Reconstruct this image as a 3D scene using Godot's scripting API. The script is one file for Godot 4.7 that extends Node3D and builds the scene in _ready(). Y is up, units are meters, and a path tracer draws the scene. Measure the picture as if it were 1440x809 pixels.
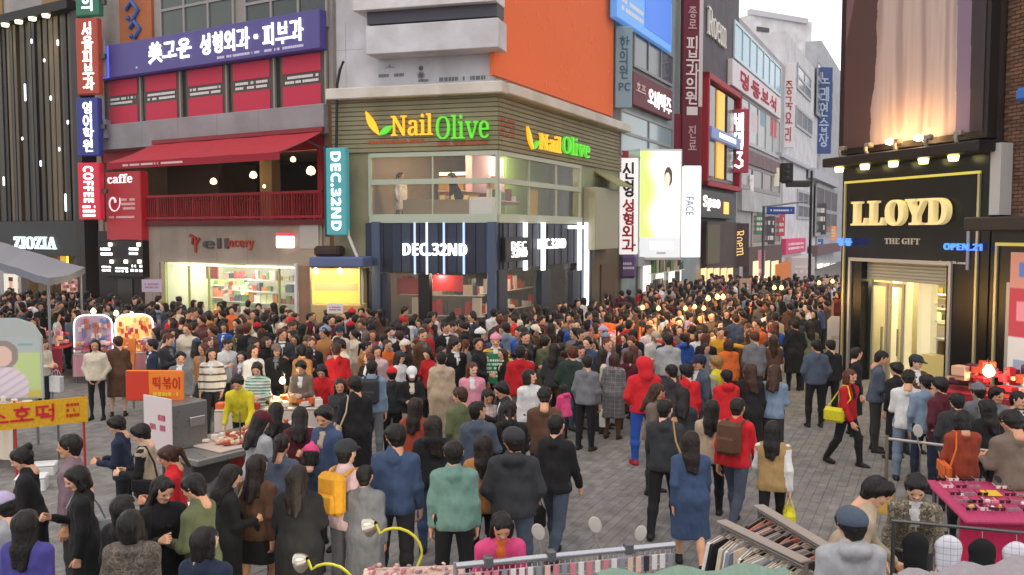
extends Node3D
# A crowded shopping crossing at dusk, seen from a first-floor window.

func _ready() -> void:
	rng.seed = 7
	folds.seed = 3; folds.frequency = .01; folds.fractal_octaves = 2
	var cam := Camera3D.new()
	cam.name = "camera"; cam.position = EYE; cam.rotation.x = -TILT
	cam.fov = rad_to_deg(2.0 * atan(404.5 / FOC)); cam.near = .1; cam.far = 900.0
	add_child(cam); cam.current = true
	var env := Environment.new()
	env.background_mode = Environment.BG_SKY
	var sm := ProceduralSkyMaterial.new()
	sm.sky_top_color = Color("#d2d1d3"); sm.sky_horizon_color = Color("#f7f4f2"); sm.sky_curve = .25
	sm.ground_bottom_color = Color("#5c5b5a"); sm.ground_horizon_color = Color("#8d8b89")
	sm.sky_energy_multiplier = 1.17
	var sky := Sky.new()
	sky.sky_material = sm
	env.sky = sky
	env.tonemap_mode = Environment.TONE_MAPPER_LINEAR; env.tonemap_exposure = 1.42
	env.sdfgi_enabled = true; env.ssao_enabled = true; env.ssil_enabled = true
	env.fog_enabled = true; env.fog_density = .0004; env.fog_light_color = Color("#e6e4ea")
	var we := WorldEnvironment.new()
	we.name = "world"; we.environment = env
	add_child(we)
	var sun := DirectionalLight3D.new()
	sun.name = "sun"; sun.light_energy = .26; sun.light_angular_distance = 25.0; sun.light_color = Color("#fff1e2")
	sun.rotation_degrees = Vector3(-58, -20, 0); sun.shadow_enabled = true
	add_child(sun)
	ground()
	corner_building()
	clinic_building()
	slatted_building()
	street_row()
	jeweller()
	hanging_signs()
	stalls()
	crowd()

# ---------------------------------------------------------------- layout helpers
const FOC := 1250.0
const EYE := Vector3(0, 4.0, 0)
const TILT := 0.0635
var rng := RandomNumberGenerator.new()
var mats := {}
var texs := {}

func ray(px: float, py: float) -> Vector3:      # direction of sight through a point of the survey photograph (1440 x 809)
	var y := -(py - 404.5) / FOC
	return Vector3((px - 720.0) / FOC, y * cos(TILT) - sin(TILT), -y * sin(TILT) - cos(TILT))

func gnd(px: float, py: float, h := 0.0) -> Vector3:   # where that line of sight meets the height h
	var d := ray(px, py)
	return EYE + d * ((h - EYE.y) / d.y)

func at(px: float, py: float, dist: float) -> Vector3:
	var d := ray(px, py)
	return EYE + d * (dist / -d.z)

# ---------------------------------------------------------------- materials
func noise_tex(key: String, freq: float, lo: Color, hi: Color, normal := false, seed_ := 1, oct := 4) -> Texture2D:
	if texs.has(key): return texs[key]
	var n := FastNoiseLite.new()
	n.seed = seed_; n.frequency = freq; n.fractal_octaves = oct
	var t := NoiseTexture2D.new()
	t.width = 256; t.height = 256; t.seamless = true; t.noise = n
	if normal:
		t.as_normal_map = true; t.bump_strength = 6.0
	else:
		var g := Gradient.new()
		g.set_color(0, lo); g.set_color(1, hi)
		t.color_ramp = g
	texs[key] = t
	return t

func mat(col: String, rough := 0.8, metal := 0.0, grain := "") -> StandardMaterial3D:
	var key := "%s/%s/%s/%s" % [col, rough, metal, grain]
	if mats.has(key): return mats[key]
	var m := StandardMaterial3D.new()
	m.albedo_color = Color(col); m.roughness = rough; m.metallic = metal; m.metallic_specular = .4
	if grain == "cloth":
		m.normal_enabled = true; m.normal_texture = noise_tex("clothn", 0.02, Color.BLACK, Color.WHITE, true, 5); m.normal_scale = 0.12
		m.albedo_texture = noise_tex("clotha", 0.03, Color(.88, .88, .88), Color.WHITE, false, 9)
		m.uv1_triplanar = true; m.uv1_scale = Vector3(2.2, 1.5, 2.2)
		m.rim_enabled = true; m.rim = 0.15
	elif grain == "wall":
		m.albedo_texture = noise_tex("walla", 0.012, Color(.82, .81, .79), Color(1, 1, 1), false, 3, 6)
		m.uv1_triplanar = true; m.uv1_world_triplanar = true; m.uv1_scale = Vector3(.2, .15, .2)
		m.normal_enabled = true; m.normal_texture = noise_tex("walln", 0.05, Color.BLACK, Color.WHITE, true, 8); m.normal_scale = 0.12
	elif grain == "stone":
		m.albedo_texture = noise_tex("stonea", 0.03, Color(.74, .74, .74), Color(1, 1, 1), false, 13, 6)
		m.uv1_triplanar = true; m.uv1_world_triplanar = true; m.uv1_scale = Vector3(.35, .35, .35)
	elif grain == "hair":
		m.albedo_texture = noise_tex("haira", 0.04, Color(.55, .5, .47), Color(1, 1, 1), false, 22)
		m.normal_enabled = true; m.normal_texture = noise_tex("hairn", 0.05, Color.BLACK, Color.WHITE, true, 21); m.normal_scale = 0.8
		m.uv1_triplanar = true; m.uv1_scale = Vector3(9, 1.2, 9)
	elif grain == "metal":
		m.roughness_texture = noise_tex("metr", 0.03, Color(.6, .6, .6), Color.WHITE, false, 31)
		m.uv1_triplanar = true; m.uv1_scale = Vector3(1, 1, 1)
	mats[key] = m
	return m

func glow(col: String, e := 1.0, base := "") -> StandardMaterial3D:
	var key := "glow%s/%s/%s" % [col, e, base]
	if mats.has(key): return mats[key]
	var m := StandardMaterial3D.new()
	m.albedo_color = Color(base if base else col); m.roughness = 0.5
	m.emission_enabled = true; m.emission = Color(col); m.emission_energy_multiplier = e
	mats[key] = m
	return m

func glass(col := "#dfe8e6", a := 0.12) -> StandardMaterial3D:
	var key := "glass%s/%s" % [col, a]
	if mats.has(key): return mats[key]
	var m := StandardMaterial3D.new()
	m.albedo_color = Color(Color(col), a); m.roughness = 0.05
	m.transparency = BaseMaterial3D.TRANSPARENCY_ALPHA; m.metallic_specular = .22
	mats[key] = m
	return m

func picture(key: String, w: int, h: int, paint: Callable, lit := 0.0, tri := Vector3.ZERO) -> StandardMaterial3D:   # flat print, painted in code
	if mats.has(key): return mats[key]
	var im := Image.create(w, h, false, Image.FORMAT_RGBA8)
	paint.call(im)
	var m := StandardMaterial3D.new()
	m.albedo_texture = ImageTexture.create_from_image(im); m.roughness = 0.7
	if lit > 0.0:
		m.emission_enabled = true; m.emission = Color.WHITE; m.emission_operator = BaseMaterial3D.EMISSION_OP_MULTIPLY
		m.emission_texture = m.albedo_texture; m.emission_energy_multiplier = lit
	if tri != Vector3.ZERO:
		m.uv1_triplanar = true; m.uv1_scale = tri
	mats[key] = m
	return m

# ---------------------------------------------------------------- mesh builder
class MB:
	var v := PackedVector3Array()
	var n := PackedVector3Array()
	var uv := PackedVector2Array()
	var ix := PackedInt32Array()

	func quad(a: Vector3, b: Vector3, c: Vector3, d: Vector3, nn = null) -> void:   # a b c d run anticlockwise seen from outside
		var k: Vector3 = (b - a).cross(c - a).normalized() if nn == null else nn
		var s := v.size()
		for p in [a, b, c, d]: v.append(p); n.append(k)
		uv.append(Vector2(0, 1)); uv.append(Vector2(1, 1)); uv.append(Vector2(1, 0)); uv.append(Vector2(0, 0))
		for i in [0, 2, 1, 0, 3, 2]: ix.append(s + i)

	func tri(a: Vector3, b: Vector3, c: Vector3) -> void:
		var k := (b - a).cross(c - a).normalized()
		var s := v.size()
		for p in [a, b, c]: v.append(p); n.append(k); uv.append(Vector2.ZERO)
		for i in [0, 2, 1]: ix.append(s + i)

	func box(c: Vector3, s: Vector3, t := Transform3D()) -> void:
		var h := s * 0.5
		var p := []
		for i in 8: p.append(t * (c + Vector3(h.x if i & 1 else -h.x, h.y if i & 2 else -h.y, h.z if i & 4 else -h.z)))
		quad(p[4], p[5], p[7], p[6]); quad(p[1], p[0], p[2], p[3]); quad(p[5], p[1], p[3], p[7])
		quad(p[0], p[4], p[6], p[2]); quad(p[6], p[7], p[3], p[2]); quad(p[0], p[1], p[5], p[4])

	func cbox(c: Vector3, s: Vector3, b: float, t := Transform3D()) -> void:   # a box with chamfered edges
		var h := s * 0.5
		b = minf(b, minf(h.x, minf(h.y, h.z)) * 0.9)
		var i := h - Vector3(b, b, b)
		var f := func(x: float, y: float, z: float) -> Vector3: return t * (c + Vector3(x, y, z))
		for g in [-1.0, 1.0]:
			var a := [f.call(g * h.x, -i.y, -i.z), f.call(g * h.x, i.y, -i.z), f.call(g * h.x, i.y, i.z), f.call(g * h.x, -i.y, i.z)]
			var bb := [f.call(-i.x, g * h.y, -i.z), f.call(-i.x, g * h.y, i.z), f.call(i.x, g * h.y, i.z), f.call(i.x, g * h.y, -i.z)]
			var cc := [f.call(-i.x, -i.y, g * h.z), f.call(i.x, -i.y, g * h.z), f.call(i.x, i.y, g * h.z), f.call(-i.x, i.y, g * h.z)]
			for q in [a, bb, cc]:
				if g > 0: quad(q[0], q[1], q[2], q[3])
				else: quad(q[3], q[2], q[1], q[0])
		for u in [-1.0, 1.0]:
			for w in [-1.0, 1.0]:
				var e := [f.call(-i.x, u * h.y, w * i.z), f.call(i.x, u * h.y, w * i.z), f.call(i.x, u * i.y, w * h.z), f.call(-i.x, u * i.y, w * h.z)]
				var g2 := [f.call(u * h.x, -i.y, w * i.z), f.call(u * h.x, i.y, w * i.z), f.call(u * i.x, i.y, w * h.z), f.call(u * i.x, -i.y, w * h.z)]
				var k := [f.call(u * h.x, w * i.y, -i.z), f.call(u * h.x, w * i.y, i.z), f.call(u * i.x, w * h.y, i.z), f.call(u * i.x, w * h.y, -i.z)]
				if u * w > 0: quad(e[3], e[2], e[1], e[0]); quad(g2[0], g2[1], g2[2], g2[3]); quad(k[3], k[2], k[1], k[0])
				else: quad(e[0], e[1], e[2], e[3]); quad(g2[3], g2[2], g2[1], g2[0]); quad(k[0], k[1], k[2], k[3])
		for x in [-1.0, 1.0]:
			for y in [-1.0, 1.0]:
				for z in [-1.0, 1.0]:
					var p: Vector3 = f.call(x * h.x, y * i.y, z * i.z)
					var q: Vector3 = f.call(x * i.x, y * h.y, z * i.z)
					var r: Vector3 = f.call(x * i.x, y * i.y, z * h.z)
					if x * y * z > 0: tri(p, q, r)
					else: tri(r, q, p)

	func tube(path: Array, r0: float, r1 := -1.0, sides := 8, caps := true) -> void:
		if r1 < 0: r1 = r0
		var s0 := v.size()
		var up := Vector3(0.13, 0.97, 0.2)
		for i in path.size():
			var d: Vector3 = (path[mini(i + 1, path.size() - 1)] - path[maxi(i - 1, 0)]).normalized()
			if absf(d.dot(up)) > 0.95: up = Vector3(0.97, 0.1, 0.2)
			var x := d.cross(up).normalized()
			var y := x.cross(d).normalized()
			var r := lerpf(r0, r1, float(i) / maxf(path.size() - 1, 1))
			for k in sides:
				var a := TAU * k / sides
				var o := x * cos(a) + y * sin(a)
				v.append(path[i] + o * r); n.append(o); uv.append(Vector2(float(k) / sides, i))
		for i in path.size() - 1:
			for k in sides:
				var a := s0 + i * sides + k
				var b := s0 + i * sides + (k + 1) % sides
				for j in [a, b, a + sides, b, b + sides, a + sides]: ix.append(j)
		if caps:
			for e in [0, path.size() - 1]:
				var d2: Vector3 = (path[1] - path[0]).normalized() * -1.0 if e == 0 else (path[e] - path[e - 1]).normalized()
				var s := v.size()
				v.append(path[e]); n.append(d2); uv.append(Vector2.ZERO)
				for k in sides: v.append(v[s0 + e * sides + k]); n.append(d2); uv.append(Vector2.ZERO)
				for k in sides:
					var a := s + 1 + k
					var b := s + 1 + (k + 1) % sides
					if e == 0:
						for j in [s, b, a]: ix.append(j)
					else:
						for j in [s, a, b]: ix.append(j)

	func lathe(prof: Array, t := Transform3D(), sides := 14) -> void:   # Vector2(radius, height) from bottom to top
		var s0 := v.size()
		for i in prof.size():
			var d: Vector2 = prof[mini(i + 1, prof.size() - 1)] - prof[maxi(i - 1, 0)]
			for k in sides:
				var a := TAU * k / sides
				var nn := Vector3(cos(a) * d.y, -d.x, sin(a) * d.y).normalized()
				v.append(t * Vector3(cos(a) * prof[i].x, prof[i].y, sin(a) * prof[i].x)); n.append((t.basis * nn).normalized()); uv.append(Vector2(float(k) / sides, i))
		for i in prof.size() - 1:
			for k in sides:
				var a := s0 + i * sides + k
				var b := s0 + i * sides + (k + 1) % sides
				for j in [a, b, a + sides, b, b + sides, a + sides]: ix.append(j)

	func slab(poly: PackedVector2Array, z0: float, z1: float, t := Transform3D()) -> void:   # an outline pulled out along z
		if Geometry2D.is_polygon_clockwise(poly): poly.reverse()
		var tr := Geometry2D.triangulate_polygon(poly)
		for i in range(0, tr.size(), 3):
			var a := poly[tr[i]]
			var b := poly[tr[i + 1]]
			var c := poly[tr[i + 2]]
			if (b - a).cross(c - a) < 0:
				var q := b; b = c; c = q
			tri(t * Vector3(a.x, a.y, z1), t * Vector3(b.x, b.y, z1), t * Vector3(c.x, c.y, z1))
			tri(t * Vector3(c.x, c.y, z0), t * Vector3(b.x, b.y, z0), t * Vector3(a.x, a.y, z0))
		for i in poly.size():
			var a := poly[i]
			var b := poly[(i + 1) % poly.size()]
			quad(t * Vector3(a.x, a.y, z0), t * Vector3(b.x, b.y, z0), t * Vector3(b.x, b.y, z1), t * Vector3(a.x, a.y, z1))

	func mesh() -> ArrayMesh:
		var m := ArrayMesh.new()
		var a := []
		a.resize(Mesh.ARRAY_MAX)
		a[Mesh.ARRAY_VERTEX] = v; a[Mesh.ARRAY_NORMAL] = n; a[Mesh.ARRAY_TEX_UV] = uv; a[Mesh.ARRAY_INDEX] = ix
		if v.size(): m.add_surface_from_arrays(Mesh.PRIMITIVE_TRIANGLES, a)
		return m

# ---------------------------------------------------------------- scene graph
func put(parent: Node, called: String, mesh: Mesh, m: Material, xf := Transform3D()) -> MeshInstance3D:
	var o := MeshInstance3D.new()
	o.name = called; o.mesh = mesh; o.transform = xf
	if m: o.material_override = m
	parent.add_child(o, true)
	return o

func thing(called: String, label: String, category: String, where := Vector3.ZERO, turn := 0.0, group := "") -> Node3D:
	var o := Node3D.new()
	o.name = called; o.position = where; o.rotation.y = turn
	tag(o, label, category, group)
	add_child(o, true)
	return o

func tag(o: Node, label: String, category: String, group := "") -> void:
	o.set_meta("label", label); o.set_meta("category", category)
	if group: o.set_meta("group", group)

func struct(o: Node) -> Node:
	o.set_meta("kind", "structure")
	return o

func lamp(called: String, where: Vector3, col: String, e: float, size := 0.1, parent: Node = self) -> void:
	var l := OmniLight3D.new()
	l.name = called; l.light_color = Color(col); l.light_energy = e; l.light_size = size
	l.omni_range = 30; l.omni_attenuation = 2.0; l.shadow_enabled = true
	parent.add_child(l, true)
	l.global_position = where

# ---------------------------------------------------------------- building fronts
# A front is an upright plane from the ground point o along r, facing n. Its parts are laid out in (along, up, out).
func front(node: Node3D, px0: float, d0: float, px1: float, d1: float) -> Dictionary:
	var a := Vector3((px0 - 720) / FOC * d0, 0, -d0)
	var b := Vector3((px1 - 720) / FOC * d1, 0, -d1)
	return front_between(node, a, b)

func front_between(node: Node3D, a: Vector3, b: Vector3) -> Dictionary:
	var r := (b - a).normalized()
	var n := r.cross(Vector3.UP)
	if node.position == Vector3.ZERO: node.position = a
	return {"node": node, "o": a, "r": r, "n": n, "len": a.distance_to(b), "xf": Transform3D(Basis(r, Vector3.UP, n), a - node.position)}

func uv(f: Dictionary, px: float, py: float, out := 0.0) -> Vector2:
	var d := ray(px, py)
	var o: Vector3 = f.o + f.n * out
	var t: float = (o - EYE).dot(f.n) / d.dot(f.n)
	var p: Vector3 = EYE + d * t - f.o
	return Vector2(p.dot(f.r), p.y)

func rect(f: Dictionary, x0: float, y0: float, x1: float, y1: float, w: float) -> Array:   # [upper left, lower right]; on fronts that run away, both heights are read at the left edge
	var a := uv(f, x0, y0, w)
	var c := uv(f, x1, y1, w)
	if f.get("edge", false): c.y = uv(f, x0, y1, w).y
	return [a, c]

func part(f: Dictionary, called: String, mesh: Mesh, m: Material, parent = null) -> MeshInstance3D:
	if parent == null: return put(f.node, called, mesh, m, f.xf)
	return put(parent, called, mesh, m)

func fbox(f: Dictionary, called: String, m: Material, u0: float, v0: float, u1: float, v1: float, w0: float, w1: float, parent = null, bevel := 0.0) -> MeshInstance3D:
	var b := MB.new()
	var c := Vector3((u0 + u1) / 2, (v0 + v1) / 2, (w0 + w1) / 2)
	var s := Vector3(absf(u1 - u0), absf(v1 - v0), absf(w1 - w0))
	if bevel > 0: b.cbox(c, s, bevel)
	else: b.box(c, s)
	return part(f, called, b.mesh(), m, parent)

func pbox(f: Dictionary, called: String, m: Material, x0: float, y0: float, x1: float, y1: float, w0: float, w1: float, parent = null, bevel := 0.0) -> MeshInstance3D:   # the same from two opposite corners in the photograph
	var rc := rect(f, x0, y0, x1, y1, w1)
	var a: Vector2 = rc[0]
	var c: Vector2 = rc[1]
	return fbox(f, called, m, a.x, c.y, c.x, a.y, w0, w1, parent, bevel)

func window(f: Dictionary, x0: float, y0: float, x1: float, y1: float, cols: int, rows: int, fm: Material, gm: Material, w := 0.0, bar := 0.07) -> MeshInstance3D:
	var rc := rect(f, x0, y0, x1, y1, w)
	var a: Vector2 = rc[0]
	var c: Vector2 = rc[1]
	return fwindow(f, a.x, c.y, c.x, a.y, cols, rows, fm, gm, w, bar)

func fwindow(f: Dictionary, u0: float, v0: float, u1: float, v1: float, cols: int, rows: int, fm: Material, gm: Material, w := 0.0, bar := 0.07) -> MeshInstance3D:
	var b := MB.new()
	var o := w + 0.06
	var mid := w + 0.02
	for i in cols + 1: b.box(Vector3(lerpf(u0, u1, float(i) / cols), (v0 + v1) / 2, mid), Vector3(bar, v1 - v0 + bar, 0.1))
	for i in rows + 1: b.box(Vector3((u0 + u1) / 2, lerpf(v0, v1, float(i) / rows), mid), Vector3(u1 - u0 - bar, bar, 0.094))
	var fr := part(f, "window", b.mesh(), fm)
	for i in cols:
		for k in rows:
			var p := MB.new()
			var pu := (u1 - u0) / cols
			var pv := (v1 - v0) / rows
			p.box(Vector3(u0 + pu * (i + .5), v0 + pv * (k + .5), w + 0.012), Vector3(pu - bar, pv - bar, 0.02))
			put(fr, "pane", p.mesh(), gm)
	return fr

var fonts := {}
func letters(s: String, font: String, bold: bool, depth: float, w: float, h: float) -> Array:   # a text mesh and the transform that fits it into w x h round the origin
	var key := font + str(bold)
	if not fonts.has(key):
		var fo := SystemFont.new()
		fo.font_names = PackedStringArray([font])
		if bold: fo.font_weight = 700
		fonts[key] = fo
	var t := TextMesh.new()
	t.font = fonts[key]; t.text = s; t.font_size = 64; t.pixel_size = 0.01; t.depth = 0.1; t.curve_step = 2.0
	var bb := t.get_aabb()
	var sc := Vector3(w / maxf(bb.size.x, .01), h / maxf(bb.size.y, .01), depth / 0.1)
	var c := bb.get_center()
	return [t, Transform3D(Basis.from_scale(sc), -Vector3(c.x * sc.x, c.y * sc.y, c.z * sc.z))]

func ptext(f: Dictionary, called: String, s: String, m: Material, x0: float, y0: float, x1: float, y1: float, w: float, depth := 0.03, font := "Droid Sans", bold := true, parent = null) -> MeshInstance3D:
	var rc := rect(f, x0, y0, x1, y1, w)
	var a: Vector2 = rc[0]
	var c: Vector2 = rc[1]
	return ftext(f, called, s, m, (a + c) / 2, c.x - a.x, a.y - c.y, w, depth, font, bold, parent)

func ftext(f: Dictionary, called: String, s: String, m: Material, c: Vector2, w_: float, h_: float, w: float, depth := 0.03, font := "Droid Sans", bold := true, parent = null) -> MeshInstance3D:
	var t := letters(s, font, bold, depth, w_, h_)
	var x: Transform3D = Transform3D(Basis(), Vector3(c.x, c.y, w + depth / 2)) * t[1]
	if parent == null: return put(f.node, called, t[0], m, f.xf * x)
	return put(parent, called, t[0], m, x)

# ---------------------------------------------------------------- Korean lettering, drawn stroke by stroke
const CONS := {
	"ㄱ": [[.08, .85, .88, .85, .8, .1]], "ㄲ": [[.05, .85, .45, .85, .4, .1], [.53, .85, .95, .85, .9, .1]], "ㄴ": [[.12, .9, .12, .12, .92, .12]], "ㄷ": [[.9, .86, .12, .86, .12, .12, .92, .12]],
	"ㄸ": [[.46, .86, .06, .86, .06, .12, .48, .12], [.95, .86, .55, .86, .55, .12, .97, .12]], "ㄹ": [[.1, .9, .88, .9, .88, .5, .12, .5, .12, .1, .92, .1]], "ㅁ": [[.12, .88, .88, .88, .88, .12, .12, .12, .12, .88]],
	"ㅂ": [[.14, .92, .14, .1, .86, .1, .86, .92], [.14, .52, .86, .52]], "ㅃ": [[.05, .92, .05, .1, .45, .1, .45, .92], [.55, .92, .55, .1, .95, .1, .95, .92]], "ㅅ": [[.5, .92, .42, .5, .06, .1], [.48, .6, .94, .1]],
	"ㅆ": [[.28, .9, .02, .1], [.26, .55, .48, .1], [.74, .9, .5, .1], [.72, .55, .98, .1]], "ㅇ": ["o"], "ㅈ": [[.08, .86, .92, .86], [.5, .86, .06, .1], [.5, .6, .94, .1]], "ㅉ": [[.04, .86, .96, .86], [.3, .86, .04, .1], [.7, .86, .96, .1]],
	"ㅊ": [[.5, 1, .5, .84], [.08, .76, .92, .76], [.5, .76, .06, .08], [.5, .52, .94, .08]], "ㅋ": [[.08, .88, .88, .88, .8, .08], [.1, .5, .84, .5]], "ㅌ": [[.9, .9, .12, .9, .12, .1, .92, .1], [.12, .5, .86, .5]],
	"ㅍ": [[.06, .86, .94, .86], [.32, .86, .32, .14], [.68, .86, .68, .14], [.04, .12, .96, .12]], "ㅎ": [[.5, 1, .5, .86], [.08, .76, .92, .76], "h"]}
const LEAD := "ㄱㄲㄴㄷㄸㄹㅁㅂㅃㅅㅆㅇㅈㅉㅊㅋㅌㅍㅎ"
const TAIL := " ㄱㄲㅅㄴㅈㅎㄷㄹㄱㅁㅂㅅㅌㅍㅎㅁㅂㅅㅅㅆㅇㅈㅊㅋㅌㅍㅎ"
# vowels: upright ones by (arms left, arms right, bars); flat ones by (arms up, arms down)
const VOW := [[0, 1, 1], [0, 1, 2], [0, 2, 1], [0, 2, 2], [1, 0, 1], [1, 0, 2], [2, 0, 1], [2, 0, 2], [1, 0], [1, 0, 0, 1, 1], [1, 0, 0, 1, 2], [1, 0, 0, 0, 1], [2, 0], [0, 1], [0, 1, 1, 0, 1], [0, 1, 1, 0, 2], [0, 1, 0, 0, 1], [0, 2], [0, 0], [0, 0, 0, 0, 1], [0, 0, 1]]

func strokes(ch: String) -> Array:      # polylines in a unit square
	var out := []
	var code := ch.unicode_at(0)
	if ch == "美":
		return [[.3, 1, .38, .88], [.7, 1, .62, .88], [.12, .84, .88, .84], [.18, .7, .82, .7], [.08, .56, .92, .56], [.5, .84, .5, .4], [.06, .38, .94, .38], [.5, .4, .4, .2, .06, .02], [.52, .36, .94, .02]]
	if ch == "·": return [[.44, .44, .56, .44], [.44, .5, .56, .5], [.44, .56, .56, .56]]
	if ch == "3": return [[.2, .92, .75, .92, .5, .58, .8, .42, .8, .15, .5, .04, .18, .14]]
	if code < 0xAC00: return out
	code -= 0xAC00
	var vo: Array = VOW[(code % 588) / 28]
	var tl := code % 28
	var lo := 0.36 if tl else 0.0
	var box := Rect2(0.02, lo, .56, 1 - lo)
	if vo.size() == 2: box = Rect2(.12, lo + (1 - lo) * .42, .76, (1 - lo) * .58)
	elif vo.size() == 5: box = Rect2(.02, lo + (1 - lo) * .42, .54, (1 - lo) * .58)
	_jamo(out, LEAD[code / 588], box)
	if vo.size() != 3:
		var y := lo + (1 - lo) * .2
		var x1 := .98 if vo.size() == 2 else .64
		out.append([.02, y, x1, y])
		for k in vo[0]: out.append([lerpf(.02, x1, (k + 1.0) / (vo[0] + 1)), y, lerpf(.02, x1, (k + 1.0) / (vo[0] + 1)), y + .2 * (1 - lo)])
		for k in vo[1]: out.append([lerpf(.02, x1, (k + 1.0) / (vo[1] + 1)), y, lerpf(.02, x1, (k + 1.0) / (vo[1] + 1)), y - .2 * (1 - lo)])
	if vo.size() != 2:
		var w: Array = vo.slice(vo.size() - 3)
		var x := .8 if w[2] == 1 else .72
		for k in w[2]: out.append([x + k * .2, 1, x + k * .2, lo + .02])
		for k in w[0]: out.append([x - .16, lo + (1 - lo) * (k + 1.0) / (w[0] + 1), x, lo + (1 - lo) * (k + 1.0) / (w[0] + 1)])
		for k in w[1]: out.append([x, lo + (1 - lo) * (k + 1.0) / (w[1] + 1), x + .18, lo + (1 - lo) * (k + 1.0) / (w[1] + 1)])
	if tl: _jamo(out, TAIL[tl], Rect2(.2, 0, .68, .33))
	return out

func _jamo(out: Array, j: String, b: Rect2) -> void:
	for s in CONS.get(j, []):
		var line := []
		if s is String:
			var c := Vector2(.5, .5) if s == "o" else Vector2(.5, .32)
			var r := Vector2(.4, .4) if s == "o" else Vector2(.3, .28)
			for k in 11: line.append_array([c.x + cos(TAU * k / 10) * r.x, c.y + sin(TAU * k / 10) * r.y])
		else: line = s.duplicate()
		for k in range(0, line.size(), 2):
			line[k] = b.position.x + line[k] * b.size.x
			line[k + 1] = b.position.y + line[k + 1] * b.size.y
		out.append(line)

func korean(s: String, w: float, h: float, depth: float, down := false, weight := 0.13) -> ArrayMesh:   # centred on the origin, inside w x h
	var b := MB.new()
	var n := s.length()
	var step := h / n if down else w / n
	for i in n:
		var gw := (w if down else step) * .88
		var gh := (step if down else h) * .88
		var o := Vector2(-gw / 2, h / 2 - (i + .5) * step - gh / 2) if down else Vector2(-w / 2 + (i + .5) * step - gw / 2, -gh / 2)
		var th := minf(gw, gh) * weight
		for l in strokes(s[i]):
			for k in range(0, l.size() - 2, 2):
				var p := o + Vector2(l[k] * gw, l[k + 1] * gh)
				var q := o + Vector2(l[k + 2] * gw, l[k + 3] * gh)
				var d := q - p
				if d.length() < .001: continue
				b.box(Vector3.ZERO, Vector3(d.length() + th, th, depth * (1.0 + .02 * (k % 4))), Transform3D(Basis(Vector3.BACK, d.angle()), Vector3((p.x + q.x) / 2, (p.y + q.y) / 2, depth / 2)))
	return b.mesh()

func pkorean(f: Dictionary, called: String, s: String, m: Material, x0: float, y0: float, x1: float, y1: float, w: float, depth := 0.03, down := false, parent = null, weight := .13) -> MeshInstance3D:
	var rc := rect(f, x0, y0, x1, y1, w)
	var a: Vector2 = rc[0]
	var c: Vector2 = rc[1]
	var x := Transform3D(Basis(), Vector3((a.x + c.x) / 2, (a.y + c.y) / 2, w))
	var me := korean(s, absf(c.x - a.x), absf(a.y - c.y), depth, down, weight)
	if parent == null: return put(f.node, called, me, m, f.xf * x)
	return put(parent, called, me, m, x)

func scribble(w: float, h: float, depth: float, rows: int, seed_ := 1) -> ArrayMesh:   # print too small to read: short raised dashes in rows
	var r := RandomNumberGenerator.new()
	r.seed = seed_
	var b := MB.new()
	for k in rows:
		var y := h / 2 - (k + .5) * h / rows
		var x := -w / 2
		while x < w / 2:
			var l := minf(r.randf_range(.25, .8) * h / rows, w / 2 - x)
			if r.randf() < .85: b.box(Vector3(x + l / 2, y, depth / 2), Vector3(l * .8, h / rows * .55, depth))
			x += l
	return b.mesh()

func pscribble(f: Dictionary, m: Material, x0: float, y0: float, x1: float, y1: float, w: float, rows := 1, parent = null, seed_ := 1) -> MeshInstance3D:
	var rc := rect(f, x0, y0, x1, y1, w)
	var a: Vector2 = rc[0]
	var c: Vector2 = rc[1]
	var x := Transform3D(Basis(), Vector3((a.x + c.x) / 2, (a.y + c.y) / 2, w))
	var me := scribble(absf(c.x - a.x), absf(a.y - c.y), .012, rows, seed_)
	if parent == null: return put(f.node, "lettering", me, m, f.xf * x)
	return put(parent, "lettering", me, m, x)
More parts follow.
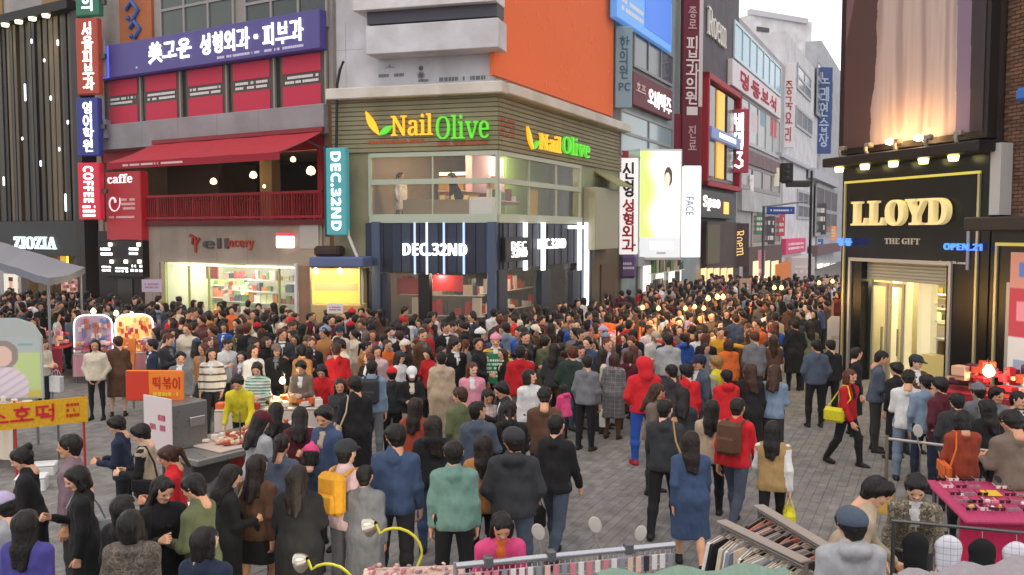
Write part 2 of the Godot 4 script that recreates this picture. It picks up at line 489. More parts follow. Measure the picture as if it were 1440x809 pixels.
# ---------------------------------------------------------------- ground
const CORNER := Vector3(-.42, 0, -26.5)
const STREET := Vector3(.432, 0, -.902)
func ground() -> void:
	var b := MB.new()
	b.quad(Vector3(-300, 0, 120), Vector3(300, 0, 120), Vector3(300, 0, -420), Vector3(-300, 0, -420))
	var g := struct(put(self, "ground", b.mesh(), mat("#7e7b79", .85, 0, "stone")))
	# stone setts laid in running rows; the ones in the open stretch one by one, the rest of the square as one
	var m1 := [mat("#8d8a88", .75, 0, "stone"), mat("#878482", .72, 0, "stone"), mat("#928f8c", .8, 0, "stone"), mat("#8b8788", .75, 0, "stone")]
	var meshes := []
	for k in 3:
		b = MB.new()
		b.cbox(Vector3(0, .01, 0), Vector3(.137, .02 + .002 * k, .207), .003)
		meshes.append(b.mesh())
	var dir := STREET
	var side := Vector3(-dir.z, 0, dir.x)
	var rest: Array = [[], [], []]
	var near := []
	for r in range(-107, 107):
		for c in range(-100, 64):
			var p := Vector3(1, 0, -16) + side * (r * .14) + dir * ((c + (.5 if r & 1 else 0.0)) * .21)
			if p.z > -9.0 or p.z < -27.5 or absf(p.x) > -p.z * .62: continue
			if (p - CORNER).dot(side) < .3 and p.z < -25.5: continue
			var ang := atan2(p.x, -p.z)
			var open: bool = ang > .085 and ang < .36 and p.z > -14.6 and p.z < -11.2
			if open: near.append(p)
			else: rest[rng.randi() % 3].append(p)
	near.sort_custom(func(a: Vector3, q: Vector3) -> bool: return a.z > q.z)
	var basis_ := Basis(side, Vector3.UP, -dir)
	var i := 0
	for p in near:
		var tilt := Basis(Vector3(1, 0, 0), rng.randf_range(-.008, .008))
		if i < 300: put(g, "paving_sett", meshes[rng.randi() % 3], m1[rng.randi() % 4], Transform3D(basis_ * tilt, p + Vector3(0, -.004 + rng.randf() * .004, 0)))
		else: rest[rng.randi() % 3].append(p)
		i += 1
	for k in 3:
		var mm := MultiMesh.new()
		mm.transform_format = MultiMesh.TRANSFORM_3D
		mm.mesh = meshes[k]; mm.instance_count = rest[k].size()
		for q in rest[k].size(): mm.set_instance_transform(q, Transform3D(basis_ * Basis(Vector3(1, 0, 0), rng.randf_range(-.008, .008)), rest[k][q] + Vector3(0, -.004 + rng.randf() * .004, 0)))
		var mi := MultiMeshInstance3D.new()
		mi.name = "paving_setts"; mi.multimesh = mm; mi.material_override = m1[k]
		mi.set_meta("kind", "stuff")
		g.add_child(mi, true)

func flat_poly(pts: Array, y0: float, y1: float, off: Vector3) -> ArrayMesh:   # an upright prism over a ground outline
	var b := MB.new()
	var pl := PackedVector2Array()
	for p in pts: pl.append(Vector2(p.x - off.x, -(p.z - off.z)))
	b.slab(pl, y0, y1, Transform3D(Basis(Vector3.RIGHT, -PI / 2), Vector3.ZERO))
	return b.mesh()

func wall_line(a: Vector3, c: Vector3, y0: float, y1: float, off: Vector3, th := .15) -> ArrayMesh:
	var b := MB.new()
	var d := c - a
	var t := Transform3D(Basis(d.normalized(), Vector3.UP, d.normalized().cross(Vector3.UP)), (a + c) / 2 - off)
	b.box(Vector3(0, (y0 + y1) / 2, -th / 2), Vector3(d.length(), y1 - y0, th), t)
	return b.mesh()

func goods(f: Dictionary, u0: float, v0: float, u1: float, v1: float, w: float, rows: int, cols_: Array, seed_ := 1, parent = null) -> void:   # a stocked shelf: boards, and small boxes in each colour
	var r := RandomNumberGenerator.new()
	r.seed = seed_
	var bs := []
	for c in cols_: bs.append(MB.new())
	var sh := MB.new()
	for k in rows:
		var y := lerpf(v0, v1, float(k) / rows)
		sh.box(Vector3((u0 + u1) / 2, y, w - .15), Vector3(u1 - u0, .03, .32))
		var x := u0 + .05
		while x < u1 - .1:
			var s := Vector3(r.randf_range(.08, .3), r.randf_range(.12, (v1 - v0) / rows - .08), r.randf_range(.08, .2))
			if x + s.x > u1: break
			if r.randf() < .85: bs[r.randi() % bs.size()].box(Vector3(x + s.x / 2, y + .018 + s.y / 2, w - .12), s)
			x += s.x + r.randf_range(.01, .06)
	part(f, "shelves", sh.mesh(), mat("#d8d4c8", .6), parent)
	for k in bs.size():
		if bs[k].v.size():
			var o := part(f, "goods", bs[k].mesh(), mat(cols_[k], .5), parent)
			o.set_meta("kind", "stuff")

func siding(f: Dictionary, u0: float, u1: float, v0: float, v1: float, w: float, m: Material, pitch := .14) -> void:
	var b := MB.new()
	var y := v0
	while y < v1 - .02:
		b.cbox(Vector3((u0 + u1) / 2, y + pitch / 2, w), Vector3(u1 - u0, pitch - .018, .08), .012)
		y += pitch
	var o := part(f, "siding", b.mesh(), m)
	o.set_meta("kind", "stuff")

func fu(f: Dictionary, px: float) -> float: return uv(f, px, 330).x
func fv(f: Dictionary, px: float, py: float) -> float: return uv(f, px, py).y

# ---------------------------------------------------------------- the corner house: nail shop over a clothes shop, orange and grey upper walls
func corner_building() -> void:
	var o := thing("corner_building", "corner building with orange and grey upper walls over an olive clad nail shop", "building", CORNER)
	var left := Vector3((470.0 - 720) / FOC * 27.95, 0, -27.95)
	var right := CORNER + STREET * 11.4
	var f1 := front_between(o, left, CORNER)
	var f2 := front_between(o, CORNER, right)
	var L: float = f1.len
	var olive := mat("#948f73", .7, 0, "wall")
	var pale := mat("#d8d3ca", .7, 0, "wall")
	var grey := mat("#d2d2dc", .75, 0, "wall")
	var orange := mat("#ee7444", .85)
	var steel := mat("#343b4a", .45, .3)
	var n1: Vector3 = f1.n
	var n2: Vector3 = f2.n
	var bl := left - n1 * 6.0
	var br := right - n2 * 6.0
	var bc := CORNER - n1 * 5.0 - n2 * 5.0
	var setl := left - n1 * .25
	var setr := right - n2 * .25
	var setc := CORNER - (n1 + n2) * .2
	put(o, "upper_wall", flat_poly([setl, setc, setr, br, bl], 8.35, 19.0, CORNER), grey)
	put(o, "ceiling", flat_poly([setl, setc, setr, br, bl], 6.75, 6.95, CORNER), mat("#cfc8ba", .8))
	put(o, "floor", flat_poly([setl, setc, setr, br, bl], 4.05, 4.25, CORNER), mat("#8a7a66", .6))
	for s in [[bl, left, 0], [left - n1 * .02, left - n1 * .02, 9], [br + n2 * .1, bl, 1], [right, br, 2]]:
		if s[2] == 9: continue
		put(o, "inner_wall", wall_line(s[1], s[0], .0, 8.35, CORNER), mat(["#6a4a34", "#8a6a48", "#7a9a62"][s[2]], .8))
	# orange cladding on the street side above the cornice
	fbox(f2, "orange_wall", orange, .0, 8.6, f2.len - .75, 19, -.26, -.12)
	var pr := MB.new()
	for k in 90:
		pr.box(Vector3(rng.randf_range(.3, f2.len - 1.2), rng.randf_range(8.9, 13.5), -.112), Vector3(rng.randf_range(.03, .09), rng.randf_range(.06, .2), .016))
	part(f2, "flecks", pr.mesh(), mat("#f48450", .8)).set_meta("kind", "stuff")
	# cornice
	fbox(f1, "cornice", pale, -.05, 8.02, L + .25, 8.36, -.2, .38, null, .03)
	fbox(f2, "cornice", pale, .12, 8.02, f2.len + .1, 8.34, -.2, .38, null, .03)
	for k in 6: fbox(f1, "panel_joint", mat("#8c8c96", .7), .35 + k * .98, 8.37, .362 + k * .98, 10.5, -.25, -.246)
	fbox(f1, "panel_joint", mat("#8c8c96", .7), .0, 9.62, L - .25, 9.632, -.25, -.247)
	var cb := MB.new()
	cb.tube([at(483, 86, 27.6) - CORNER, at(478, 98, 27.6) - CORNER, at(474, 118, 27.6) - CORNER, at(473, 200, 27.6) - CORNER, at(472, 330, 27.6) - CORNER], .045, -1, 6)
	put(o, "cable", cb.mesh(), mat("#26262a", .6))
	# ledges of the grey part
	var u0 := fu(f1, 513)
	pbox(f1, "ledge", mat("#d4d4de", .6, 0, "wall"), 514, 37, 701, 66, -.25, .6, null, .02)
	fbox(f1, "ledge", mat("#dcdce2", .5, 0, "wall"), u0, 10.55, L + .15, 12.2, -.25, .7, null, .02)
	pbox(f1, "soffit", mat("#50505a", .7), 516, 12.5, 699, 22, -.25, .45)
	for x in [526, 591, 620, 683]: pbox(f1, "mullion", mat("#5b5c66", .6), x - 1.5, 20, x + 1.5, 40, -.25, -.1)
	pscribble(f1, mat("#77777f"), 532, 103, 568, 109, -.24, 1)
	pscribble(f1, mat("#77777f"), 617, 107, 683, 114, -.24, 1, null, 4)
	var em := MB.new()
	for q in [[592, 96, 7], [592, 106, 11]]:
		var c := uv(f1, q[0], q[1], -.24)
		for k in 5: em.box(Vector3(c.x, c.y, -.23), Vector3(.03, q[2] * .022, .012), Transform3D(Basis(), Vector3.ZERO) * Transform3D(Basis(Vector3.BACK, k * .6), Vector3(c.x, c.y, 0)) * Transform3D(Basis(), Vector3(-c.x, -c.y, 0)))
	part(f1, "emblem", em.mesh(), mat("#6d6d76"))
	pscribble(f1, mat("#6d6d76"), 580, 111, 605, 116, -.24, 1, null, 6)
	var q0 := uv(f1, 548, 96, -.24)
	em = MB.new()
	em.slab(PackedVector2Array([Vector2(-.2, 0), Vector2(-.03, .05), Vector2(0, .14), Vector2(.03, .05), Vector2(.2, 0), Vector2(0, .02)]), 0, .012, Transform3D(Basis(), Vector3(q0.x, q0.y, -.24)))
	part(f1, "emblem", em.mesh(), mat("#85858d"))
	# olive band with the shop name
	fbox(f1, "band", olive, 0, 6.38, L - .02, 8.02, -.3, .0)
	fbox(f2, "band", olive, .02, 6.38, f2.len, 8.02, -.3, .0)
	siding(f1, 0, L + .03, 6.4, 8.0, .03, olive)
	siding(f2, -.02, f2.len, 6.4, 8.0, .03, olive)
	for f in [f1, f2]:
		var is1: bool = f == f1
		var x0 := 516.0 if is1 else 738.0
		var yo := glow("#f2b420", .75, "#c8901c")
		var yg := glow("#58c82a", .75, "#3c8a20")
		if is1:
			ptext(f1, "lettering", "Nail", yo, 551, 162, 609, 190, .1, .09, "Droid Serif", false)
			ptext(f1, "lettering", "Olive", yg, 614, 163, 688, 194, .1, .09, "Droid Serif", false)
			pscribble(f1, mat("#a4583a", .8), 515, 196, 596, 203, .072, 1, null, 31)
			pscribble(f1, mat("#a4583a", .8), 614, 198, 686, 205, .072, 1, null, 32)
		else:
			ptext(f2, "lettering", "Nail", yo, 757, 186, 787, 216, .1, .09, "Droid Serif", false)
			ptext(f2, "lettering", "Olive", yg, 790, 190, 827, 223, .1, .09, "Droid Serif", false)
			pscribble(f2, mat("#a05c44", .8), 703, 164, 724, 196, .072, 4, null, 33)
		var a := uv(f, x0, 153 if is1 else 174, .1)
		var e := uv(f, x0 + (36 if is1 else 18), 190 if is1 else 212, .1)
		for k in 2:
			var pl := PackedVector2Array()
			for s in 13:
				var t := float(s) / 12
				var wv := sin(t * PI) * (.26 if k == 0 else .2)
				pl.append(Vector2(t, .5 + wv))
			for s in range(11, 0, -1):
				var t := float(s) / 12
				pl.append(Vector2(t, .5 - sin(t * PI) * .16))
			var leaf := MB.new()
			var sx: float = (e.x - a.x) * (.95 if k == 0 else .62)
			var xf := Transform3D(Basis(Vector3.BACK, 2.1 if k == 0 else .55), Vector3(a.x + (e.x - a.x) * .5, e.y, .1)) * Transform3D(Basis.from_scale(Vector3((a.y - e.y) * 1.05 if k == 0 else sx, (a.y - e.y) * .62, 1)), Vector3(0, -(a.y - e.y) * .31, 0))
			leaf.slab(pl, 0, .09, xf)
			part(f, "leaf_emblem", leaf.mesh(), yo if k == 0 else yg)
	# first-floor shop window, wrapping the corner
	var fr := mat("#a9b4a4", .5)
	var gl := glass("#dfeae4", .04)
	var ua := fu(f1, 521)
	var ub := fu(f2, 816)
	fbox(f1, "pier", olive, 0, 4.25, ua, 6.38, -.3, .0)
	fbox(f2, "pier", mat("#98a080", .7, 0, "wall"), ub, 4.25, f2.len, 6.38, -.3, .0)
	for f in [f1, f2]:
		var s: float = ua if f == f1 else .0
		var t: float = L if f == f1 else ub
		var w := part(f, "window", MB.new().mesh(), fr)
		var b := MB.new()
		b.box(Vector3((s + t) / 2, 6.32, -.02), Vector3(t - s, .13, .12)); b.box(Vector3((s + t) / 2, 5.5, -.02), Vector3(t - s, .16, .1)); b.box(Vector3((s + t) / 2, 4.38, .0), Vector3(t - s, .26, .16))
		var n := 2 if f == f1 else 3
		for k in n + 1: b.box(Vector3(lerpf(s, t, float(k) / n), 5.4, -.022), Vector3(.1 if k in [0, n] else .03, 1.9, .08))
		w.mesh = b.mesh()
		for k in n:
			for r in 2:
				var p := MB.new()
				p.box(Vector3(lerpf(s, t, (k + .5) / n), 5.92 if r else 4.96, -.03), Vector3((t - s) / n - .06, .74 if r else .9, .012))
				put(w, "pane", p.mesh(), gl)
	# inside the nail shop: counter, lit shelf, cove light, plants
	fbox(f1, "counter", mat("#9a8466", .5), ua + .5, 4.25, L - 1.2, 5.0, -1.9, -1.4)
	fbox(f1, "sofa", mat("#d4d2ce", .8), L - 1.2, 4.25, L - .35, 5.05, -1.6, -.8, null, .08)
	fbox(f1, "shelf_light", glow("#ffdf9a", 2.2), 2.0, 5.95, 3.9, 6.05, -4.2, -4.1)
	fbox(f1, "lit_wall", mat("#b88a4c", .7), 1.9, 4.3, 4.1, 5.9, -4.5, -4.3)
	goods(f1, 1.95, 4.9, 4.05, 5.9, -4.1, 2, ["#c89a3c", "#e0d0a0", "#884a2c"], 3)
	fbox(f2, "green_wall", mat("#8cae62", .8), 5.0, 4.3, 9.0, 6.7, -2.4, -2.2)
	fbox(f2, "flower_print", mat("#c8a4b4", .8), 2.6, 5.3, 5.2, 6.6, -2.5, -2.25)
	fbox(f2, "yellow_curtain", mat("#e0b028", .8), 5.6, 4.3, 6.3, 5.5, -1.6, -1.5)
	fbox(f2, "shelf", mat("#8a5a4a", .7), 1.8, 4.9, 4.2, 5.0, -1.7, -1.3)
	goods(f2, 1.8, 5.0, 4.2, 5.5, -1.3, 1, ["#703040", "#e0e0d8", "#508050"], 5)
	lamp("shop_light", CORNER - n1 * 2.2 + f1.r * -2.4 + Vector3(0, 6.4, 0), "#ffdca8", 2.2, .25, o)
	lamp("shop_light", CORNER - n2 * 1.6 + f2.r * 4.4 + Vector3(0, 6.4, 0), "#ffeccc", 1.8, .25, o)
	# ground-floor shop: dark upright panels, white neon bars and lettering
	var ud := fu(f1, 515)
	var ue := fu(f2, 832)
	fbox(f1, "pier", olive, 0, 0, ud, 4.25, -.3, .0)
	fbox(f1, "fascia", steel, ud, 2.72, L - .0, 4.24, -.2, .05)
	fbox(f2, "fascia", steel, .05, 2.85, ue, 4.24, -.2, .05)
	for f in [f1, f2]:
		var s: float = ud if f == f1 else .2
		var t: float = L if f == f1 else ue
		var k := 0
		while s < t - .1:
			fbox(f, "panel", mat(["#333a4a", "#3b4354", "#2b303d"][k % 3], .4, .3), s + .015, 2.74 if f == f1 else 2.87, minf(s + .3, t), 4.22, .05, .09 + .02 * (k % 2))
			s += .3; k += 1
	for x in [528, 691]: pbox(f1, "pillar", mat("#48566e", .4, .3), x - 7, 312, x + 7, 512, -.2, .22, null, .03)
	pbox(f1, "pillar", steel, 518, 385, 545, 512, -.2, .1)
	pbox(f1, "door_post", mat("#18181b", .5), 588, 385, 604, 512, -.2, .06)
	for x in [583, 600, 624, 652]: pbox(f1, "neon_bar", glow("#9fb4e0" if x != 600 else "#e4ecff", .8), x - 1.5, 313, x + 1.5, 386, .12, .15)
	ptext(f1, "lettering", "DEC.32ND", glow("#ffffff", 1.5), 567, 342, 657, 360, .16, .06)
	for x in [[740, 1.4], [765, 1.4], [816, .9], [826, 1.7]]:
		var low: float = 440.0 if x[0] == 826 else 380.0
		pbox(f2, "neon_bar", glow("#f4f7ff", x[1]), x[0] - 2, 313, x[0] + 2, low, .14, .2)
	pbox(f2, "sign_box", mat("#15161a", .4), 711, 334, 746, 366, .1, .22)
	ptext(f2, "lettering", "DEC", glow("#ffffff", 1.2), 719, 340, 740, 350, .22, .02)
	ptext(f2, "lettering", "32ND", glow("#ffffff", 1.2), 719, 351, 741, 361, .22, .02)
	ptext(f2, "lettering", "DEC.32ND", glow("#ffffff", 1.2), 756, 336, 795, 349, .2, .03)
	pbox(f2, "neon_bar", glow("#f4f7ff", 1.3), 800, 317, 824, 322, .14, .18)
	for x in [708, 768, 812]: pbox(f2, "pillar", steel, x - 6, 380, x + 6, 530, -.2, .1)
	pbox(f2, "pillar", mat("#3c4658", .4, .3), 818, 322, 831, 530, -.1, .12)
	fbox(f1, "shop_pane", gl, fu(f1, 546), .1, fu(f1, 587), 2.7, -.1, -.088)
	fbox(f1, "shop_pane", gl, fu(f1, 606), .1, fu(f1, 682), 2.7, -.1, -.088)
	fbox(f2, "shop_pane", gl, fu(f2, 716), .1, fu(f2, 762), 2.84, -.1, -.088)
	fbox(f2, "shop_pane", gl, fu(f2, 773), .1, fu(f2, 806), 2.84, -.1, -.088)
	goods(f1, 1.6, .6, 4.4, 2.6, -1.5, 3, ["#b02028", "#d8c8b0", "#403838", "#c03038", "#5a6a40"], 8)
	goods(f2, 1.2, .6, 6.5, 2.6, -1.6, 3, ["#c02a24", "#d8d0c4", "#3a3636", "#806a54"], 9)
	fbox(f1, "banner", mat("#c8202a", .6), 1.75, 2.0, 2.6, 2.5, -.9, -.86)
	fbox(f1, "banner", mat("#c8202a", .6), 2.9, 2.1, 3.9, 2.6, -1.1, -1.05)
	lamp("shop_light", CORNER - n1 * 1.0 + f1.r * -2.2 + Vector3(0, 2.6, 0), "#ffe6c4", 1.6, .2, o)
	lamp("shop_light", CORNER - n2 * 1.0 + f2.r * 3.2 + Vector3(0, 2.6, 0), "#ffe6c4", 1.6, .2, o)
	# plain end with a green awning and a meter box
	fbox(f2, "end_wall", mat("#6f6552", .75, 0, "wall"), ue + .05, 0, f2.len, 4.25, -.3, .0)
	pbox(f2, "meter_box", mat("#9a9a86", .6), 838, 263, 870, 350, .0, .5, null, .03)
	pbox(f2, "door", mat("#5a4630", .6), 846, 372, 864, 520, .0, .06)
	var aw := MB.new()
	var a0 := uv(f2, 836, 240, 0)
	var a1 := uv(f2, 874, 266, .9)
	aw.slab(PackedVector2Array([Vector2(0, a0.y), Vector2(.9, a0.y - .55), Vector2(.9, a0.y - .6), Vector2(0, a0.y - .06)]), a0.x, a0.x + 1.9, Transform3D(Basis(Vector3(0, 0, 1), Vector3.UP, Vector3(-1, 0, 0)), Vector3(a0.x * 2 + 1.9, 0, 0)))
	part(f2, "awning", aw.mesh(), mat("#8a8a5e", .8))
	var lv := MB.new()
	for k in 7:
		for r in 4: lv.box(Vector3(a0.x + .3 + k * .2, 5.1 + r * .28, .03), Vector3(.16, .22, .05))
	part(f2, "grille", lv.mesh(), mat("#6e7260", .6))

# ---------------------------------------------------------------- the clinic house with the terrace and the awning
func clinic_building() -> void:
	var o := thing("clinic_building", "building with purple clinic signboard, red blinds and a red railed terrace", "building")
	var f := front(o, 138, 34.3, 470, 28.0)
	var L: float = f.len
	var grey := mat("#96939a", .8, 0, "wall")
	var taupe := mat("#a5978c", .8, 0, "wall")
	var dark := mat("#2a2624", .7)
	var red := mat("#9a1c28", .6)
	fbox(f, "upper_wall", mat("#a09a98", .8, 0, "wall"), 0, 7.0, L, 19, -8, -.05)
	fbox(f, "side_wall", taupe, 0, 0, .3, 7, -8, -.05)
	fbox(f, "side_wall", taupe, L - .5, 0, L, 7, -8, -.05)
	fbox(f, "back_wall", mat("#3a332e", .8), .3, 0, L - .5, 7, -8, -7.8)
	fbox(f, "floor_slab", taupe, .3, 3.9, L - .5, 4.35, -7.8, -.1)
	# upper windows
	window(f, 226, -40, 330, 55, 3, 2, mat("#8e8a88", .5), mat("#4a5450", .15), -.03, .09)
	window(f, 345, -40, 461, 36, 3, 2, mat("#8e8a88", .5), mat("#3f4746", .15), -.03, .09)
	pbox(f, "orange_panel", mat("#b06a42", .8, 0, "wall"), 166, -30, 214, 78, -.05, .06)
	var fig := MB.new()
	for q in [[186, 16, .34], [190, 42, .28]]:
		var c := uv(f, q[0], q[1], .07)
		fig.tube([Vector3(c.x - q[2], c.y + .1, .09), Vector3(c.x, c.y + q[2], .09), Vector3(c.x + q[2], c.y, .09), Vector3(c.x, c.y - q[2], .09), Vector3(c.x - q[2] * .8, c.y - .2, .09)], .09, -1, 6)
	part(f, "emblem", fig.mesh(), mat("#3c5a9a", .6))
	# signboard
	var sb := thing("signboard", "long purple signboard with white Korean clinic lettering above red windows", "signboard")
	var fs := front(sb, 138, 34.3, 470, 28.0)
	fbox(fs, "board", glow("#4a3d86", .12, "#403878"), fu(f, 149), 9.62, fu(f, 464), 10.83, .02, .36, null, .03)
	fbox(fs, "lit_end", glow("#5a6cf0", .6, "#4458c0"), fu(f, 150), 9.64, fu(f, 172), 10.81, .36, .372)
	var wl := glow("#ffffff", 1.0)
	var h := func(px: float) -> float: return fu(f, px)
	for s in [["美고운", 228, 288, .72, .0], ["성형외과·피부과", 300, 443, .74, .0]]:
		var a: float = h.call(s[1])
		var b: float = h.call(s[2])
		put(sb, "lettering", korean(s[0], b - a, s[3], .05, false, .125), wl, fs.xf * Transform3D(Basis(), Vector3((a + b) / 2, 10.27, .372)))
	put(sb, "lettering", scribble(h.call(442) - h.call(322), .15, .012, 1, 3), mat("#c9c4e6", .6), fs.xf * Transform3D(Basis(), Vector3((h.call(442) + h.call(322)) / 2, 9.78, .362)))
	put(sb, "lettering", korean("피부", .5, 1.0, .02, true), glow("#b8c4ff", .8), fs.xf * Transform3D(Basis(), Vector3(h.call(164), 10.2, .374)))
	for q in [[192, 95], [212, 90], [220, 78]]:
		var c := uv(fs, q[0], q[1], .36)
		fbox(fs, "dot", mat("#c9c4e6"), c.x - .04, c.y - .04, c.x + .04, c.y + .04, .355, .37)
	# red blinds
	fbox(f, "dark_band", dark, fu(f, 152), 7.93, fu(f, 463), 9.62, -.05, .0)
	for q in [[160, 200], [212, 255], [271, 319], [334, 385], [403, 456]]:
		var a: float = h.call(q[0])
		var b: float = h.call(q[1])
		var w := fbox(f, "window", mat("#4c4640", .6), a - .12, 7.96, b + .12, 9.6, .0, .05)
		fbox(f, "blind", mat("#b8304a", .7), a, 7.98, b, 8.62, .045, .07, w)
		fbox(f, "blind", mat("#b8304a", .7), a, 9.02, b, 9.58, .045, .07, w)
		put(w, "lettering", scribble(b - a - .2, .3, .01, 2, q[0]), mat("#d8d4d8"), Transform3D(Basis(), Vector3((a + b) / 2, 8.82, .06)))
		fbox(f, "mullion", mat("#8a867e", .5), b + .17, 7.95, b + .24, 9.6, .0, .09)
	fbox(f, "ledge", grey, .25, 7.02, L - .1, 7.95, -.05, .3, null, .02)
	for k in 5: fbox(f, "panel_joint", mat("#6e6c72", .7), 1.2 + k * 2.0, 7.04, 1.212 + k * 2.0, 7.93, .3, .303)
	for k in 5: fbox(f, "panel_joint", mat("#807468", .7), fu(f, 225) + k * 1.5, 2.9, fu(f, 225) + .012 + k * 1.5, 4.18, .0, .003)
	# terrace with railing and awning
	fbox(f, "terrace_wall", mat("#5a4a3c", .8), .3, 4.35, 3.4, 7.0, -3.2, -3.0)
	fbox(f, "terrace_pillar", mat("#6e6250", .8), fu(f, 335), 4.35, fu(f, 352), 7.0, -1.4, -1.0)
	fbox(f, "terrace_beam", red, .3, 6.6, L - .3, 7.0, -.4, -.1)
	fbox(f, "corner_post", red, L - .62, 4.35, L - .4, 7.0, -.2, .05)
	for x in [[300, 255, 10], [356, 246, 11], [372, 262, 6], [437, 240, 13], [412, 224, 8]]:
		var p := at(x[0], x[1], 31.0 if x[0] < 400 else 29.5)
		var b := MB.new()
		b.lathe([Vector2(0, -.12), Vector2(.1, -.08), Vector2(.12, 0), Vector2(.07, .09), Vector2(0, .12)])
		put(o, "hanging_lamp", b.mesh(), glow("#ffd890", 3.0), Transform3D(Basis.from_scale(Vector3.ONE * x[2] * .1), p - o.position))
		if x[2] > 8: lamp("terrace_light", p, "#ffcf80", .5, .08, o)
	var u := fu(f, 200)
	var ue := L - .4
	fbox(f, "handrail", red, u, 5.2, ue, 5.29, .02, .12)
	fbox(f, "bottom_rail", red, u, 4.42, ue, 4.5, .03, .1)
	fbox(f, "edge_beam", mat("#5e141c", .6), u, 4.2, ue + .2, 4.36, -.1, .14)
	var k := 0
	while u < ue:
		fbox(f, "baluster", red, u, 4.36, u + (.06 if k % 8 == 0 else .03), 5.22, .05, .085)
		u += .12; k += 1
	for q in 3:
		var t := fu(f, 250 + q * 70)
		var b := MB.new()
		b.lathe([Vector2(.18, 4.36), Vector2(.03, 4.4), Vector2(.03, 5.05), Vector2(.42, 5.08), Vector2(.42, 5.12), Vector2(0, 5.12)], Transform3D(Basis(), Vector3(t, 0, -1.0)))
		part(f, "terrace_table", b.mesh(), mat("#4a2c22", .5))
	var aw := thing("awning", "long red fabric awning stretched out over the terrace", "awning")
	var fa := front(aw, 138, 34.3, 470, 28.0)
	var m := MB.new()
	var ul := uv(f, 150, 232, 2.2).x
	var ur := uv(f, 393, 222, 2.2).x
	var N := 14
	for i in N:   # shallow sag between the ribs
		var x0 := lerpf(ul, ur, float(i) / N)
		var x1 := lerpf(ul, ur, float(i + 1) / N)
		for j in 4:
			var p := func(x: float, t: float) -> Vector3: return Vector3(x, lerpf(7.1, 6.3, t) - .05 * sin(t * PI) - .012 * sin(x * 3.0), lerpf(.32, 2.2, t))
			var t0 := j / 4.0
			var t1 := (j + 1) / 4.0
			m.quad(p.call(x0, t1), p.call(x1, t1), p.call(x1, t0), p.call(x0, t0))
			m.quad(p.call(x0, t0) - Vector3(0, .015, 0), p.call(x1, t0) - Vector3(0, .015, 0), p.call(x1, t1) - Vector3(0, .015, 0), p.call(x0, t1) - Vector3(0, .015, 0))
	part(fa, "canopy", m.mesh(), mat("#b02434", .75, 0, "cloth"))
	fbox(fa, "valance", mat("#8c1c2a", .8), ul, 6.08, ur, 6.3, 2.185, 2.2)
	fbox(fa, "roller", mat("#7a1a24", .5), ul, 7.08, ur, 7.22, .3, .42)
	put(aw, "lettering", scribble(3.2, .12, .01, 1, 6), mat("#d8b8b8"), fa.xf * Transform3D(Basis(), Vector3(fu(f, 290), 6.19, 2.2)))
	for x in [ul + .1, (ul + ur) / 2, ur - .1]:
		m = MB.new()
		m.tube([Vector3(x, 6.5, .1), Vector3(x, 6.75, 1.0), Vector3(x, 6.28, 2.15)], .03)
		part(fa, "arm", m.mesh(), mat("#6a6a6a", .4, .6))
	# red panel at the left and the black panel of small lit signs below it
	var rp := thing("sign_panel", "tall red sign panel with white swirl beside the terrace", "sign")
	var fr := front(rp, 138, 34.3, 470, 28.0)
	pbox(fr, "board", glow("#a01420", .25, "#8c1420"), 147, 243, 199, 338, -.05, .3, null, .03)
	m = MB.new()
	var c0 := uv(fr, 160, 285, .3)
	var sw := []
	for i in 15: sw.append(Vector3(c0.x + cos(i * .48) * (.1 + i * .022), c0.y + sin(i * .48) * (.1 + i * .022), .315))
	m.tube(sw, .045, .02, 6)
	part(fr, "swirl", m.mesh(), glow("#e8d4d8", .6))
	ptext(fr, "lettering", "caffe", glow("#f0e0e4", .7), 151, 246, 186, 257, .3, .02, "Droid Serif")
	pscribble(fr, mat("#d8b0b4"), 170, 278, 190, 296, .3, 3)
	pscribble(fr, mat("#d8b0b4"), 153, 303, 190, 308, .3, 1)
	var bp := thing("sign_panel", "black panel of white lit shop signs under the red panel", "sign")
	var fb := front(bp, 138, 34.3, 470, 28.0)
	pbox(fb, "board", mat("#1b1715", .5), 139, 338, 201, 390, -.05, .28)
	for q in [[141, 347, 158, 361], [181, 347, 195, 360], [143, 373, 156, 383], [162, 375, 180, 384], [183, 371, 200, 384]]:
		pscribble(fb, glow("#ffffff", 1.6), q[0], q[1], q[2], q[3], .28, 2, null, int(q[0]))
	for q in [[156, 344], [196, 344], [158, 368], [178, 368], [197, 368]]:
		var c := uv(fb, q[0], q[1], .28)
		fbox(fb, "spot_lamp", glow("#fff4dc", 3.0), c.x - .06, c.y - .06, c.x + .06, c.y + .06, .28, .36)
	fbox(f, "dark_shopfront", mat("#211c1a", .5), fu(f, 139), 0, fu(f, 201), 4.0, -.1, .05)
	pbox(f, "door", mat("#3a3836", .3), 165, 392, 190, 560, .05, .09)
	# ground-floor shop
	fbox(f, "fascia", taupe, fu(f, 201), 2.88, L - .5, 4.2, -.2, .0)
	fbox(f, "pier", taupe, fu(f, 201), 0, fu(f, 222), 2.88, -.3, .0)
	fbox(f, "pier", mat("#9a7a66", .8, 0, "wall"), fu(f, 419), 0, L, 2.88, -.3, .0)
	pbox(f, "lit_transom", glow("#fff6e8", 1.3), 245, 371, 413, 378, .0, .1)
	pbox(f, "frame_post", mat("#c8ccd6", .4), 413, 371, 419, 530, -.05, .08)
	ptext(f, "lettering", "ell", mat("#4a4440", .6), 286, 335, 322, 350, .0, .05)
	ptext(f, "lettering", "ncery", mat("#a83c2c", .6), 322, 338, 358, 352, .0, .05)
	m = MB.new()
	c0 = uv(f, 275, 343, 0)
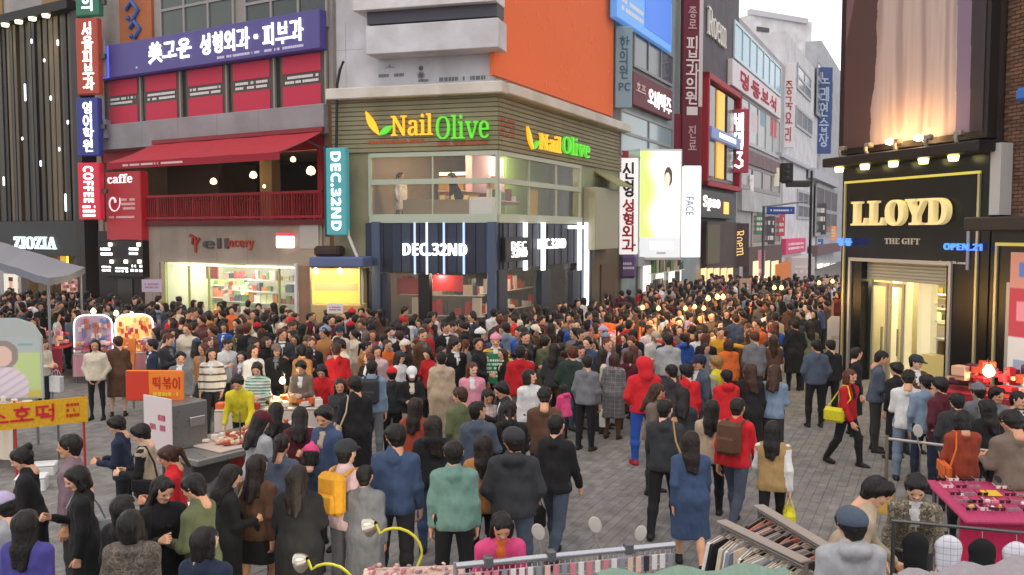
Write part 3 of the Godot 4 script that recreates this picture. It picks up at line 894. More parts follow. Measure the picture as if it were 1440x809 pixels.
	m.tube([Vector3(c0.x - .25, c0.y + .3, .03), Vector3(c0.x + .05, c0.y + .2, .03), Vector3(c0.x + .02, c0.y - .3, .03)], .06, -1, 6)
	m.tube([Vector3(c0.x - .1, c0.y + .2, .03), Vector3(c0.x - .16, c0.y, .03), Vector3(c0.x, c0.y - .05, .03), Vector3(c0.x + .25, c0.y + .2, .03)], .05, -1, 6)
	part(f, "emblem", m.mesh(), mat("#a0382a", .6))
	var lb := pbox(f, "light_box", glow("#fff2f0", 1.6), 387, 332, 407, 349, .0, .25, null, .03)
	pbox(f, "light_box_top", glow("#e03040", .8), 388, 328, 406, 333, .0, .22)
	pbox(f, "notice", mat("#a8a4a4", .6), 421, 316, 448, 350, .0, .04)
	var us := fu(f, 222)
	var ut := fu(f, 413)
	fbox(f, "shop_back", mat("#c6c6ba", .8), us, 0, ut, 2.9, -4.2, -4.0)
	fbox(f, "shop_ceiling", mat("#dcdcd0", .8), us, 2.9, ut, 3.0, -4.0, -.2)
	for x in [us, ut]: fbox(f, "shop_side", mat("#b4bca0", .8), x - .08, 0, x + .08, 2.9, -4.0, -.3)
	goods(f, us + .2, .5, us + 2.4, 2.4, -2.2, 4, ["#c87050", "#e8e4d8", "#5c8a50", "#d8b048"], 11)
	goods(f, us + 2.5, .3, ut - .15, 2.7, -.7, 6, ["#a83030", "#dfe3a8", "#6a8a3c", "#e8e0d4", "#3c5a70", "#c07038"], 12)
	fbox(f, "hanging_sign", mat("#b82838", .6), us + 2.0, 2.3, us + 2.6, 2.75, -.5, -.45)
	fbox(f, "shop_pane", glass("#e4ecdc", .1), us, .1, ut, 2.8, -.2, -.188)
	for x in [us + .1, us + 1.4, us + 2.45, ut - .9]: fbox(f, "pane_frame", mat("#a8b06c", .5), x, 0, x + .06, 2.85, -.21, -.14)
	lamp("shop_light", f.o + f.r * (us + 1.3) - f.n * 1.6 + Vector3(0, 2.6, 0), "#fff6e4", 3.4, .2, o)
	lamp("shop_light", f.o + f.r * (us + 4.0) - f.n * .45 + Vector3(0, 2.7, 0), "#fff8ea", 2.0, .2, o)

# ---------------------------------------------------------------- the shop front of dark upright slats at far left
func slatted_building() -> void:
	var o := thing("slatted_building", "dark building at far left clad in upright slats with downlights along the top", "building")
	var f := front(o, -75, 40.6, 119, 34.9)
	var L: float = f.len
	fbox(f, "wall", mat("#141312", .7), 0, 3.0, L, 12.5, -8, -.1)
	fbox(f, "upper_wall", mat("#a8a6a8", .8, 0, "wall"), 0, 12.5, L, 20, -8, -.5)
	for q in [[55, 106], [-30, 0]]: fbox(f, "tan_panel", mat("#9c8058", .8, 0, "wall"), fu(f, q[0]), 13.0, fu(f, q[1]), 19.5, -.5, -.42)
	fbox(f, "eaves", mat("#1a1918", .6), 0, 12.45, L + .2, 12.8, -.5, .55)
	var u := .05
	var k := 0
	while u < L - .1:
		var w := rng.randf_range(.12, .3)
		fbox(f, "slat", mat(["#39332b", "#191716", "#484034", "#23201e", "#5c503c"][rng.randi() % 5], .45, .2), u, 4.42, minf(u + w, L), 12.44, -.1, rng.randf_range(.02, .16))
		u += w + rng.randf_range(.03, .12); k += 1
	for q in [12, 31, 50, 69, 88, -12, -32]:
		var x := fu(f, q)
		var b := MB.new()
		b.lathe([Vector2(.0, 12.34), Vector2(.13, 12.34), Vector2(.15, 12.45)], Transform3D(Basis(), Vector3(x, 0, .4)))
		part(f, "downlight", b.mesh(), glow("#fff0c0", 3.0))
		var s := SpotLight3D.new()
		s.name = "downlight_beam"; s.light_color = Color("#ffe2a0"); s.light_energy = 3.5; s.spot_angle = 42; s.light_size = .1; s.shadow_enabled = true; s.spot_range = 40; s.spot_attenuation = 2
		o.add_child(s, true)
		s.transform = f.xf * Transform3D(Basis(Vector3.RIGHT, -PI / 2 - .12), Vector3(x, 12.3, .42))
	for q in [[35, 130, 26], [44, 58, 7], [62, 85, 5], [71, 138, 7], [81, 60, 9], [95, 172, 6], [83, 210, 6], [57, 230, 9], [92, 285, 26], [31, 195, 5], [5, 255, 14]]:
		var a := uv(f, q[0], q[1], .2)
		var b := MB.new()
		b.cbox(Vector3(a.x, a.y, .2), Vector3(.09, q[2] * .027, .06), .025)
		part(f, "crystal_light", b.mesh(), glow("#e4f0f4", 1.6))
	fbox(f, "fascia", mat("#2b2c2e", .5), 0, 3.0, L, 4.4, -.1, .12)
	ptext(f, "lettering", "ZIOZIA", glow("#d4f4f4", 1.3), 20, 333, 80, 351, .13, .06, "Droid Serif", true)
	# shop window underneath
	fbox(f, "back_wall", mat("#8a7a60", .8), 0, 0, L, 3.0, -3.6, -3.4)
	for q in [[-60, -52], [27, 38], [62, 70], [102, 119]]: fbox(f, "pier", mat("#4c443c", .6), fu(f, q[0]), 0, fu(f, q[1]), 3.0, -.4, .0)
	fbox(f, "yellow_panel", glow("#f0b838", .55, "#d8a030"), fu(f, 39), 0, fu(f, 62), 2.95, -1.0, -.9)
	var pm := picture("portrait", 32, 48, func(im: Image) -> void:
		im.fill(Color("#dcd4c4")); im.fill_rect(Rect2i(8, 22, 16, 26), Color("#2c2a2c")); im.fill_rect(Rect2i(12, 9, 8, 12), Color("#c89878")); im.fill_rect(Rect2i(11, 5, 10, 6), Color("#2a2018")), .25)
	var pf := picture("pink_photo", 48, 48, func(im: Image) -> void:
		im.fill(Color("#b08478"))
		for i in 60: im.fill_rect(Rect2i((i * 17) % 44, (i * 29) % 44, 6, 5), [Color("#8a4a3c"), Color("#d8b8b0"), Color("#a86a60"), Color("#5a3428")][i % 4]), .2)
	for q in [[5, 385, 26, 430, 0], [86, 392, 117, 432, 1]]:
		var a := uv(f, q[0], q[1], .0)
		var c := uv(f, q[2], q[3], .0)
		var b := MB.new()
		b.box(Vector3((a.x + c.x) / 2, (a.y + c.y) / 2, -.02), Vector3(c.x - a.x, a.y - c.y, .06))
		part(f, "poster", b.mesh(), pf if q[4] else pm)
	lamp("shop_light", f.o + f.r * fu(f, 75) - f.n * 1.2 + Vector3(0, 2.6, 0), "#ffd488", 2.5, .2, o)
	fbox(f, "dark_column", mat("#2e2a28", .5, .2), L - .05, 0, L + .5, 12.4, -.4, .3)

func hanging_signs() -> void:
	var rows := [["green sign box at the top of the column of signs", 105, -14, 139, 21, "#1c5a44", "의", false], ["rust red upright sign with white Korean lettering at top of the sign column", 105, 26, 139, 132, "#8a3420", "서울피부과", true],
		["dark blue upright sign with white Korean lettering above the red coffee sign", 106, 138, 139, 219, "#232a6a", "영어학원", true], ["red upright coffee sign lowest on the column of signs", 108, 229, 141, 309, "#b01c34", "", true]]
	for r in rows:
		var o := thing("hanging_sign", r[0], "sign", Vector3.ZERO, 0, "signs on the column at left")
		var f := front(o, 100, 33.2, 145, 32.9)
		pbox(f, "box", glow(r[5], .35, r[5]), r[1], r[2], r[3], r[4], -.28, .0, null, .03)
		if r[6]: pkorean(f, "lettering", r[6], glow("#ffffff", 1.3), r[1] + 9, r[2] + 5, r[3] - 6, r[4] - 5, .0, .03, r[7])
		else:
			var a := uv(f, 117, 234, 0)
			var c := uv(f, 132, 285, 0)
			var t := letters("COFFEE", "Droid Sans", true, .03, a.y - c.y, c.x - a.x)
			put(o, "lettering", t[0], glow("#ffffff", 1.4), f.xf * Transform3D(Basis(Vector3.BACK, -PI / 2), Vector3((a.x + c.x) / 2, (a.y + c.y) / 2, .015)) * t[1])
			pscribble(f, glow("#ffffff", 1.4), 116, 288, 134, 306, .0, 3)
		pbox(f, "bracket", mat("#555555", .5, .5), r[3] - 1, (r[2] + r[4]) / 2 - 3, r[3] + 8, (r[2] + r[4]) / 2 + 3, -.22, -.1)
		if r[2] > 0 and r[4] < 230: pbox(f, "side_box", mat("#8f8f98", .6), 139, r[2] + 30, 149, r[4] - 25, -.6, -.3)
	var d := thing("hanging_sign", "teal upright sign with white latin lettering between the terrace and olive corner", "sign")
	var fd := front(d, 450, 27.2, 490, 27.0)
	pbox(fd, "box", glow("#3f8c94", .4, "#3c8088"), 457, 208, 487, 331, -.3, .0, null, .03)
	pbox(fd, "frame", mat("#2c4a50", .5), 455, 205, 458, 333, -.3, .02)
	var a := uv(fd, 465, 214, 0)
	var c := uv(fd, 480, 324, 0)
	var t := letters("DEC.32ND", "Droid Sans", true, .03, a.y - c.y, c.x - a.x)
	put(d, "lettering", t[0], glow("#ffffff", 1.2), fd.xf * Transform3D(Basis(Vector3.BACK, -PI / 2), Vector3((a.x + c.x) / 2, (a.y + c.y) / 2, .015)) * t[1])
	var pp := thing("drain_pipe", "white bent pipe running down the olive corner beside the teal sign", "pipe")
	var b := MB.new()
	b.tube([at(487, 316, 27.2), at(490, 332, 27.2), at(505, 368, 27.1), at(509, 390, 27.1), at(509, 515, 27.1)], .05)
	put(pp, "pipe", b.mesh(), mat("#c4c4bc", .5))
	var dk := thing("kiosk", "small snack kiosk with yellow lit back panel under a blue grey canopy", "kiosk")
	var fk := front(dk, 436, 27.0, 508, 26.8)
	pbox(fk, "back_panel", glow("#ffc860", .35, "#d8b060"), 438, 378, 507, 428, -.6, -.5)
	pbox(fk, "print", glow("#f0a070", .4, "#d89070"), 442, 398, 503, 409, -.5, -.49)
	pbox(fk, "counter", mat("#b8a070", .6), 437, 428, 508, 520, -.6, .1, null, .03)
	pbox(fk, "canopy", mat("#56648c", .6), 434, 362, 510, 376, -.9, .5, null, .03)
	for x in [444, 478]:
		var p := at(x, 382, 26.9)
		b = MB.new()
		b.lathe([Vector2(0, -.08), Vector2(.07, -.03), Vector2(.08, .03), Vector2(.03, .1)])
		put(dk, "bulb", b.mesh(), glow("#fff4d0", 6.0), Transform3D(Basis(), p - dk.position))
		lamp("kiosk_light", p, "#ffdc90", .8, .06, dk)
	for x in [437, 507]: pbox(fk, "post", mat("#8a8a88", .4, .5), x - 1.5, 376, x + 1.5, 515, -.1, -.04)
	pbox(fk, "clutter", mat("#3a2c26", .7), 440, 346, 476, 361, -.9, -.2, null, .08)

# ---------------------------------------------------------------- the street going away to the right
func along(t: float) -> Vector3: return CORNER + STREET * t
func tpx(px: float) -> float:
	var k := (px - 720) / FOC
	return (k * 26.5 + .42) / (.432 - .902 * k)

func street_house(label: String, x0: float, x1: float, top: float, col: String, w := 0.0) -> Dictionary:
	var o := thing("street_building", label, "building")
	var f := front_between(o, along(tpx(x0)), along(tpx(x1)))
	f.node = o
	f.edge = true
	fbox(f, "wall", mat(col, .8, 0, "wall"), .02, 0, f.len - .02, top, -9, w)
	return f

func sign_on(f0: Dictionary, label: String, x0: float, y0: float, x1: float, y1: float, m: Material, w0: float, w1: float) -> Dictionary:
	var o := thing("signboard", label, "sign")
	var f := {"node": o, "o": f0.o, "r": f0.r, "n": f0.n, "len": f0.len, "xf": Transform3D(f0.xf.basis, Vector3.ZERO), "edge": true}
	o.position = f0.o
	pbox(f, "board", m, x0, y0, x1, y1, w0, w1, null, .03)
	return f

func facing(label: String, cx: float, t: float, called := "signboard") -> Dictionary:   # a sign that stands out from the wall across the street, facing back down it
	var o := thing(called, label, "sign")
	var d := at(cx, 325, 26.5 + .902 * t).z
	var p := Vector3((cx - 720) / FOC * -d, 0, d)
	var f := front_between(o, p + Vector3(-.7, 0, .1), p + Vector3(.7, 0, -.1))
	return f

func street_row() -> void:
	var white := glow("#ffffff", .9)
	# 2: blue and grey house next to the orange wall
	var f := street_house("narrow blue grey house with sign bands beside the orange wall", 868, 985, 18, "#9aa6aa")
	var s := sign_on(f, "blue sign band along the top of the blue grey house", 868, -60, 945, 24, glow("#5c96dc", .45, "#4a86cc"), .02, .3)
	pbox(s, "print", glow("#2e74d8", .4, "#2a6acc"), 908, -34, 944, 38, .3, .32)
	pscribble(s, mat("#e8eef4"), 874, -8, 905, 16, .3, 2)
	window(f, 891, 44, 945, 92, 3, 1, mat("#8c8f90", .5), mat("#55606a", .12), .05, .12)
	s = sign_on(f, "maroon sign with pale Korean lettering under the windows of the blue grey house", 891, 99, 946, 147, mat("#74414a", .7), .02, .25)
	pkorean(s, "lettering", "오비맥주", white, 911, 122, 944, 148, .26, .03)
	pkorean(s, "lettering", "호프", mat("#e8c4c8"), 894, 114, 908, 130, .26, .03)
	window(f, 872, 154, 944, 216, 2, 2, mat("#8c8f90", .5), mat("#8fa6ac", .12), .05, .12)
	s = facing("pale blue upright sign at the edge of the orange wall", 878, tpx(866))
	pbox(s, "board", mat("#86a4b4", .6), 866, 36, 889, 152, -.3, .0, null, .03)
	pkorean(s, "lettering", "한의원", mat("#4a6a80"), 871, 50, 885, 112, .0, .02, true)
	ptext(s, "lettering", "PC", mat("#4a6a80"), 870, 116, 886, 128, .0, .02)
	s = facing("white upright sign with black and red Korean lettering below the olive awning", 885, tpx(871))
	pbox(s, "board", glow("#e8e4e4", .5, "#d8d4d4"), 872, 222, 897, 358, -.3, .0, null, .03)
	pkorean(s, "lettering", "신영", mat("#2a2426"), 875, 228, 894, 278, .0, .03, true, null, .16)
	pkorean(s, "lettering", "성형외과", mat("#b0283c"), 875, 280, 894, 354, .0, .03, true, null, .16)
	pbox(s, "cap", mat("#a04050"), 874, 212, 884, 222, -.2, .0)
	s = facing("small violet round cornered sign beneath the white upright sign", 884, tpx(871))
	pbox(s, "board", mat("#5c4c78", .6), 872, 358, 896, 392, -.3, .0, null, .12)
	pscribble(s, mat("#c8c0d8"), 876, 368, 892, 380, .0, 2)
	var bb := facing("bright white billboard with green edge and a figure in white", 927, tpx(897), "billboard")
	var ad := picture("green_ad", 96, 160, func(im: Image) -> void:
		im.fill(Color("#f6f8f0"))
		for y in 130:
			for x in 96:
				var d := (x - 10) / 40.0 + sin(y * .08) * .2
				if d < .8: im.set_pixel(x, y, Color("#f6f8f0").lerp(Color("#b8dc58"), clampf(.9 - d * 1.15, 0, .8)))
		for y in range(20, 66):
			for x in range(50, 82):
				var hd := Vector2((x - 66) / 10.0, (y - 38) / 15.0).length()
				var fc := Vector2((x - 64) / 6.5, (y - 41) / 10.0).length()
				if hd < 1.0: im.set_pixel(x, y, Color("#4a403c"))
				if fc < 1.0 or absi(x - 65) < 4 and y > 46 and y < 60: im.set_pixel(x, y, Color("#ecd0bc"))
		for y in range(56, 125): im.fill_rect(Rect2i(66 - mini(4 + (y - 56) / 2, 13), y, mini(8 + (y - 56), 26), 1), Color("#e8ece8").lerp(Color("#b8b0a8"), .3 if (y / 7) % 2 else .1))
		im.fill_rect(Rect2i(0, 130, 96, 30), Color("#c4c8cc")); im.fill_rect(Rect2i(24, 136, 56, 12), Color("#f8f8f8"))
		im.fill_rect(Rect2i(40, 152, 22, 3), Color("#8a8c90")), .65)
	var q := pbox(bb, "poster", ad, 901, 212, 956, 362, .0, .06)
	pbox(bb, "case", mat("#c8ccd0", .5), 898, 209, 958, 366, -.4, -.01, null, .03)
	s = facing("plain white lit upright sign right of the green billboard", 971, tpx(957))
	pbox(s, "board", glow("#eef2f8", .6), 958, 233, 985, 362, -.3, .0, null, .03)
	put(s.node, "lettering", letters("FACE", "Droid Sans", false, .02, .95, .4)[0], mat("#8a90a0"), s.xf * Transform3D(Basis(Vector3.BACK, -PI / 2), Vector3(uv(s, 970, 290).x, uv(s, 970, 290).y, .01)) * letters("FACE", "Droid Sans", false, .02, .95, .4)[1])
	fbox(f, "lit_shopfront", glow("#f4f4e4", .9, "#e0e0d0"), fu(f, 900), 0, fu(f, 956), fv(f, 925, 368), .0, .1)
	for x in [902, 920, 938, 954]: pbox(f, "shop_post", mat("#b8bcbc", .5), x - 1.5, 366, x + 1.5, 460, .1, .2)
	pbox(f, "shop_lintel", mat("#9a9ca0", .5), 898, 362, 956, 375, .1, .3)
	goods(f, fu(f, 905), 1.2, fu(f, 950), 3.0, .5, 2, ["#b8a890", "#5c7a4c", "#484440"], 21)
	# maroon upright sign
	s = facing("tall maroon upright sign with white Korean lettering reaching past the top", 968, tpx(946))
	pbox(s, "board", mat("#6a2434", .7), 962, -60, 986, 232, -.4, .0, null, .03)
	pbox(s, "back_board", mat("#7c2036", .7), 947, 160, 962, 234, -.3, -.1, null, .02)
	pbox(s, "edge", mat("#c8c0c0", .5), 985, -60, 987.5, 150, -.4, .01)
	pkorean(s, "lettering", "종로", mat("#c8a8ac"), 968, 8, 980, 44, .0, .03, true)
	pkorean(s, "lettering", "피부과의원", mat("#e4d8d8"), 965, 50, 983, 148, .0, .03, true)
	pbox(s, "panel", mat("#d8d0d0"), 966, 150, 981, 162, .0, .02)
	pkorean(s, "lettering", "진료", mat("#c8a8ac"), 968, 176, 980, 215, .0, .03, true)
	# 3: dark grey house with the red frame
	f = street_house("dark grey house with script lettering and a red framed window bay", 985, 1034, 24, "#66616a", .0)
	var sc := uv(f, 1006, 40, .0)
	ftext(f, "lettering", "Roem", mat("#dcd8d0", .5), sc, 4.6, 1.5, .05, .12, "Droid Serif", false)
	var rf := MB.new()
	var a := uv(f, 987, 98)
	var c := uv(f, 1033, 268)
	c.y = uv(f, 1010, 266).y
	a.y = uv(f, 990, 103).y
	for r in [[a.x, a.y, c.x, a.y - .35], [a.x, c.y + .3, c.x, c.y], [a.x, a.y, a.x + .3, c.y], [c.x - .45, a.y, c.x, c.y]]:
		rf.cbox(Vector3((r[0] + r[2]) / 2, (r[1] + r[3]) / 2, .2), Vector3(absf(r[2] - r[0]), absf(r[1] - r[3]), .42), .03)
	part(f, "red_frame", rf.mesh(), mat("#a0202c", .6))
	fbox(f, "window_back", mat("#33302e", .4), a.x + .4, c.y + .4, c.x - .6, a.y - .5, .0, .1)
	for k in 3:
		for r in 2:
			var u0: float = lerpf(a.x + .6, c.x - .8, k / 3.0)
			var u1: float = lerpf(a.x + .6, c.x - .8, (k + .7) / 3.0)
			var v0: float = lerpf(c.y + .6, a.y - .8, r * .56)
			fbox(f, "window", glow("#e8a838", .7, "#c88c30") if k == 1 else mat("#4c5458", .2), u0, v0, u1, v0 + (a.y - c.y) * .38, .1, .2)
	fbox(f, "blue_sign", glow("#6c84b4", .3, "#5a6c98"), a.x + .4, lerpf(c.y, a.y, .43), c.x - .8, lerpf(c.y, a.y, .53), .2, .5)
	put(f.node, "lettering", scribble(4.5, .5, .02, 1, 5), white, f.xf * Transform3D(Basis(), Vector3((a.x + c.x) / 2, lerpf(c.y, a.y, .48), .5)))
	s = facing("maroon projecting sign with white Korean lettering and numeral three", 1041, tpx(1028))
	pbox(s, "board", glow("#8c1c30", .3, "#7c1c2c"), 1029, 153, 1053, 243, -.4, .0, null, .03)
	pkorean(s, "lettering", "별먹3", glow("#ffffff", 1.2), 1032, 158, 1047, 238, .0, .04, true, null, .2)
	s = sign_on(f, "black shop sign with glowing white script above the brown shopfront", 986, 266, 1031, 306, mat("#1e1c1e", .5), .02, .4)
	ptext(s, "lettering", "Spao", glow("#fff4e0", 1.2), 989, 274, 1012, 296, .42, .04, "Droid Serif")
	pbox(s, "lamp_panel", glow("#f0a848", 1.0), 1019, 284, 1025, 301, .4, .45)
	fbox(f, "brown_front", mat("#4e4440", .7, 0, "wall"), .3, 0, f.len - .1, fv(f, 1005, 312), .0, .3)
	s = facing("dark brown upright sign with golden script near the red frame", 1042, tpx(1029))
	pbox(s, "board", mat("#4a3a3c", .6), 1030, 314, 1053, 375, -.3, .0, null, .03)
	put(s.node, "lettering", letters("Roem", "Droid Serif", false, .03, 1.6, .6)[0], glow("#e0b878", .7), s.xf * Transform3D(Basis(Vector3.BACK, -PI / 2 + .1), Vector3(uv(s, 1041, 342).x, uv(s, 1041, 342).y, .02)) * letters("Roem", "Droid Serif", false, .03, 1.6, .6)[1])
	for x in [990, 999, 1008, 1018, 1027]:
		pbox(f, "shop_window", glow("#ffcf94", .8, "#c89a68"), x - 3.4, 378, x + 3.2, 425, .3, .34)
	pbox(f, "sign_strip", mat("#6a6250"), 996, 316, 1012, 372, .3, .4)
	# 4: grey house with blue glass and a white sign band
	f = street_house("grey house with a blue glass strip over a white sign band", 1034, 1099, 17.6, "#b6b4ba")
	s = sign_on(f, "white sign band with red lettering below the blue glass", 1031, 82, 1099, 120, mat("#dcd4d8", .6), .02, .35)
	pkorean(s, "lettering", "명동보석", mat("#c03a50"), 1040, 96, 1094, 122, .36, .05)
	window(f, 1033, 30, 1098, 80, 7, 1, mat("#b8ccd4", .4), mat("#5c9ab8", .12), .05, .2)
	window(f, 1040, 132, 1096, 196, 5, 1, mat("#b4b2b4", .5), mat("#7c8688", .15), .05, .25)
	pbox(f, "mauve_band", mat("#8a7478", .8, 0, "wall"), 1036, 203, 1098, 224, .0, .25)
	window(f, 1042, 230, 1096, 262, 4, 1, mat("#8a8488", .5), mat("#4c4644", .2), .05, .3)
	pbox(f, "pale_band", mat("#c4c4c8", .8, 0, "wall"), 1044, 266, 1098, 296, .0, .3)
	window(f, 1058, 300, 1096, 345, 3, 1, mat("#a89c98", .5), mat("#6a5c5a", .2), .05, .3)
	var n4 := 0
	for wp in [[1046, 150], [1058, 158], [1070, 150], [1084, 165]]:
		pbox(f, "window_poster", mat(["#c86a7c", "#d8c8cc", "#8aa8b8", "#c84a5c"][n4], .6), wp[0], wp[1], wp[0] + 8, wp[1] + 26, .04, .08)
		n4 += 1
	pbox(f, "dark_front", mat("#5e4c4c", .8), 1054, 348, 1098, 440, .0, .4)
	for x in [1064, 1078, 1090]: pbox(f, "shop_window", glow("#ffd8a8", .8, "#c8a880"), x - 4, 368, x + 4, 420, .4, .45)
	s = facing("pink and white notice stuck out at shop level in the far street", 1066, tpx(1057))
	pbox(s, "board", mat("#c88a98", .7), 1058, 352, 1076, 388, -.2, .0, null, .03)
	pscribble(s, mat("#f0e4e4"), 1060, 376, 1074, 386, .0, 1)
	# 5: the white house and what stands behind it
	f = street_house("plain white house front beyond the grey house", 1099, 1146, 20.5, "#e0e0e8", .0)
	s = facing("upright white sign with red Korean lettering on the white house", 1109, tpx(1101))
	pbox(s, "board", mat("#d8d4d6", .6), 1101, 88, 1117, 208, -.3, .0, null, .03)
	pkorean(s, "lettering", "중국요리", mat("#b43a4c"), 1104, 112, 1114, 200, .0, .04, true)
	window(f, 1122, 90, 1140, 124, 2, 2, mat("#a8a8b0", .5), mat("#6c7880", .15), .05, .25)
	window(f, 1120, 150, 1142, 176, 3, 1, mat("#a8a8b0", .5), mat("#77828a", .15), .05, .25)
	window(f, 1122, 268, 1142, 306, 3, 2, mat("#a8a8b0", .5), mat("#5c646c", .15), .05, .25)
	pbox(f, "string_course", mat("#b8b8c2", .8), 1100, 214, 1145, 220, .0, .35)
	s = sign_on(f, "pink notice board low on the white house", 1106, 336, 1133, 358, mat("#d84a78", .7), .02, .4)
	pscribble(s, mat("#f4d4dc"), 1109, 341, 1130, 353, .42, 2)
	s = sign_on(f, "orange and white panel at street level below the pink notice", 1093, 372, 1112, 398, mat("#d87a34", .7), .02, .6)
	pbox(f, "white_kiosk_panel", mat("#cfc8cc", .7), 1113, 362, 1145, 415, .0, .5)
	pbox(f, "red_panel", mat("#8a4450", .7), 1110, 396, 1136, 414, .5, .6)
	f = street_house("grey house with a blue upright sign near the end of the street", 1146, 1184, 24.0, "#bcbfc8", .2)
	window(f, 1150, 84, 1170, 160, 2, 3, mat("#8c9098", .5), mat("#59646e", .15), .25, .4)
	window(f, 1148, 260, 1176, 330, 3, 2, mat("#9c9ca0", .5), mat("#5a5c60", .15), .25, .4)
	pbox(f, "cornice", mat("#b4b4bc", .8), 1146, 236, 1180, 250, .2, .8)
	s = facing("blue upright sign with pale Korean lettering at the street's far end", 1160, tpx(1146))
	pbox(s, "board", mat("#3a5084", .7), 1149, 94, 1169, 216, -.4, .0, null, .05)
	pkorean(s, "lettering", "노래연습장", mat("#b8c4dc"), 1153, 100, 1165, 208, .0, .05, true)
	pbox(f, "pink_awning", mat("#6e565c", .8), 1150, 346, 1182, 360, .2, 1.0)
	for x in [1154, 1163, 1172]: pbox(f, "shop_window", glow("#fff0d8", 1.0, "#d8c8a8"), x - 3, 372, x + 3, 402, .3, .4)
	var rt := thing("rooftop_block", "white rooftop block with one dark window standing above the far houses", "building")
	var fr := front(rt, 1058, 92.0, 1135, 96.0)
	fbox(fr, "wall", mat("#e6e6ec", .8, 0, "wall"), 0, 0, fr.len, fv(fr, 1100, 24), -8, 0)
	pbox(fr, "window", mat("#3a3c42", .3), 1065, 37, 1082, 46, .0, .1)
	pbox(fr, "parapet", mat("#c0c0c8", .8), 1056, 20, 1137, 26, -.2, .3)
	var small := [["small green sign sticking out beyond the golden script", 1062, 300, 1074, 330, "#3c6a54"], ["small dark sign sticking out over the mauve shopfront", 1078, 304, 1090, 344, "#38343c"], ["small cream sign high over the mauve shopfront", 1086, 236, 1096, 262, "#d0c4b0"], ["small red sign beside the white house wall", 1094, 300, 1104, 332, "#a03a44"],
		["narrow black sign sticking out right of the signal pole", 1150, 286, 1162, 330, "#2c2a30"], ["small orange lit sign near the street's far end", 1166, 318, 1176, 338, "#d88a4c"], ["small blue sign low at the street's far end", 1148, 336, 1158, 356, "#3a5890"], ["small white sign beside the red framed bay", 1052, 246, 1060, 276, "#d4d0d0"]]
	for sq in small:
		s = facing(sq[0], (sq[1] + sq[3]) / 2.0, tpx(sq[1] - 1))
		pbox(s, "board", glow(sq[5], .25, sq[5]), sq[1], sq[2], sq[3], sq[4], -.25, .0, null, .03)
		pscribble(s, mat("#e4dcd8"), sq[1] + 2, sq[2] + 4, sq[3] - 2, sq[4] - 4, .0, 3, null, int(sq[1]))
	# far end closure of the street
	var fe := front(thing("street_building", "mauve grey houses closing the far end of the street", "building"), 1120, 135.0, 1320, 128.0)
	fbox(fe, "wall", mat("#98929a", .8, 0, "wall"), 0, 0, fe.len, 26, -9, 0)
	window(fe, 1160, 120, 1200, 330, 4, 5, mat("#8a868c"), mat("#5a5c64", .2), .05, .4)
	# signal pole and street name plate in the mouth of the street
	var sp := thing("signal_pole", "black pole with a boxy signal on its arm in the far street", "signal")
	var pb := Vector3(gnd(1138, 420, 0).x, 0, 0)
	var dd := 46.0
	var base := Vector3((1139.0 - 720) / FOC * dd, 0, -dd)
	sp.position = base
	var m := MB.new()
	m.tube([Vector3(0, 0, 0), Vector3(0, at(1139, 240, dd).y, 0)], .09, .06)
	put(sp, "post", m.mesh(), mat("#26272a", .5, .3))
	m = MB.new()
	var al := at(1100, 256, dd) - base
	m.tube([Vector3(0, al.y, 0), al], .08)
	put(sp, "arm", m.mesh(), mat("#26272a", .5, .3))
	m = MB.new()
	m.cbox(at(1106, 243, dd) - base, Vector3(.62, 1.0, .4), .05)
	put(sp, "signal_box", m.mesh(), mat("#1c1d20", .5))
	m = MB.new()
	for k in 3: m.lathe([Vector2(0, 0), Vector2(.1, 0), Vector2(.1, .03), Vector2(0, .03)], Transform3D(Basis(Vector3.RIGHT, PI / 2), at(1106, 243, dd) - base + Vector3(0, .28 - .28 * k, .21)))
	put(sp, "lens", m.mesh(), mat("#3c3434", .3))
	m = MB.new()
	m.cbox(at(1122, 259, dd) - base, Vector3(1.2, .3, .3), .05)
	put(sp, "housing", m.mesh(), mat("#2a2b2e", .5))
	var np := thing("street_name_sign", "blue street name plate on a grey arm left of the signal pole", "sign")
	np.position = Vector3((1073.0 - 720) / FOC * dd, 0, -dd)
	m = MB.new()
	m.tube([Vector3.ZERO, Vector3(0, at(1073, 290, dd).y, 0)], .07)
	put(np, "post", m.mesh(), mat("#55565a", .5, .4))
	m = MB.new()
	m.tube([at(1072, 291, dd) - np.position, at(1136, 283, dd) - np.position], .05)
	put(np, "arm", m.mesh(), mat("#8c8e94", .5, .4))
	m = MB.new()
	m.cbox(at(1098, 296, dd) - np.position, Vector3(1.45, .38, .06), .025)
	put(np, "plate", m.mesh(), mat("#2c4c9c", .5))
	put(np, "lettering", scribble(1.1, .16, .01, 1, 2), mat("#d8dce8"), Transform3D(Basis(), at(1098, 296, dd) - np.position + Vector3(0, 0, .03)))

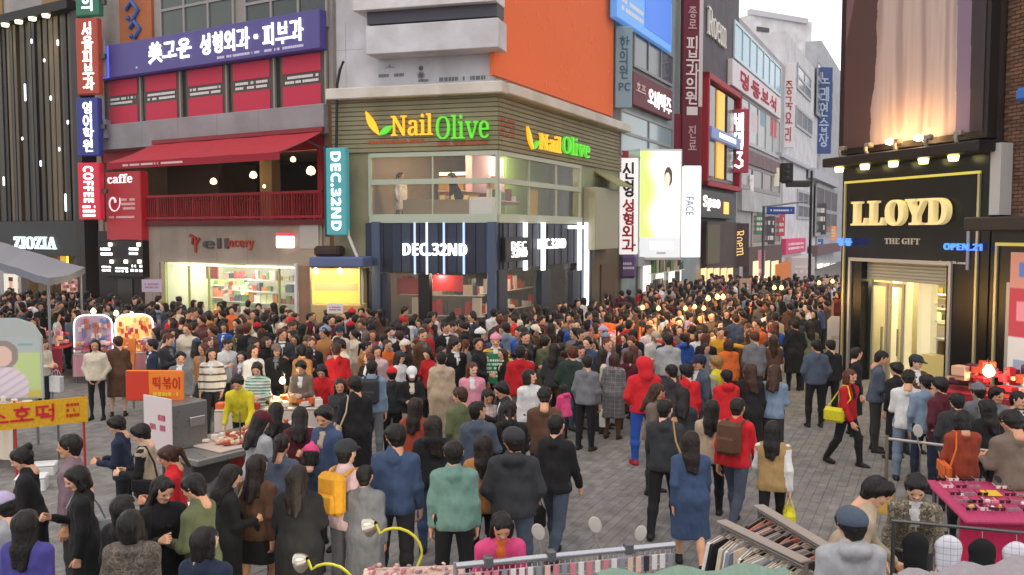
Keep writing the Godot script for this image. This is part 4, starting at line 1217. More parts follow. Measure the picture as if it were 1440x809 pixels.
# ---------------------------------------------------------------- the jeweller's on the right
func jeweller() -> void:
	var o := thing("jeweller_building", "black jewellery shop on the right under a tall lit billboard", "building")
	var f := front(o, 1183, 24.4, 1391, 19.6)
	var L: float = f.len
	var black := mat("#0f1112", .25)
	var trim := mat("#b9b48c", .35, .4)
	fbox(f, "upper_wall", mat("#3a2c2a", .8, 0, "wall"), 0, 5.9, L, 18, -8, -.1)
	fbox(f, "fascia", black, 0, 3.25, L, 5.7, -.4, .0)
	var dx0 := fu(f, 1213)
	var dx1 := fu(f, 1333)
	fbox(f, "pier", black, 0, 0, dx0, 3.25, -.4, .0)
	fbox(f, "pier", black, dx1, 0, L, 3.25, -.4, .0)
	fbox(f, "trim", glow("#d8c850", .35, "#b8ac58"), .12, 5.28, L - .28, 5.34, .0, .05)
	for x in [.12, L - .34]: fbox(f, "trim", trim, x, .1, x + .06, 5.28, .0, .05)
	for x in [fu(f, 1198), fu(f, 1340)]: fbox(f, "door_trim", mat("#a8aaa8", .4, .4), x - .04, .0, x + .04, 3.2, .0, .06)
	fbox(f, "door_trim", mat("#a8aaa8", .4, .4), fu(f, 1198) - .04, 3.2, fu(f, 1340) + .04, 3.29, .0, .06)
	for q in [1361, 1374]: pbox(f, "cable", mat("#8c9098", .5), q - .8, 312, q + .8, 380, .0, .03)
	var gold := glow("#e8cf90", .35, "#cdbb8a")
	ptext(f, "lettering", "LLOYD", gold, 1204, 284, 1339, 317, .05, .16, "Droid Serif", true)
	ptext(f, "lettering", "THE GIFT", mat("#b8b4a8", .5), 1245, 335, 1294, 344, .0, .02, "Droid Serif", true)
	ptext(f, "lettering", "www.lloydgift.com", mat("#d8d4cc", .5), 1305, 366, 1360, 373, .0, .015, "Droid Serif", true)
	var bl := glow("#3c74f0", 1.4)
	pkorean(f, "lettering", "명동", bl, 1179, 335, 1199, 346, .25, .04, false, null, .2)
	ptext(f, "lettering", "OPEN.21", bl, 1329, 342, 1382, 353, .25, .04)
	# doorway and the lit shop inside
	fbox(f, "shutter", mat("#9a9c90", .5, .2), dx0, 2.72, dx1, 3.25, -.35, -.2)
	var sh := MB.new()
	for k in 6: sh.cbox(Vector3((dx0 + dx1) / 2, 2.76 + k * .085, -.19), Vector3(dx1 - dx0, .07, .03), .01)
	part(f, "shutter_slats", sh.mesh(), mat("#a4a698", .5, .2)).set_meta("kind", "stuff")
	fbox(f, "shop_floor", mat("#a08c5c", .4), dx0 - .5, -.02, dx1 + .5, .03, -5, -.3)
	fbox(f, "shop_ceiling", mat("#e8dfb8", .8), dx0 - .5, 2.9, dx1 + .5, 3.0, -5, -.4)
	fbox(f, "shop_back", mat("#bcb498", .8), dx0 - .5, 0, dx1 + .5, 3.0, -5.2, -5)
	for x in [dx0 - .5, dx1 + .5]: fbox(f, "shop_side", mat("#c8c0a4", .8), x - .05, 0, x + .05, 3.0, -5, -.4)
	for q in [[1222, 1226], [1240, 1246], [1262, 1280], [1300, 1306], [1326, 1332]]: fbox(f, "cabinet_post", glow("#f4e8bc", .3, "#d8d0ac"), fu(f, q[0]), 0, fu(f, q[1]), 2.7, -.9, -.7)
	goods(f, fu(f, 1281), .9, fu(f, 1300), 2.6, -.8, 4, ["#5a4a34", "#c0b088", "#8c7a58"], 31)
	goods(f, fu(f, 1226), .8, fu(f, 1262), 2.7, -2.0, 5, ["#e8e0c0", "#6a5a3c", "#3c4a38"], 32)
	goods(f, fu(f, 1306), 1.0, fu(f, 1330), 2.6, -1.2, 4, ["#3c3830", "#e8d890", "#a89868"], 33)
	fbox(f, "counter", mat("#e0cf88", .3), fu(f, 1282), 0, fu(f, 1316), .95, -.75, -.4)
	lamp("shop_light", f.o + f.r * (dx0 + .9) - f.n * 1.4 + Vector3(0, 2.6, 0), "#fff0b4", 2.2, .2, o)
	for q in [[1216, 1238], [1240, 1261]]:   # the glass door leaves
		var g0 := fu(f, q[0])
		var g1 := fu(f, q[1])
		var leaf := fbox(f, "door_leaf", glass("#e4e8dc", .05), g0, .08, g1, 2.6, -.3, -.288)
		for e in [[g0, g0 + .07], [g1 - .07, g1]]: fbox(f, "stile", mat("#a8a494", .4, .4), e[0], .05, e[1], 2.65, -.32, -.27, leaf)
		for e in [[.02, .14], [2.56, 2.66]]: fbox(f, "rail", mat("#a8a494", .4, .4), g0 + .07, e[0], g1 - .07, e[1], -.318, -.272, leaf)
		fbox(f, "handle", mat("#d8d4c0", .2, .8), g1 - .16, .8, g1 - .13, 1.5, -.27, -.22, leaf)
	# ledge with downlights under it and spotlights on it
	fbox(f, "canopy", mat("#1c1a19", .5), -.12, 5.72, L + .2, 5.96, -.4, .6, null, .03)
	for q in [1190, 1226, 1266, 1308, 1350]:
		var x := fu(f, q)
		var b := MB.new()
		b.lathe([Vector2(0, 5.58), Vector2(.1, 5.58), Vector2(.12, 5.7)], Transform3D(Basis(), Vector3(x + .12, 0, .36)))
		part(f, "downlight", b.mesh(), glow("#fff0a0", 4.0))
		var s := SpotLight3D.new()
		s.name = "downlight_beam"; s.light_color = Color("#fff08c"); s.light_energy = 1.0; s.spot_angle = 50; s.light_size = .08; s.shadow_enabled = true; s.spot_range = 30; s.spot_attenuation = 2
		o.add_child(s, true)
		s.transform = f.xf * Transform3D(Basis(Vector3.RIGHT, -PI / 2 - .3), Vector3(x + .12, 5.54, .36))
		b = MB.new()
		b.tube([Vector3(x + .3, 5.96, .45), Vector3(x + .3, 6.1, .5), Vector3(x + .3, 6.18, .4)], .05)
		b.cbox(Vector3(x + .3, 6.18, .4), Vector3(.22, .13, .16), .03)
		part(f, "spot_lamp", b.mesh(), mat("#8a8478", .4, .4))
	# billboard
	var bb := thing("billboard", "tall billboard of pale pink draped fabric lit by two lamps from below", "billboard")
	var fb := front(bb, 1183, 24.4, 1391, 19.6)
	fbox(fb, "frame", mat("#221e1e", .5), .0, 6.05, L, 14, -.1, .16)
	var x0 := fu(f, 1191)
	var x1 := fu(f, 1386)
	var ad := picture("drape_ad", 256, 256, func(im: Image) -> void:
		var n := FastNoiseLite.new()
		n.seed = 12; n.frequency = .02
		for y in 256:
			for x in 256:
				var l := 58 + (1.0 - y / 255.0) * 22 + n.get_noise_2d(y * .6, 3) * 8
				var r := 214 - (1.0 - y / 255.0) * 8
				var c: Color
				if x < l:
					var edge := 36.0 + (255 - y) * .5
					c = Color("#71535a") if x + y * .45 < 74 else Color("#4c3634")
				elif x > r: c = Color("#2c262e") if x > r + 22 else Color("#7a6a80")
				else:
					var fold := .5 + .35 * sin((x - 120) * .15 + n.get_noise_2d(x * 1.0, y * .12) * 6.0) + n.get_noise_2d(x * 2.0, y * .1 + 90) * .3
					c = Color("#94827e").lerp(Color("#bdaca6"), clampf(fold, 0, 1))
				im.set_pixel(x, y, c))
	var pm := MB.new()
	pm.quad(Vector3(x0, 6.2, .18), Vector3(x1, 6.2, .18), Vector3(x1, 13.9, .18), Vector3(x0, 13.9, .18), Vector3(0, 0, 1))
	part(fb, "poster", pm.mesh(), ad)
	for q in [1268, 1308]:
		var x := fu(f, q)
		var b := MB.new()
		b.lathe([Vector2(0, -.09), Vector2(.1, -.05), Vector2(.11, .03), Vector2(0, .08)], Transform3D(Basis(), Vector3(x, 6.2, .42)))
		part(fb, "spotlight", b.mesh(), glow("#ffe8b8", 8.0))
		lamp("spotlight_light", bb.position + fb.xf * Vector3(x, 6.2, .42), "#ffbe70", 2.1, .1, bb)
	# next shop and the brick house at the right edge
	var o2 := thing("brick_building", "brown brick house with black shopfront at right edge", "building")
	var a: Vector3 = f.o + f.r * (L + .05)
	var f2 := front_between(o2, a, a + f.r * 6.5)
	fbox(f2, "wall", mat("#6a5244", .85, 0, "wall"), 0, 4.3, 6.5, 18, -8, -.25)
	var rowsm := [MB.new(), MB.new(), MB.new()]
	var y := 4.32
	var k := 0
	while y < 11.5:
		var x := (.11 if k & 1 else 0.0) + .02
		while x < 3.6:
			rowsm[rng.randi() % 3].box(Vector3(x + .1, y + .03, -.24), Vector3(.2, .062, .04 + rng.randf() * .006))
			x += .22
		y += .08; k += 1
	for q in 3: part(f2, "bricks", rowsm[q].mesh(), mat(["#6a4c3c", "#775646", "#5c4436"][q], .9)).set_meta("kind", "stuff")
	fbox(f2, "fascia", black, 0, 2.9, 6.5, 4.0, -.3, .0)
	fbox(f2, "canopy", mat("#2a2522", .5), -.1, 4.0, 6.5, 4.3, -.3, .7, null, .03)
	fbox(f2, "trim", glow("#d8c850", .35, "#b8ac58"), .15, 3.68, 6.3, 3.75, .0, .05)
	fbox(f2, "trim", trim, .15, .1, .21, 3.68, .0, .05)
	fbox(f2, "pier", black, 0, 0, .62, 2.9, -.3, .0)
	for x in [.5]: fbox(f2, "door_trim", mat("#a8aaa8", .4, .4), x, 0, x + .09, 2.8, .0, .06)
	fbox(f2, "door_trim", mat("#a8aaa8", .4, .4), .5, 2.8, 5, 2.9, .0, .06)
	fbox(f2, "yellow_panel", glow("#f0c850", .45, "#e0b848"), .66, .2, 1.05, 2.7, -.2, -.15)
	fbox(f2, "shop_back", mat("#a88c50", .7), .62, 0, 6.5, 2.9, -1.2, -1.1)
	var pw := picture("red_poster", 48, 96, func(im: Image) -> void:
		im.fill(Color("#b8404c")); im.fill_rect(Rect2i(0, 0, 48, 22), Color("#c88a78")); im.fill_rect(Rect2i(12, 6, 30, 9), Color("#5a7ac0")); im.fill_rect(Rect2i(0, 52, 48, 44), Color("#cfcac4")); im.fill_rect(Rect2i(10, 30, 16, 12), Color("#d88a94")); im.fill_rect(Rect2i(8, 66, 20, 18), Color("#8a9ab0")), .2)
	var ps := MB.new()
	var c0 := uv(f2, 1423, 365, .1)
	ps.box(Vector3(c0.x + .45, 1.9, .1), Vector3(.9, 3.3, .05))
	part(f2, "poster", ps.mesh(), pw)
	fbox(f2, "downpipe", mat("#b0b0b0", .5), .02, 4.35, .3, 5.9, -.2, .12)
	var cb := uv(f2, 1432, 133, .2)
	fbox(f2, "blue_bracket", mat("#2a6ab8", .5), cb.x - .1, cb.y - .14, cb.x + .6, cb.y + .14, -.2, .2, null, .06)
	# white boards standing in front of the shop
	for q in [[1175, 520, .5, 1.55, "white notice board standing at the left of the black shopfront"], [1324, 548, .55, 1.6, "cream arched board standing beside the jewellery shop door"]]:
		var t := thing("notice_board", q[4], "board")
		t.position = gnd(q[0], q[1]); t.rotation.y = -.5
		var b := MB.new()
		var pl := PackedVector2Array([Vector2(-q[2] / 2, .12), Vector2(q[2] / 2, .12), Vector2(q[2] / 2, q[3] - .12), Vector2(q[2] * .28, q[3]), Vector2(-q[2] * .28, q[3]), Vector2(-q[2] / 2, q[3] - .12)])
		b.slab(pl, -.02, .02)
		put(t, "panel", b.mesh(), mat("#cfc4b8", .6))
		put(t, "lettering", scribble(.25, .1, .006, 2, 3), mat("#a89a90"), Transform3D(Basis(), Vector3(0, q[3] * .6, .02)))
		for s in [-1, 1]:
			b = MB.new()
			b.box(Vector3(s * q[2] * .4, .1, 0), Vector3(.04, .2, .4))
			put(t, "foot", b.mesh(), mat("#55504c", .5))
# ---------------------------------------------------------------- people: joints -> distance field -> one smooth skin (surface nets)
enum {SKIN, EYE_TAG, LIP, TOP, LEGS, SHOE_L, SHOE_R, HAIR, SHIRT, TORSO}
var folds := FastNoiseLite.new()

# bone: [a, b, ra, rb, tag, blend, flatten of z (1 = round)]; a negative blend cuts away
func field_mesh(bones: Array, cell: float, hem := -9.0, rough := 0.0, rough_scale := Vector3.ONE, top_cut := 99.0) -> Dictionary:
	var lo := Vector3.INF
	var hi := -Vector3.INF
	for b in bones:
		if b[5] < 0: continue
		for e in 2:
			var r: float = b[2 + e]
			lo = lo.min(b[e] - Vector3(r, r, r)); hi = hi.max(b[e] + Vector3(r, r, r))
	lo -= Vector3.ONE * (cell * 2.5 + rough); hi += Vector3.ONE * (cell * 2.5 + rough)
	var nx := int((hi.x - lo.x) / cell) + 2
	var ny := int((hi.y - lo.y) / cell) + 2
	var nz := int((hi.z - lo.z) / cell) + 2
	var sy := nx
	var sz := nx * ny
	var f := PackedFloat32Array()
	f.resize(nx * ny * nz)
	f.fill(1.0)
	var tg := PackedByteArray()
	tg.resize(f.size())
	var best := PackedFloat32Array()
	best.resize(f.size())
	best.fill(1.0)
	for b in bones:
		var pa: Vector3 = b[0]
		var ba: Vector3 = b[1] - pa
		var bb := maxf(ba.length_squared(), 1e-9)
		var r0: float = b[2]
		var dr: float = b[3] - r0
		var tag_: int = b[4]
		var k: float = absf(b[5])
		var cut: bool = b[5] < 0
		var fz: float = b[6] if b.size() > 6 else 1.0
		var m := maxf(r0, b[3]) + maxf(k, cell * 2.0)
		var l: Vector3 = ((pa.min(b[1]) - Vector3(m, m, m) - lo) / cell)
		var h: Vector3 = ((pa.max(b[1]) + Vector3(m, m, m) - lo) / cell)
		for z in range(maxi(int(l.z), 0), mini(int(h.z) + 2, nz)):
			for y in range(maxi(int(l.y), 0), mini(int(h.y) + 2, ny)):
				var i := z * sz + y * sy + maxi(int(l.x), 0)
				for x in range(maxi(int(l.x), 0), mini(int(h.x) + 2, nx)):
					var p := lo + Vector3(x, y, z) * cell - pa
					var t := clampf(p.dot(ba) / bb, 0.0, 1.0)
					p -= ba * t
					p.z *= fz
					var d := p.length() - r0 - dr * t
					var c := f[i]
					if cut:
						f[i] = maxf(c, -d)
					else:
						if d < best[i]:
							best[i] = d; tg[i] = tag_
						var q := maxf(k - absf(c - d), 0.0) / k
						f[i] = minf(c, d) - q * q * k * 0.25
					i += 1
	if rough > 0.0 or hem > -9.0 or top_cut < 99.0:
		for z in nz:
			for y in ny:
				var i := z * sz + y * sy
				var wy := lo.y + y * cell
				for x in nx:
					var c := f[i]
					if c < cell * 2.5 and c > -cell * 3.0 - rough:
						if rough > 0.0:
							c += folds.get_noise_3d((lo.x + x * cell) * rough_scale.x, wy * rough_scale.y, (lo.z + z * cell) * rough_scale.z) * rough
						c = maxf(c, maxf(hem - wy, wy - top_cut))
						f[i] = c
					elif wy < hem: f[i] = maxf(c, hem - wy)
					elif wy > top_cut: f[i] = maxf(c, wy - top_cut)
					i += 1
	# surface nets
	var vi := PackedInt32Array()
	vi.resize(f.size())
	vi.fill(-1)
	var vs := PackedVector3Array()
	var ns := PackedVector3Array()
	var quads := PackedInt32Array()
	var qtag := PackedByteArray()
	var offs := [0, 1, sy, sy + 1, sz, sz + 1, sz + sy, sz + sy + 1]
	for z in range(1, nz - 1):
		for y in range(1, ny - 1):
			var i := z * sz + y * sy
			for x in range(1, nx - 1):
				i += 1
				var c := f[i]
				if c > cell * 3.0: continue
				var inside := c < 0.0
				for ax in 3:
					var st: int = [1, sy, sz][ax]
					if (f[i + st] < 0.0) == inside: continue
					var o1: int = [sy, sz, 1][ax]
					var o2: int = [sz, 1, sy][ax]
					var qs := [i, i - o1, i - o1 - o2, i - o2]
					for ci in qs:
						if vi[ci] >= 0: continue
						var v8 := []
						for o in offs: v8.append(f[ci + o])
						var sum := Vector3.ZERO
						var cnt := 0
						for e in [[0, 1], [2, 3], [4, 5], [6, 7], [0, 2], [1, 3], [4, 6], [5, 7], [0, 4], [1, 5], [2, 6], [3, 7]]:
							var a: float = v8[e[0]]
							var b2: float = v8[e[1]]
							if (a < 0.0) == (b2 < 0.0): continue
							var t := a / (a - b2)
							var p0 := Vector3(e[0] & 1, (e[0] >> 1) & 1, e[0] >> 2)
							var p1 := Vector3(e[1] & 1, (e[1] >> 1) & 1, e[1] >> 2)
							sum += p0.lerp(p1, t); cnt += 1
						var base := Vector3(ci % nx, (ci / sy) % ny, ci / sz)
						vi[ci] = vs.size()
						vs.append(lo + (base + sum / maxf(cnt, 1)) * cell)
						ns.append(Vector3(v8[1] + v8[3] + v8[5] + v8[7] - v8[0] - v8[2] - v8[4] - v8[6], v8[2] + v8[3] + v8[6] + v8[7] - v8[0] - v8[1] - v8[4] - v8[5], v8[4] + v8[5] + v8[6] + v8[7] - v8[0] - v8[1] - v8[2] - v8[3]).normalized())
					if inside: quads.append_array([vi[qs[0]], vi[qs[3]], vi[qs[2]], vi[qs[1]]])
					else: quads.append_array([vi[qs[0]], vi[qs[1]], vi[qs[2]], vi[qs[3]]])
					qtag.append(tg[i] if inside else tg[i + st])
	return {"v": vs, "n": ns, "q": quads, "t": qtag}

func pieces(d: Dictionary, into: Dictionary, remap := {}, xf := Transform3D()) -> void:   # sorts a field's faces by tag and adds them to growing arrays
	var vs: PackedVector3Array = d.v
	var ns: PackedVector3Array = d.n
	var q: PackedInt32Array = d.q
	var t: PackedByteArray = d.t
	var local := {}
	for i in t.size():
		var g: int = remap.get(t[i], t[i])
		if g < 0: continue
		if not into.has(g): into[g] = [PackedVector3Array(), PackedVector3Array(), PackedInt32Array()]
		if not local.has(g):
			var m := PackedInt32Array()
			m.resize(vs.size()); m.fill(-1)
			local[g] = m
		var dst: Array = into[g]
		var lm: PackedInt32Array = local[g]
		var id := [0, 0, 0, 0]
		for k in 4:
			var s := q[i * 4 + k]
			if lm[s] < 0:
				lm[s] = dst[0].size()
				dst[0].append(xf * vs[s]); dst[1].append((xf.basis * ns[s]).normalized())
			id[k] = lm[s]
		local[g] = lm
		dst[2].append_array([id[0], id[1], id[2], id[0], id[2], id[3]])

func surfaces(into: Dictionary, tags_: Array) -> ArrayMesh:
	var m := ArrayMesh.new()
	for g in tags_:
		if not into.has(g): continue
		var a := []
		a.resize(Mesh.ARRAY_MAX)
		a[Mesh.ARRAY_VERTEX] = into[g][0]; a[Mesh.ARRAY_NORMAL] = into[g][1]; a[Mesh.ARRAY_INDEX] = into[g][2]
		m.add_surface_from_arrays(Mesh.PRIMITIVE_TRIANGLES, a)
		m.surface_set_name(m.get_surface_count() - 1, str(g))
	return m

var cache := {}
func head_field(cell: float) -> Dictionary:
	var key := "head%s" % cell
	if not cache.has(key):
		var b := [[Vector3(0, .03, .022), Vector3(0, .03, -.03), .077, .08, SKIN, .03], [Vector3(0, -.02, .03), Vector3(0, -.078, .05), .056, .036, SKIN, .03],
			[Vector3(.036, -.045, .015), Vector3(.018, -.085, .05), .034, .026, SKIN, .02], [Vector3(-.036, -.045, .015), Vector3(-.018, -.085, .05), .034, .026, SKIN, .02],
			[Vector3(-.035, .022, .076), Vector3(.035, .022, .076), .016, .016, SKIN, .015], [Vector3(.036, -.028, .06), Vector3(.03, -.035, .066), .024, .02, SKIN, .02], [Vector3(-.036, -.028, .06), Vector3(-.03, -.035, .066), .024, .02, SKIN, .02],
			[Vector3(0, .012, .088), Vector3(0, -.026, .106), .009, .0135, SKIN, .012], [Vector3(-.014, -.03, .094), Vector3(.014, -.03, .094), .009, .009, SKIN, .008],
			[Vector3(.079, .012, -.006), Vector3(.077, -.03, 0), .017, .012, SKIN, .008, 1.3], [Vector3(-.079, .012, -.006), Vector3(-.077, -.03, 0), .017, .012, SKIN, .008, 1.3],
			[Vector3(0, -.08, -.02), Vector3(0, -.19, -.03), .053, .058, SKIN, .025]]
		for s in [-1, 1]: b.append([Vector3(.033 * s, .001, .104), Vector3(.03 * s, .001, .104), .017, .017, SKIN, -.01])
		for s in [-1, 1]:
			b.append([Vector3(.027 * s, .0, .081), Vector3(.037 * s, .0, .079), .0085, .008, EYE_TAG, .003])
			b.append([Vector3(.018 * s, .024, .09), Vector3(.047 * s, .022, .079), .0042, .0035, EYE_TAG, .003])
		b.append([Vector3(-.018, -.057, .0835), Vector3(.018, -.057, .0835), .0095, .0095, LIP, .006])
		cache[key] = field_mesh(b, cell)
	return cache[key]

func hand_field(side: float, grip: bool, cell: float) -> Dictionary:   # wrist at the origin, fingers down -y, thumb towards +z, palm towards the body
	var key := "hand%s%s%s" % [side, grip, cell]
	if not cache.has(key):
		var b := [[Vector3(0, .02, 0), Vector3(0, -.02, 0), .026, .024, SKIN, .02]]
		for i in 4:
			var z := .031 - .0205 * i
			var l: float = [.074, .084, .078, .06][i]
			var k0 := Vector3(0, -.09 + absf(i - 1.2) * .004, z)
			b.append([Vector3(0, -.015, z * .55), k0, .015, .0125, SKIN, .012])
			var c := (1.25 if grip else .35) + .06 * i
			var d1 := Vector3(-side * sin(c), -cos(c), 0)
			var c2 := c * 2.0
			var d2 := Vector3(-side * sin(c2), -cos(c2), 0)
			b.append([k0, k0 + d1 * l * .5, .0095, .0088, SKIN, .004])
			b.append([k0 + d1 * l * .5, k0 + d1 * l * .5 + d2 * l * .5, .0088, .0075, SKIN, .003])
		var th := Vector3(-side * (.03 if grip else .012), -.068, .058)
		b.append([Vector3(0, -.02, .02), th.lerp(Vector3(0, -.02, .02), .45), .0135, .012, SKIN, .01])
		b.append([th.lerp(Vector3(0, -.02, .02), .45), th + Vector3(-side * .008, -.03, .002), .0115, .009, SKIN, .005])
		cache[key] = field_mesh(b, cell)
	return cache[key]

# poses: lean, turn of the head (yaw, pitch), left and right arm (upper, fore), left and right leg (thigh, shin), grip
const POSES := {
	"stand": [.02, 0, .05, [.16, -1, .0], [.04, -1, .12], [.16, -1, .0], [.04, -1, .12], [.05, -1, .02], [.0, -1, -.02], [.05, -1, .02], [.0, -1, -.02], false],
	"easy": [.05, .5, .12, [.22, -1, -.1], [-.1, -1, .35], [.2, -1, .05], [.0, -1, .3], [.09, -1, .05], [.02, -1, -.1], [.03, -1, .0], [.0, -1, 0], false],
	"easy2": [.04, -.45, .1, [.18, -1, .1], [-.15, -1, .4], [.2, -1, -.12], [.02, -1, .25], [.03, -1, .0], [.0, -1, 0], [.1, -1, .06], [.02, -1, -.1], false],
	"chat": [.03, .75, .02, [.25, -1, .1], [-.3, .2, .9], [.16, -1, -.05], [.02, -1, .2], [.07, -1, .04], [.0, -1, -.05], [.05, -1, -.02], [.0, -1, .0], false],
	"look": [.0, -.85, -.05, [.2, -1, -.05], [-.05, -1, .3], [.3, -1, .15], [-.5, -.2, .8], [.05, -1, .0], [.0, -1, .0], [.09, -1, .08], [.0, -1, -.08], true],
	"hold": [.07, 0, .38, [.16, -1, .18], [-.45, .1, 1], [.16, -1, .18], [-.45, .1, 1], [.06, -1, .02], [.0, -1, -.02], [.05, -1, .02], [.0, -1, -.02], true],
	"strap": [.03, -.35, .1, [.2, -1, .12], [-.5, .9, .55], [.17, -1, .0], [.02, -1, .2], [.06, -1, .06], [.0, -1, -.08], [.04, -1, .0], [.0, -1, -.02], true],
	"phone": [.06, .25, .35, [.16, -1, .05], [0, -1, .2], [.18, -1, .25], [-.4, .45, 1], [.05, -1, .02], [.0, -1, -.02], [.08, -1, .04], [.0, -1, -.05], true],
	"walk": [.08, 0, .08, [.15, -1, -.38], [.03, -1, .15], [.15, -1, .32], [.0, -1, .6], [.03, -1, .42], [.0, -1, .08], [.03, -1, -.2], [.0, -1, -.55], false],
	"walk2": [.07, -.3, .1, [.15, -1, .3], [-.2, -.7, .7], [.15, -1, -.3], [.03, -1, .1], [.03, -1, -.16], [.0, -1, -.5], [.03, -1, .38], [.0, -1, .1], false],
	"pocket": [.02, .3, .1, [.34, -1, -.12], [-.5, -.85, .35], [.34, -1, -.12], [-.5, -.85, .35], [.07, -1, .03], [.0, -1, -.03], [.05, -1, .0], [.0, -1, -.0], false],
	"cross": [.0, -.2, .05, [.2, -1, .25], [-.95, .12, .45], [.2, -1, .3], [-.95, .0, .5], [.06, -1, .02], [.0, -1, -.02], [.05, -1, .02], [.0, -1, -.02], false],
	"bend": [.62, .0, .35, [.15, -.9, .5], [-.15, -.75, .7], [.15, -.9, .5], [-.15, -.75, .7], [.06, -1, .12], [.0, -1, -.1], [.06, -1, .05], [.0, -1, -.05], true],
	"lean": [.45, .0, .3, [.2, -.9, .45], [-.1, -.5, .9], [.2, -1, .2], [.1, -.9, .6], [.06, -1, .2], [.0, -1, -.1], [.06, -1, -.1], [.0, -1, -.2], true],
	"point": [.05, .6, .0, [1, -.12, .25], [1, .0, .3], [.16, -1, .0], [.04, -1, .2], [.06, -1, .02], [.0, -1, -.02], [.05, -1, .02], [.0, -1, -.02], false],
	"sign": [.0, .0, .08, [.5, -.8, .3], [-.5, .5, .7], [.5, -.8, .3], [-.5, .5, .7], [.06, -1, .02], [.0, -1, -.02], [.05, -1, .02], [.0, -1, -.02], true],
	"sit": [.12, .0, .3, [.16, -1, .25], [-.3, -.25, 1], [.16, -1, .25], [-.3, -.25, 1], [.16, -.12, 1], [.0, -1, .0], [.16, -.12, 1], [.0, -1, .05], true]}

func skeleton(pose: String) -> Dictionary:
	var p: Array = POSES[pose]
	var v := func(a: Array, s: float) -> Vector3: return Vector3(a[0] * s, a[1], a[2]).normalized()
	var j := {}
	var legs := []
	var low := 9.0
	for s in 2:
		var g := 1.0 if s == 0 else -1.0
		var th: Vector3 = v.call(p[7 + s * 2], g)
		var sh: Vector3 = v.call(p[8 + s * 2], g)
		legs.append([th * .43, sh * .41])
		low = minf(low, (th * .43 + sh * .41).y)
	var hip := -low + .075
	j.hip = Vector3(0, hip, 0)
	for s in 2:
		var g := 1.0 if s == 0 else -1.0
		j["h%d" % s] = j.hip + Vector3(.088 * g, 0, 0)
		j["k%d" % s] = j["h%d" % s] + legs[s][0]
		j["a%d" % s] = j["k%d" % s] + legs[s][1]
		var fd := Vector3(.12 * g, 0, 1).normalized()
		var lift: float = clampf((j["a%d" % s].y - .075) * 2.2, 0, .8)
		j["toe%d" % s] = j["a%d" % s] + Vector3(fd.x, -.04 / .15 - lift, fd.z) * .15
		j["heel%d" % s] = j["a%d" % s] + Vector3(0, -.035, -.035 + lift * .02)
	var up := Vector3(0, cos(p[0]), sin(p[0]))
	var fw := Vector3(0, -sin(p[0]), cos(p[0]))
	j.up = up; j.fw = fw
	j.waist = j.hip + up * .14
	j.chest = j.hip + up * .33 + fw * .008
	j.neck = j.hip + up * .5 - fw * .012
	var hp: float = p[0] * .55 + p[2]
	var hb := Basis(Vector3.UP, p[1]) * Basis(Vector3.RIGHT, hp)
	j.head = Transform3D(hb, j.neck + Vector3(0, .045, .012) + Vector3(0, .125, .0).rotated(Vector3.RIGHT, hp * .8))
	var tb := Basis(Vector3.RIGHT, p[0] * .6)
	for s in 2:
		var g := 1.0 if s == 0 else -1.0
		j["s%d" % s] = j.hip + up * .443 + Vector3(.153 * g, 0, 0)
		j["e%d" % s] = j["s%d" % s] + tb * v.call(p[3 + s * 2], g) * .285
		j["w%d" % s] = j["e%d" % s] + tb * v.call(p[4 + s * 2], g) * .25
	j.grip = p[11]
	return j

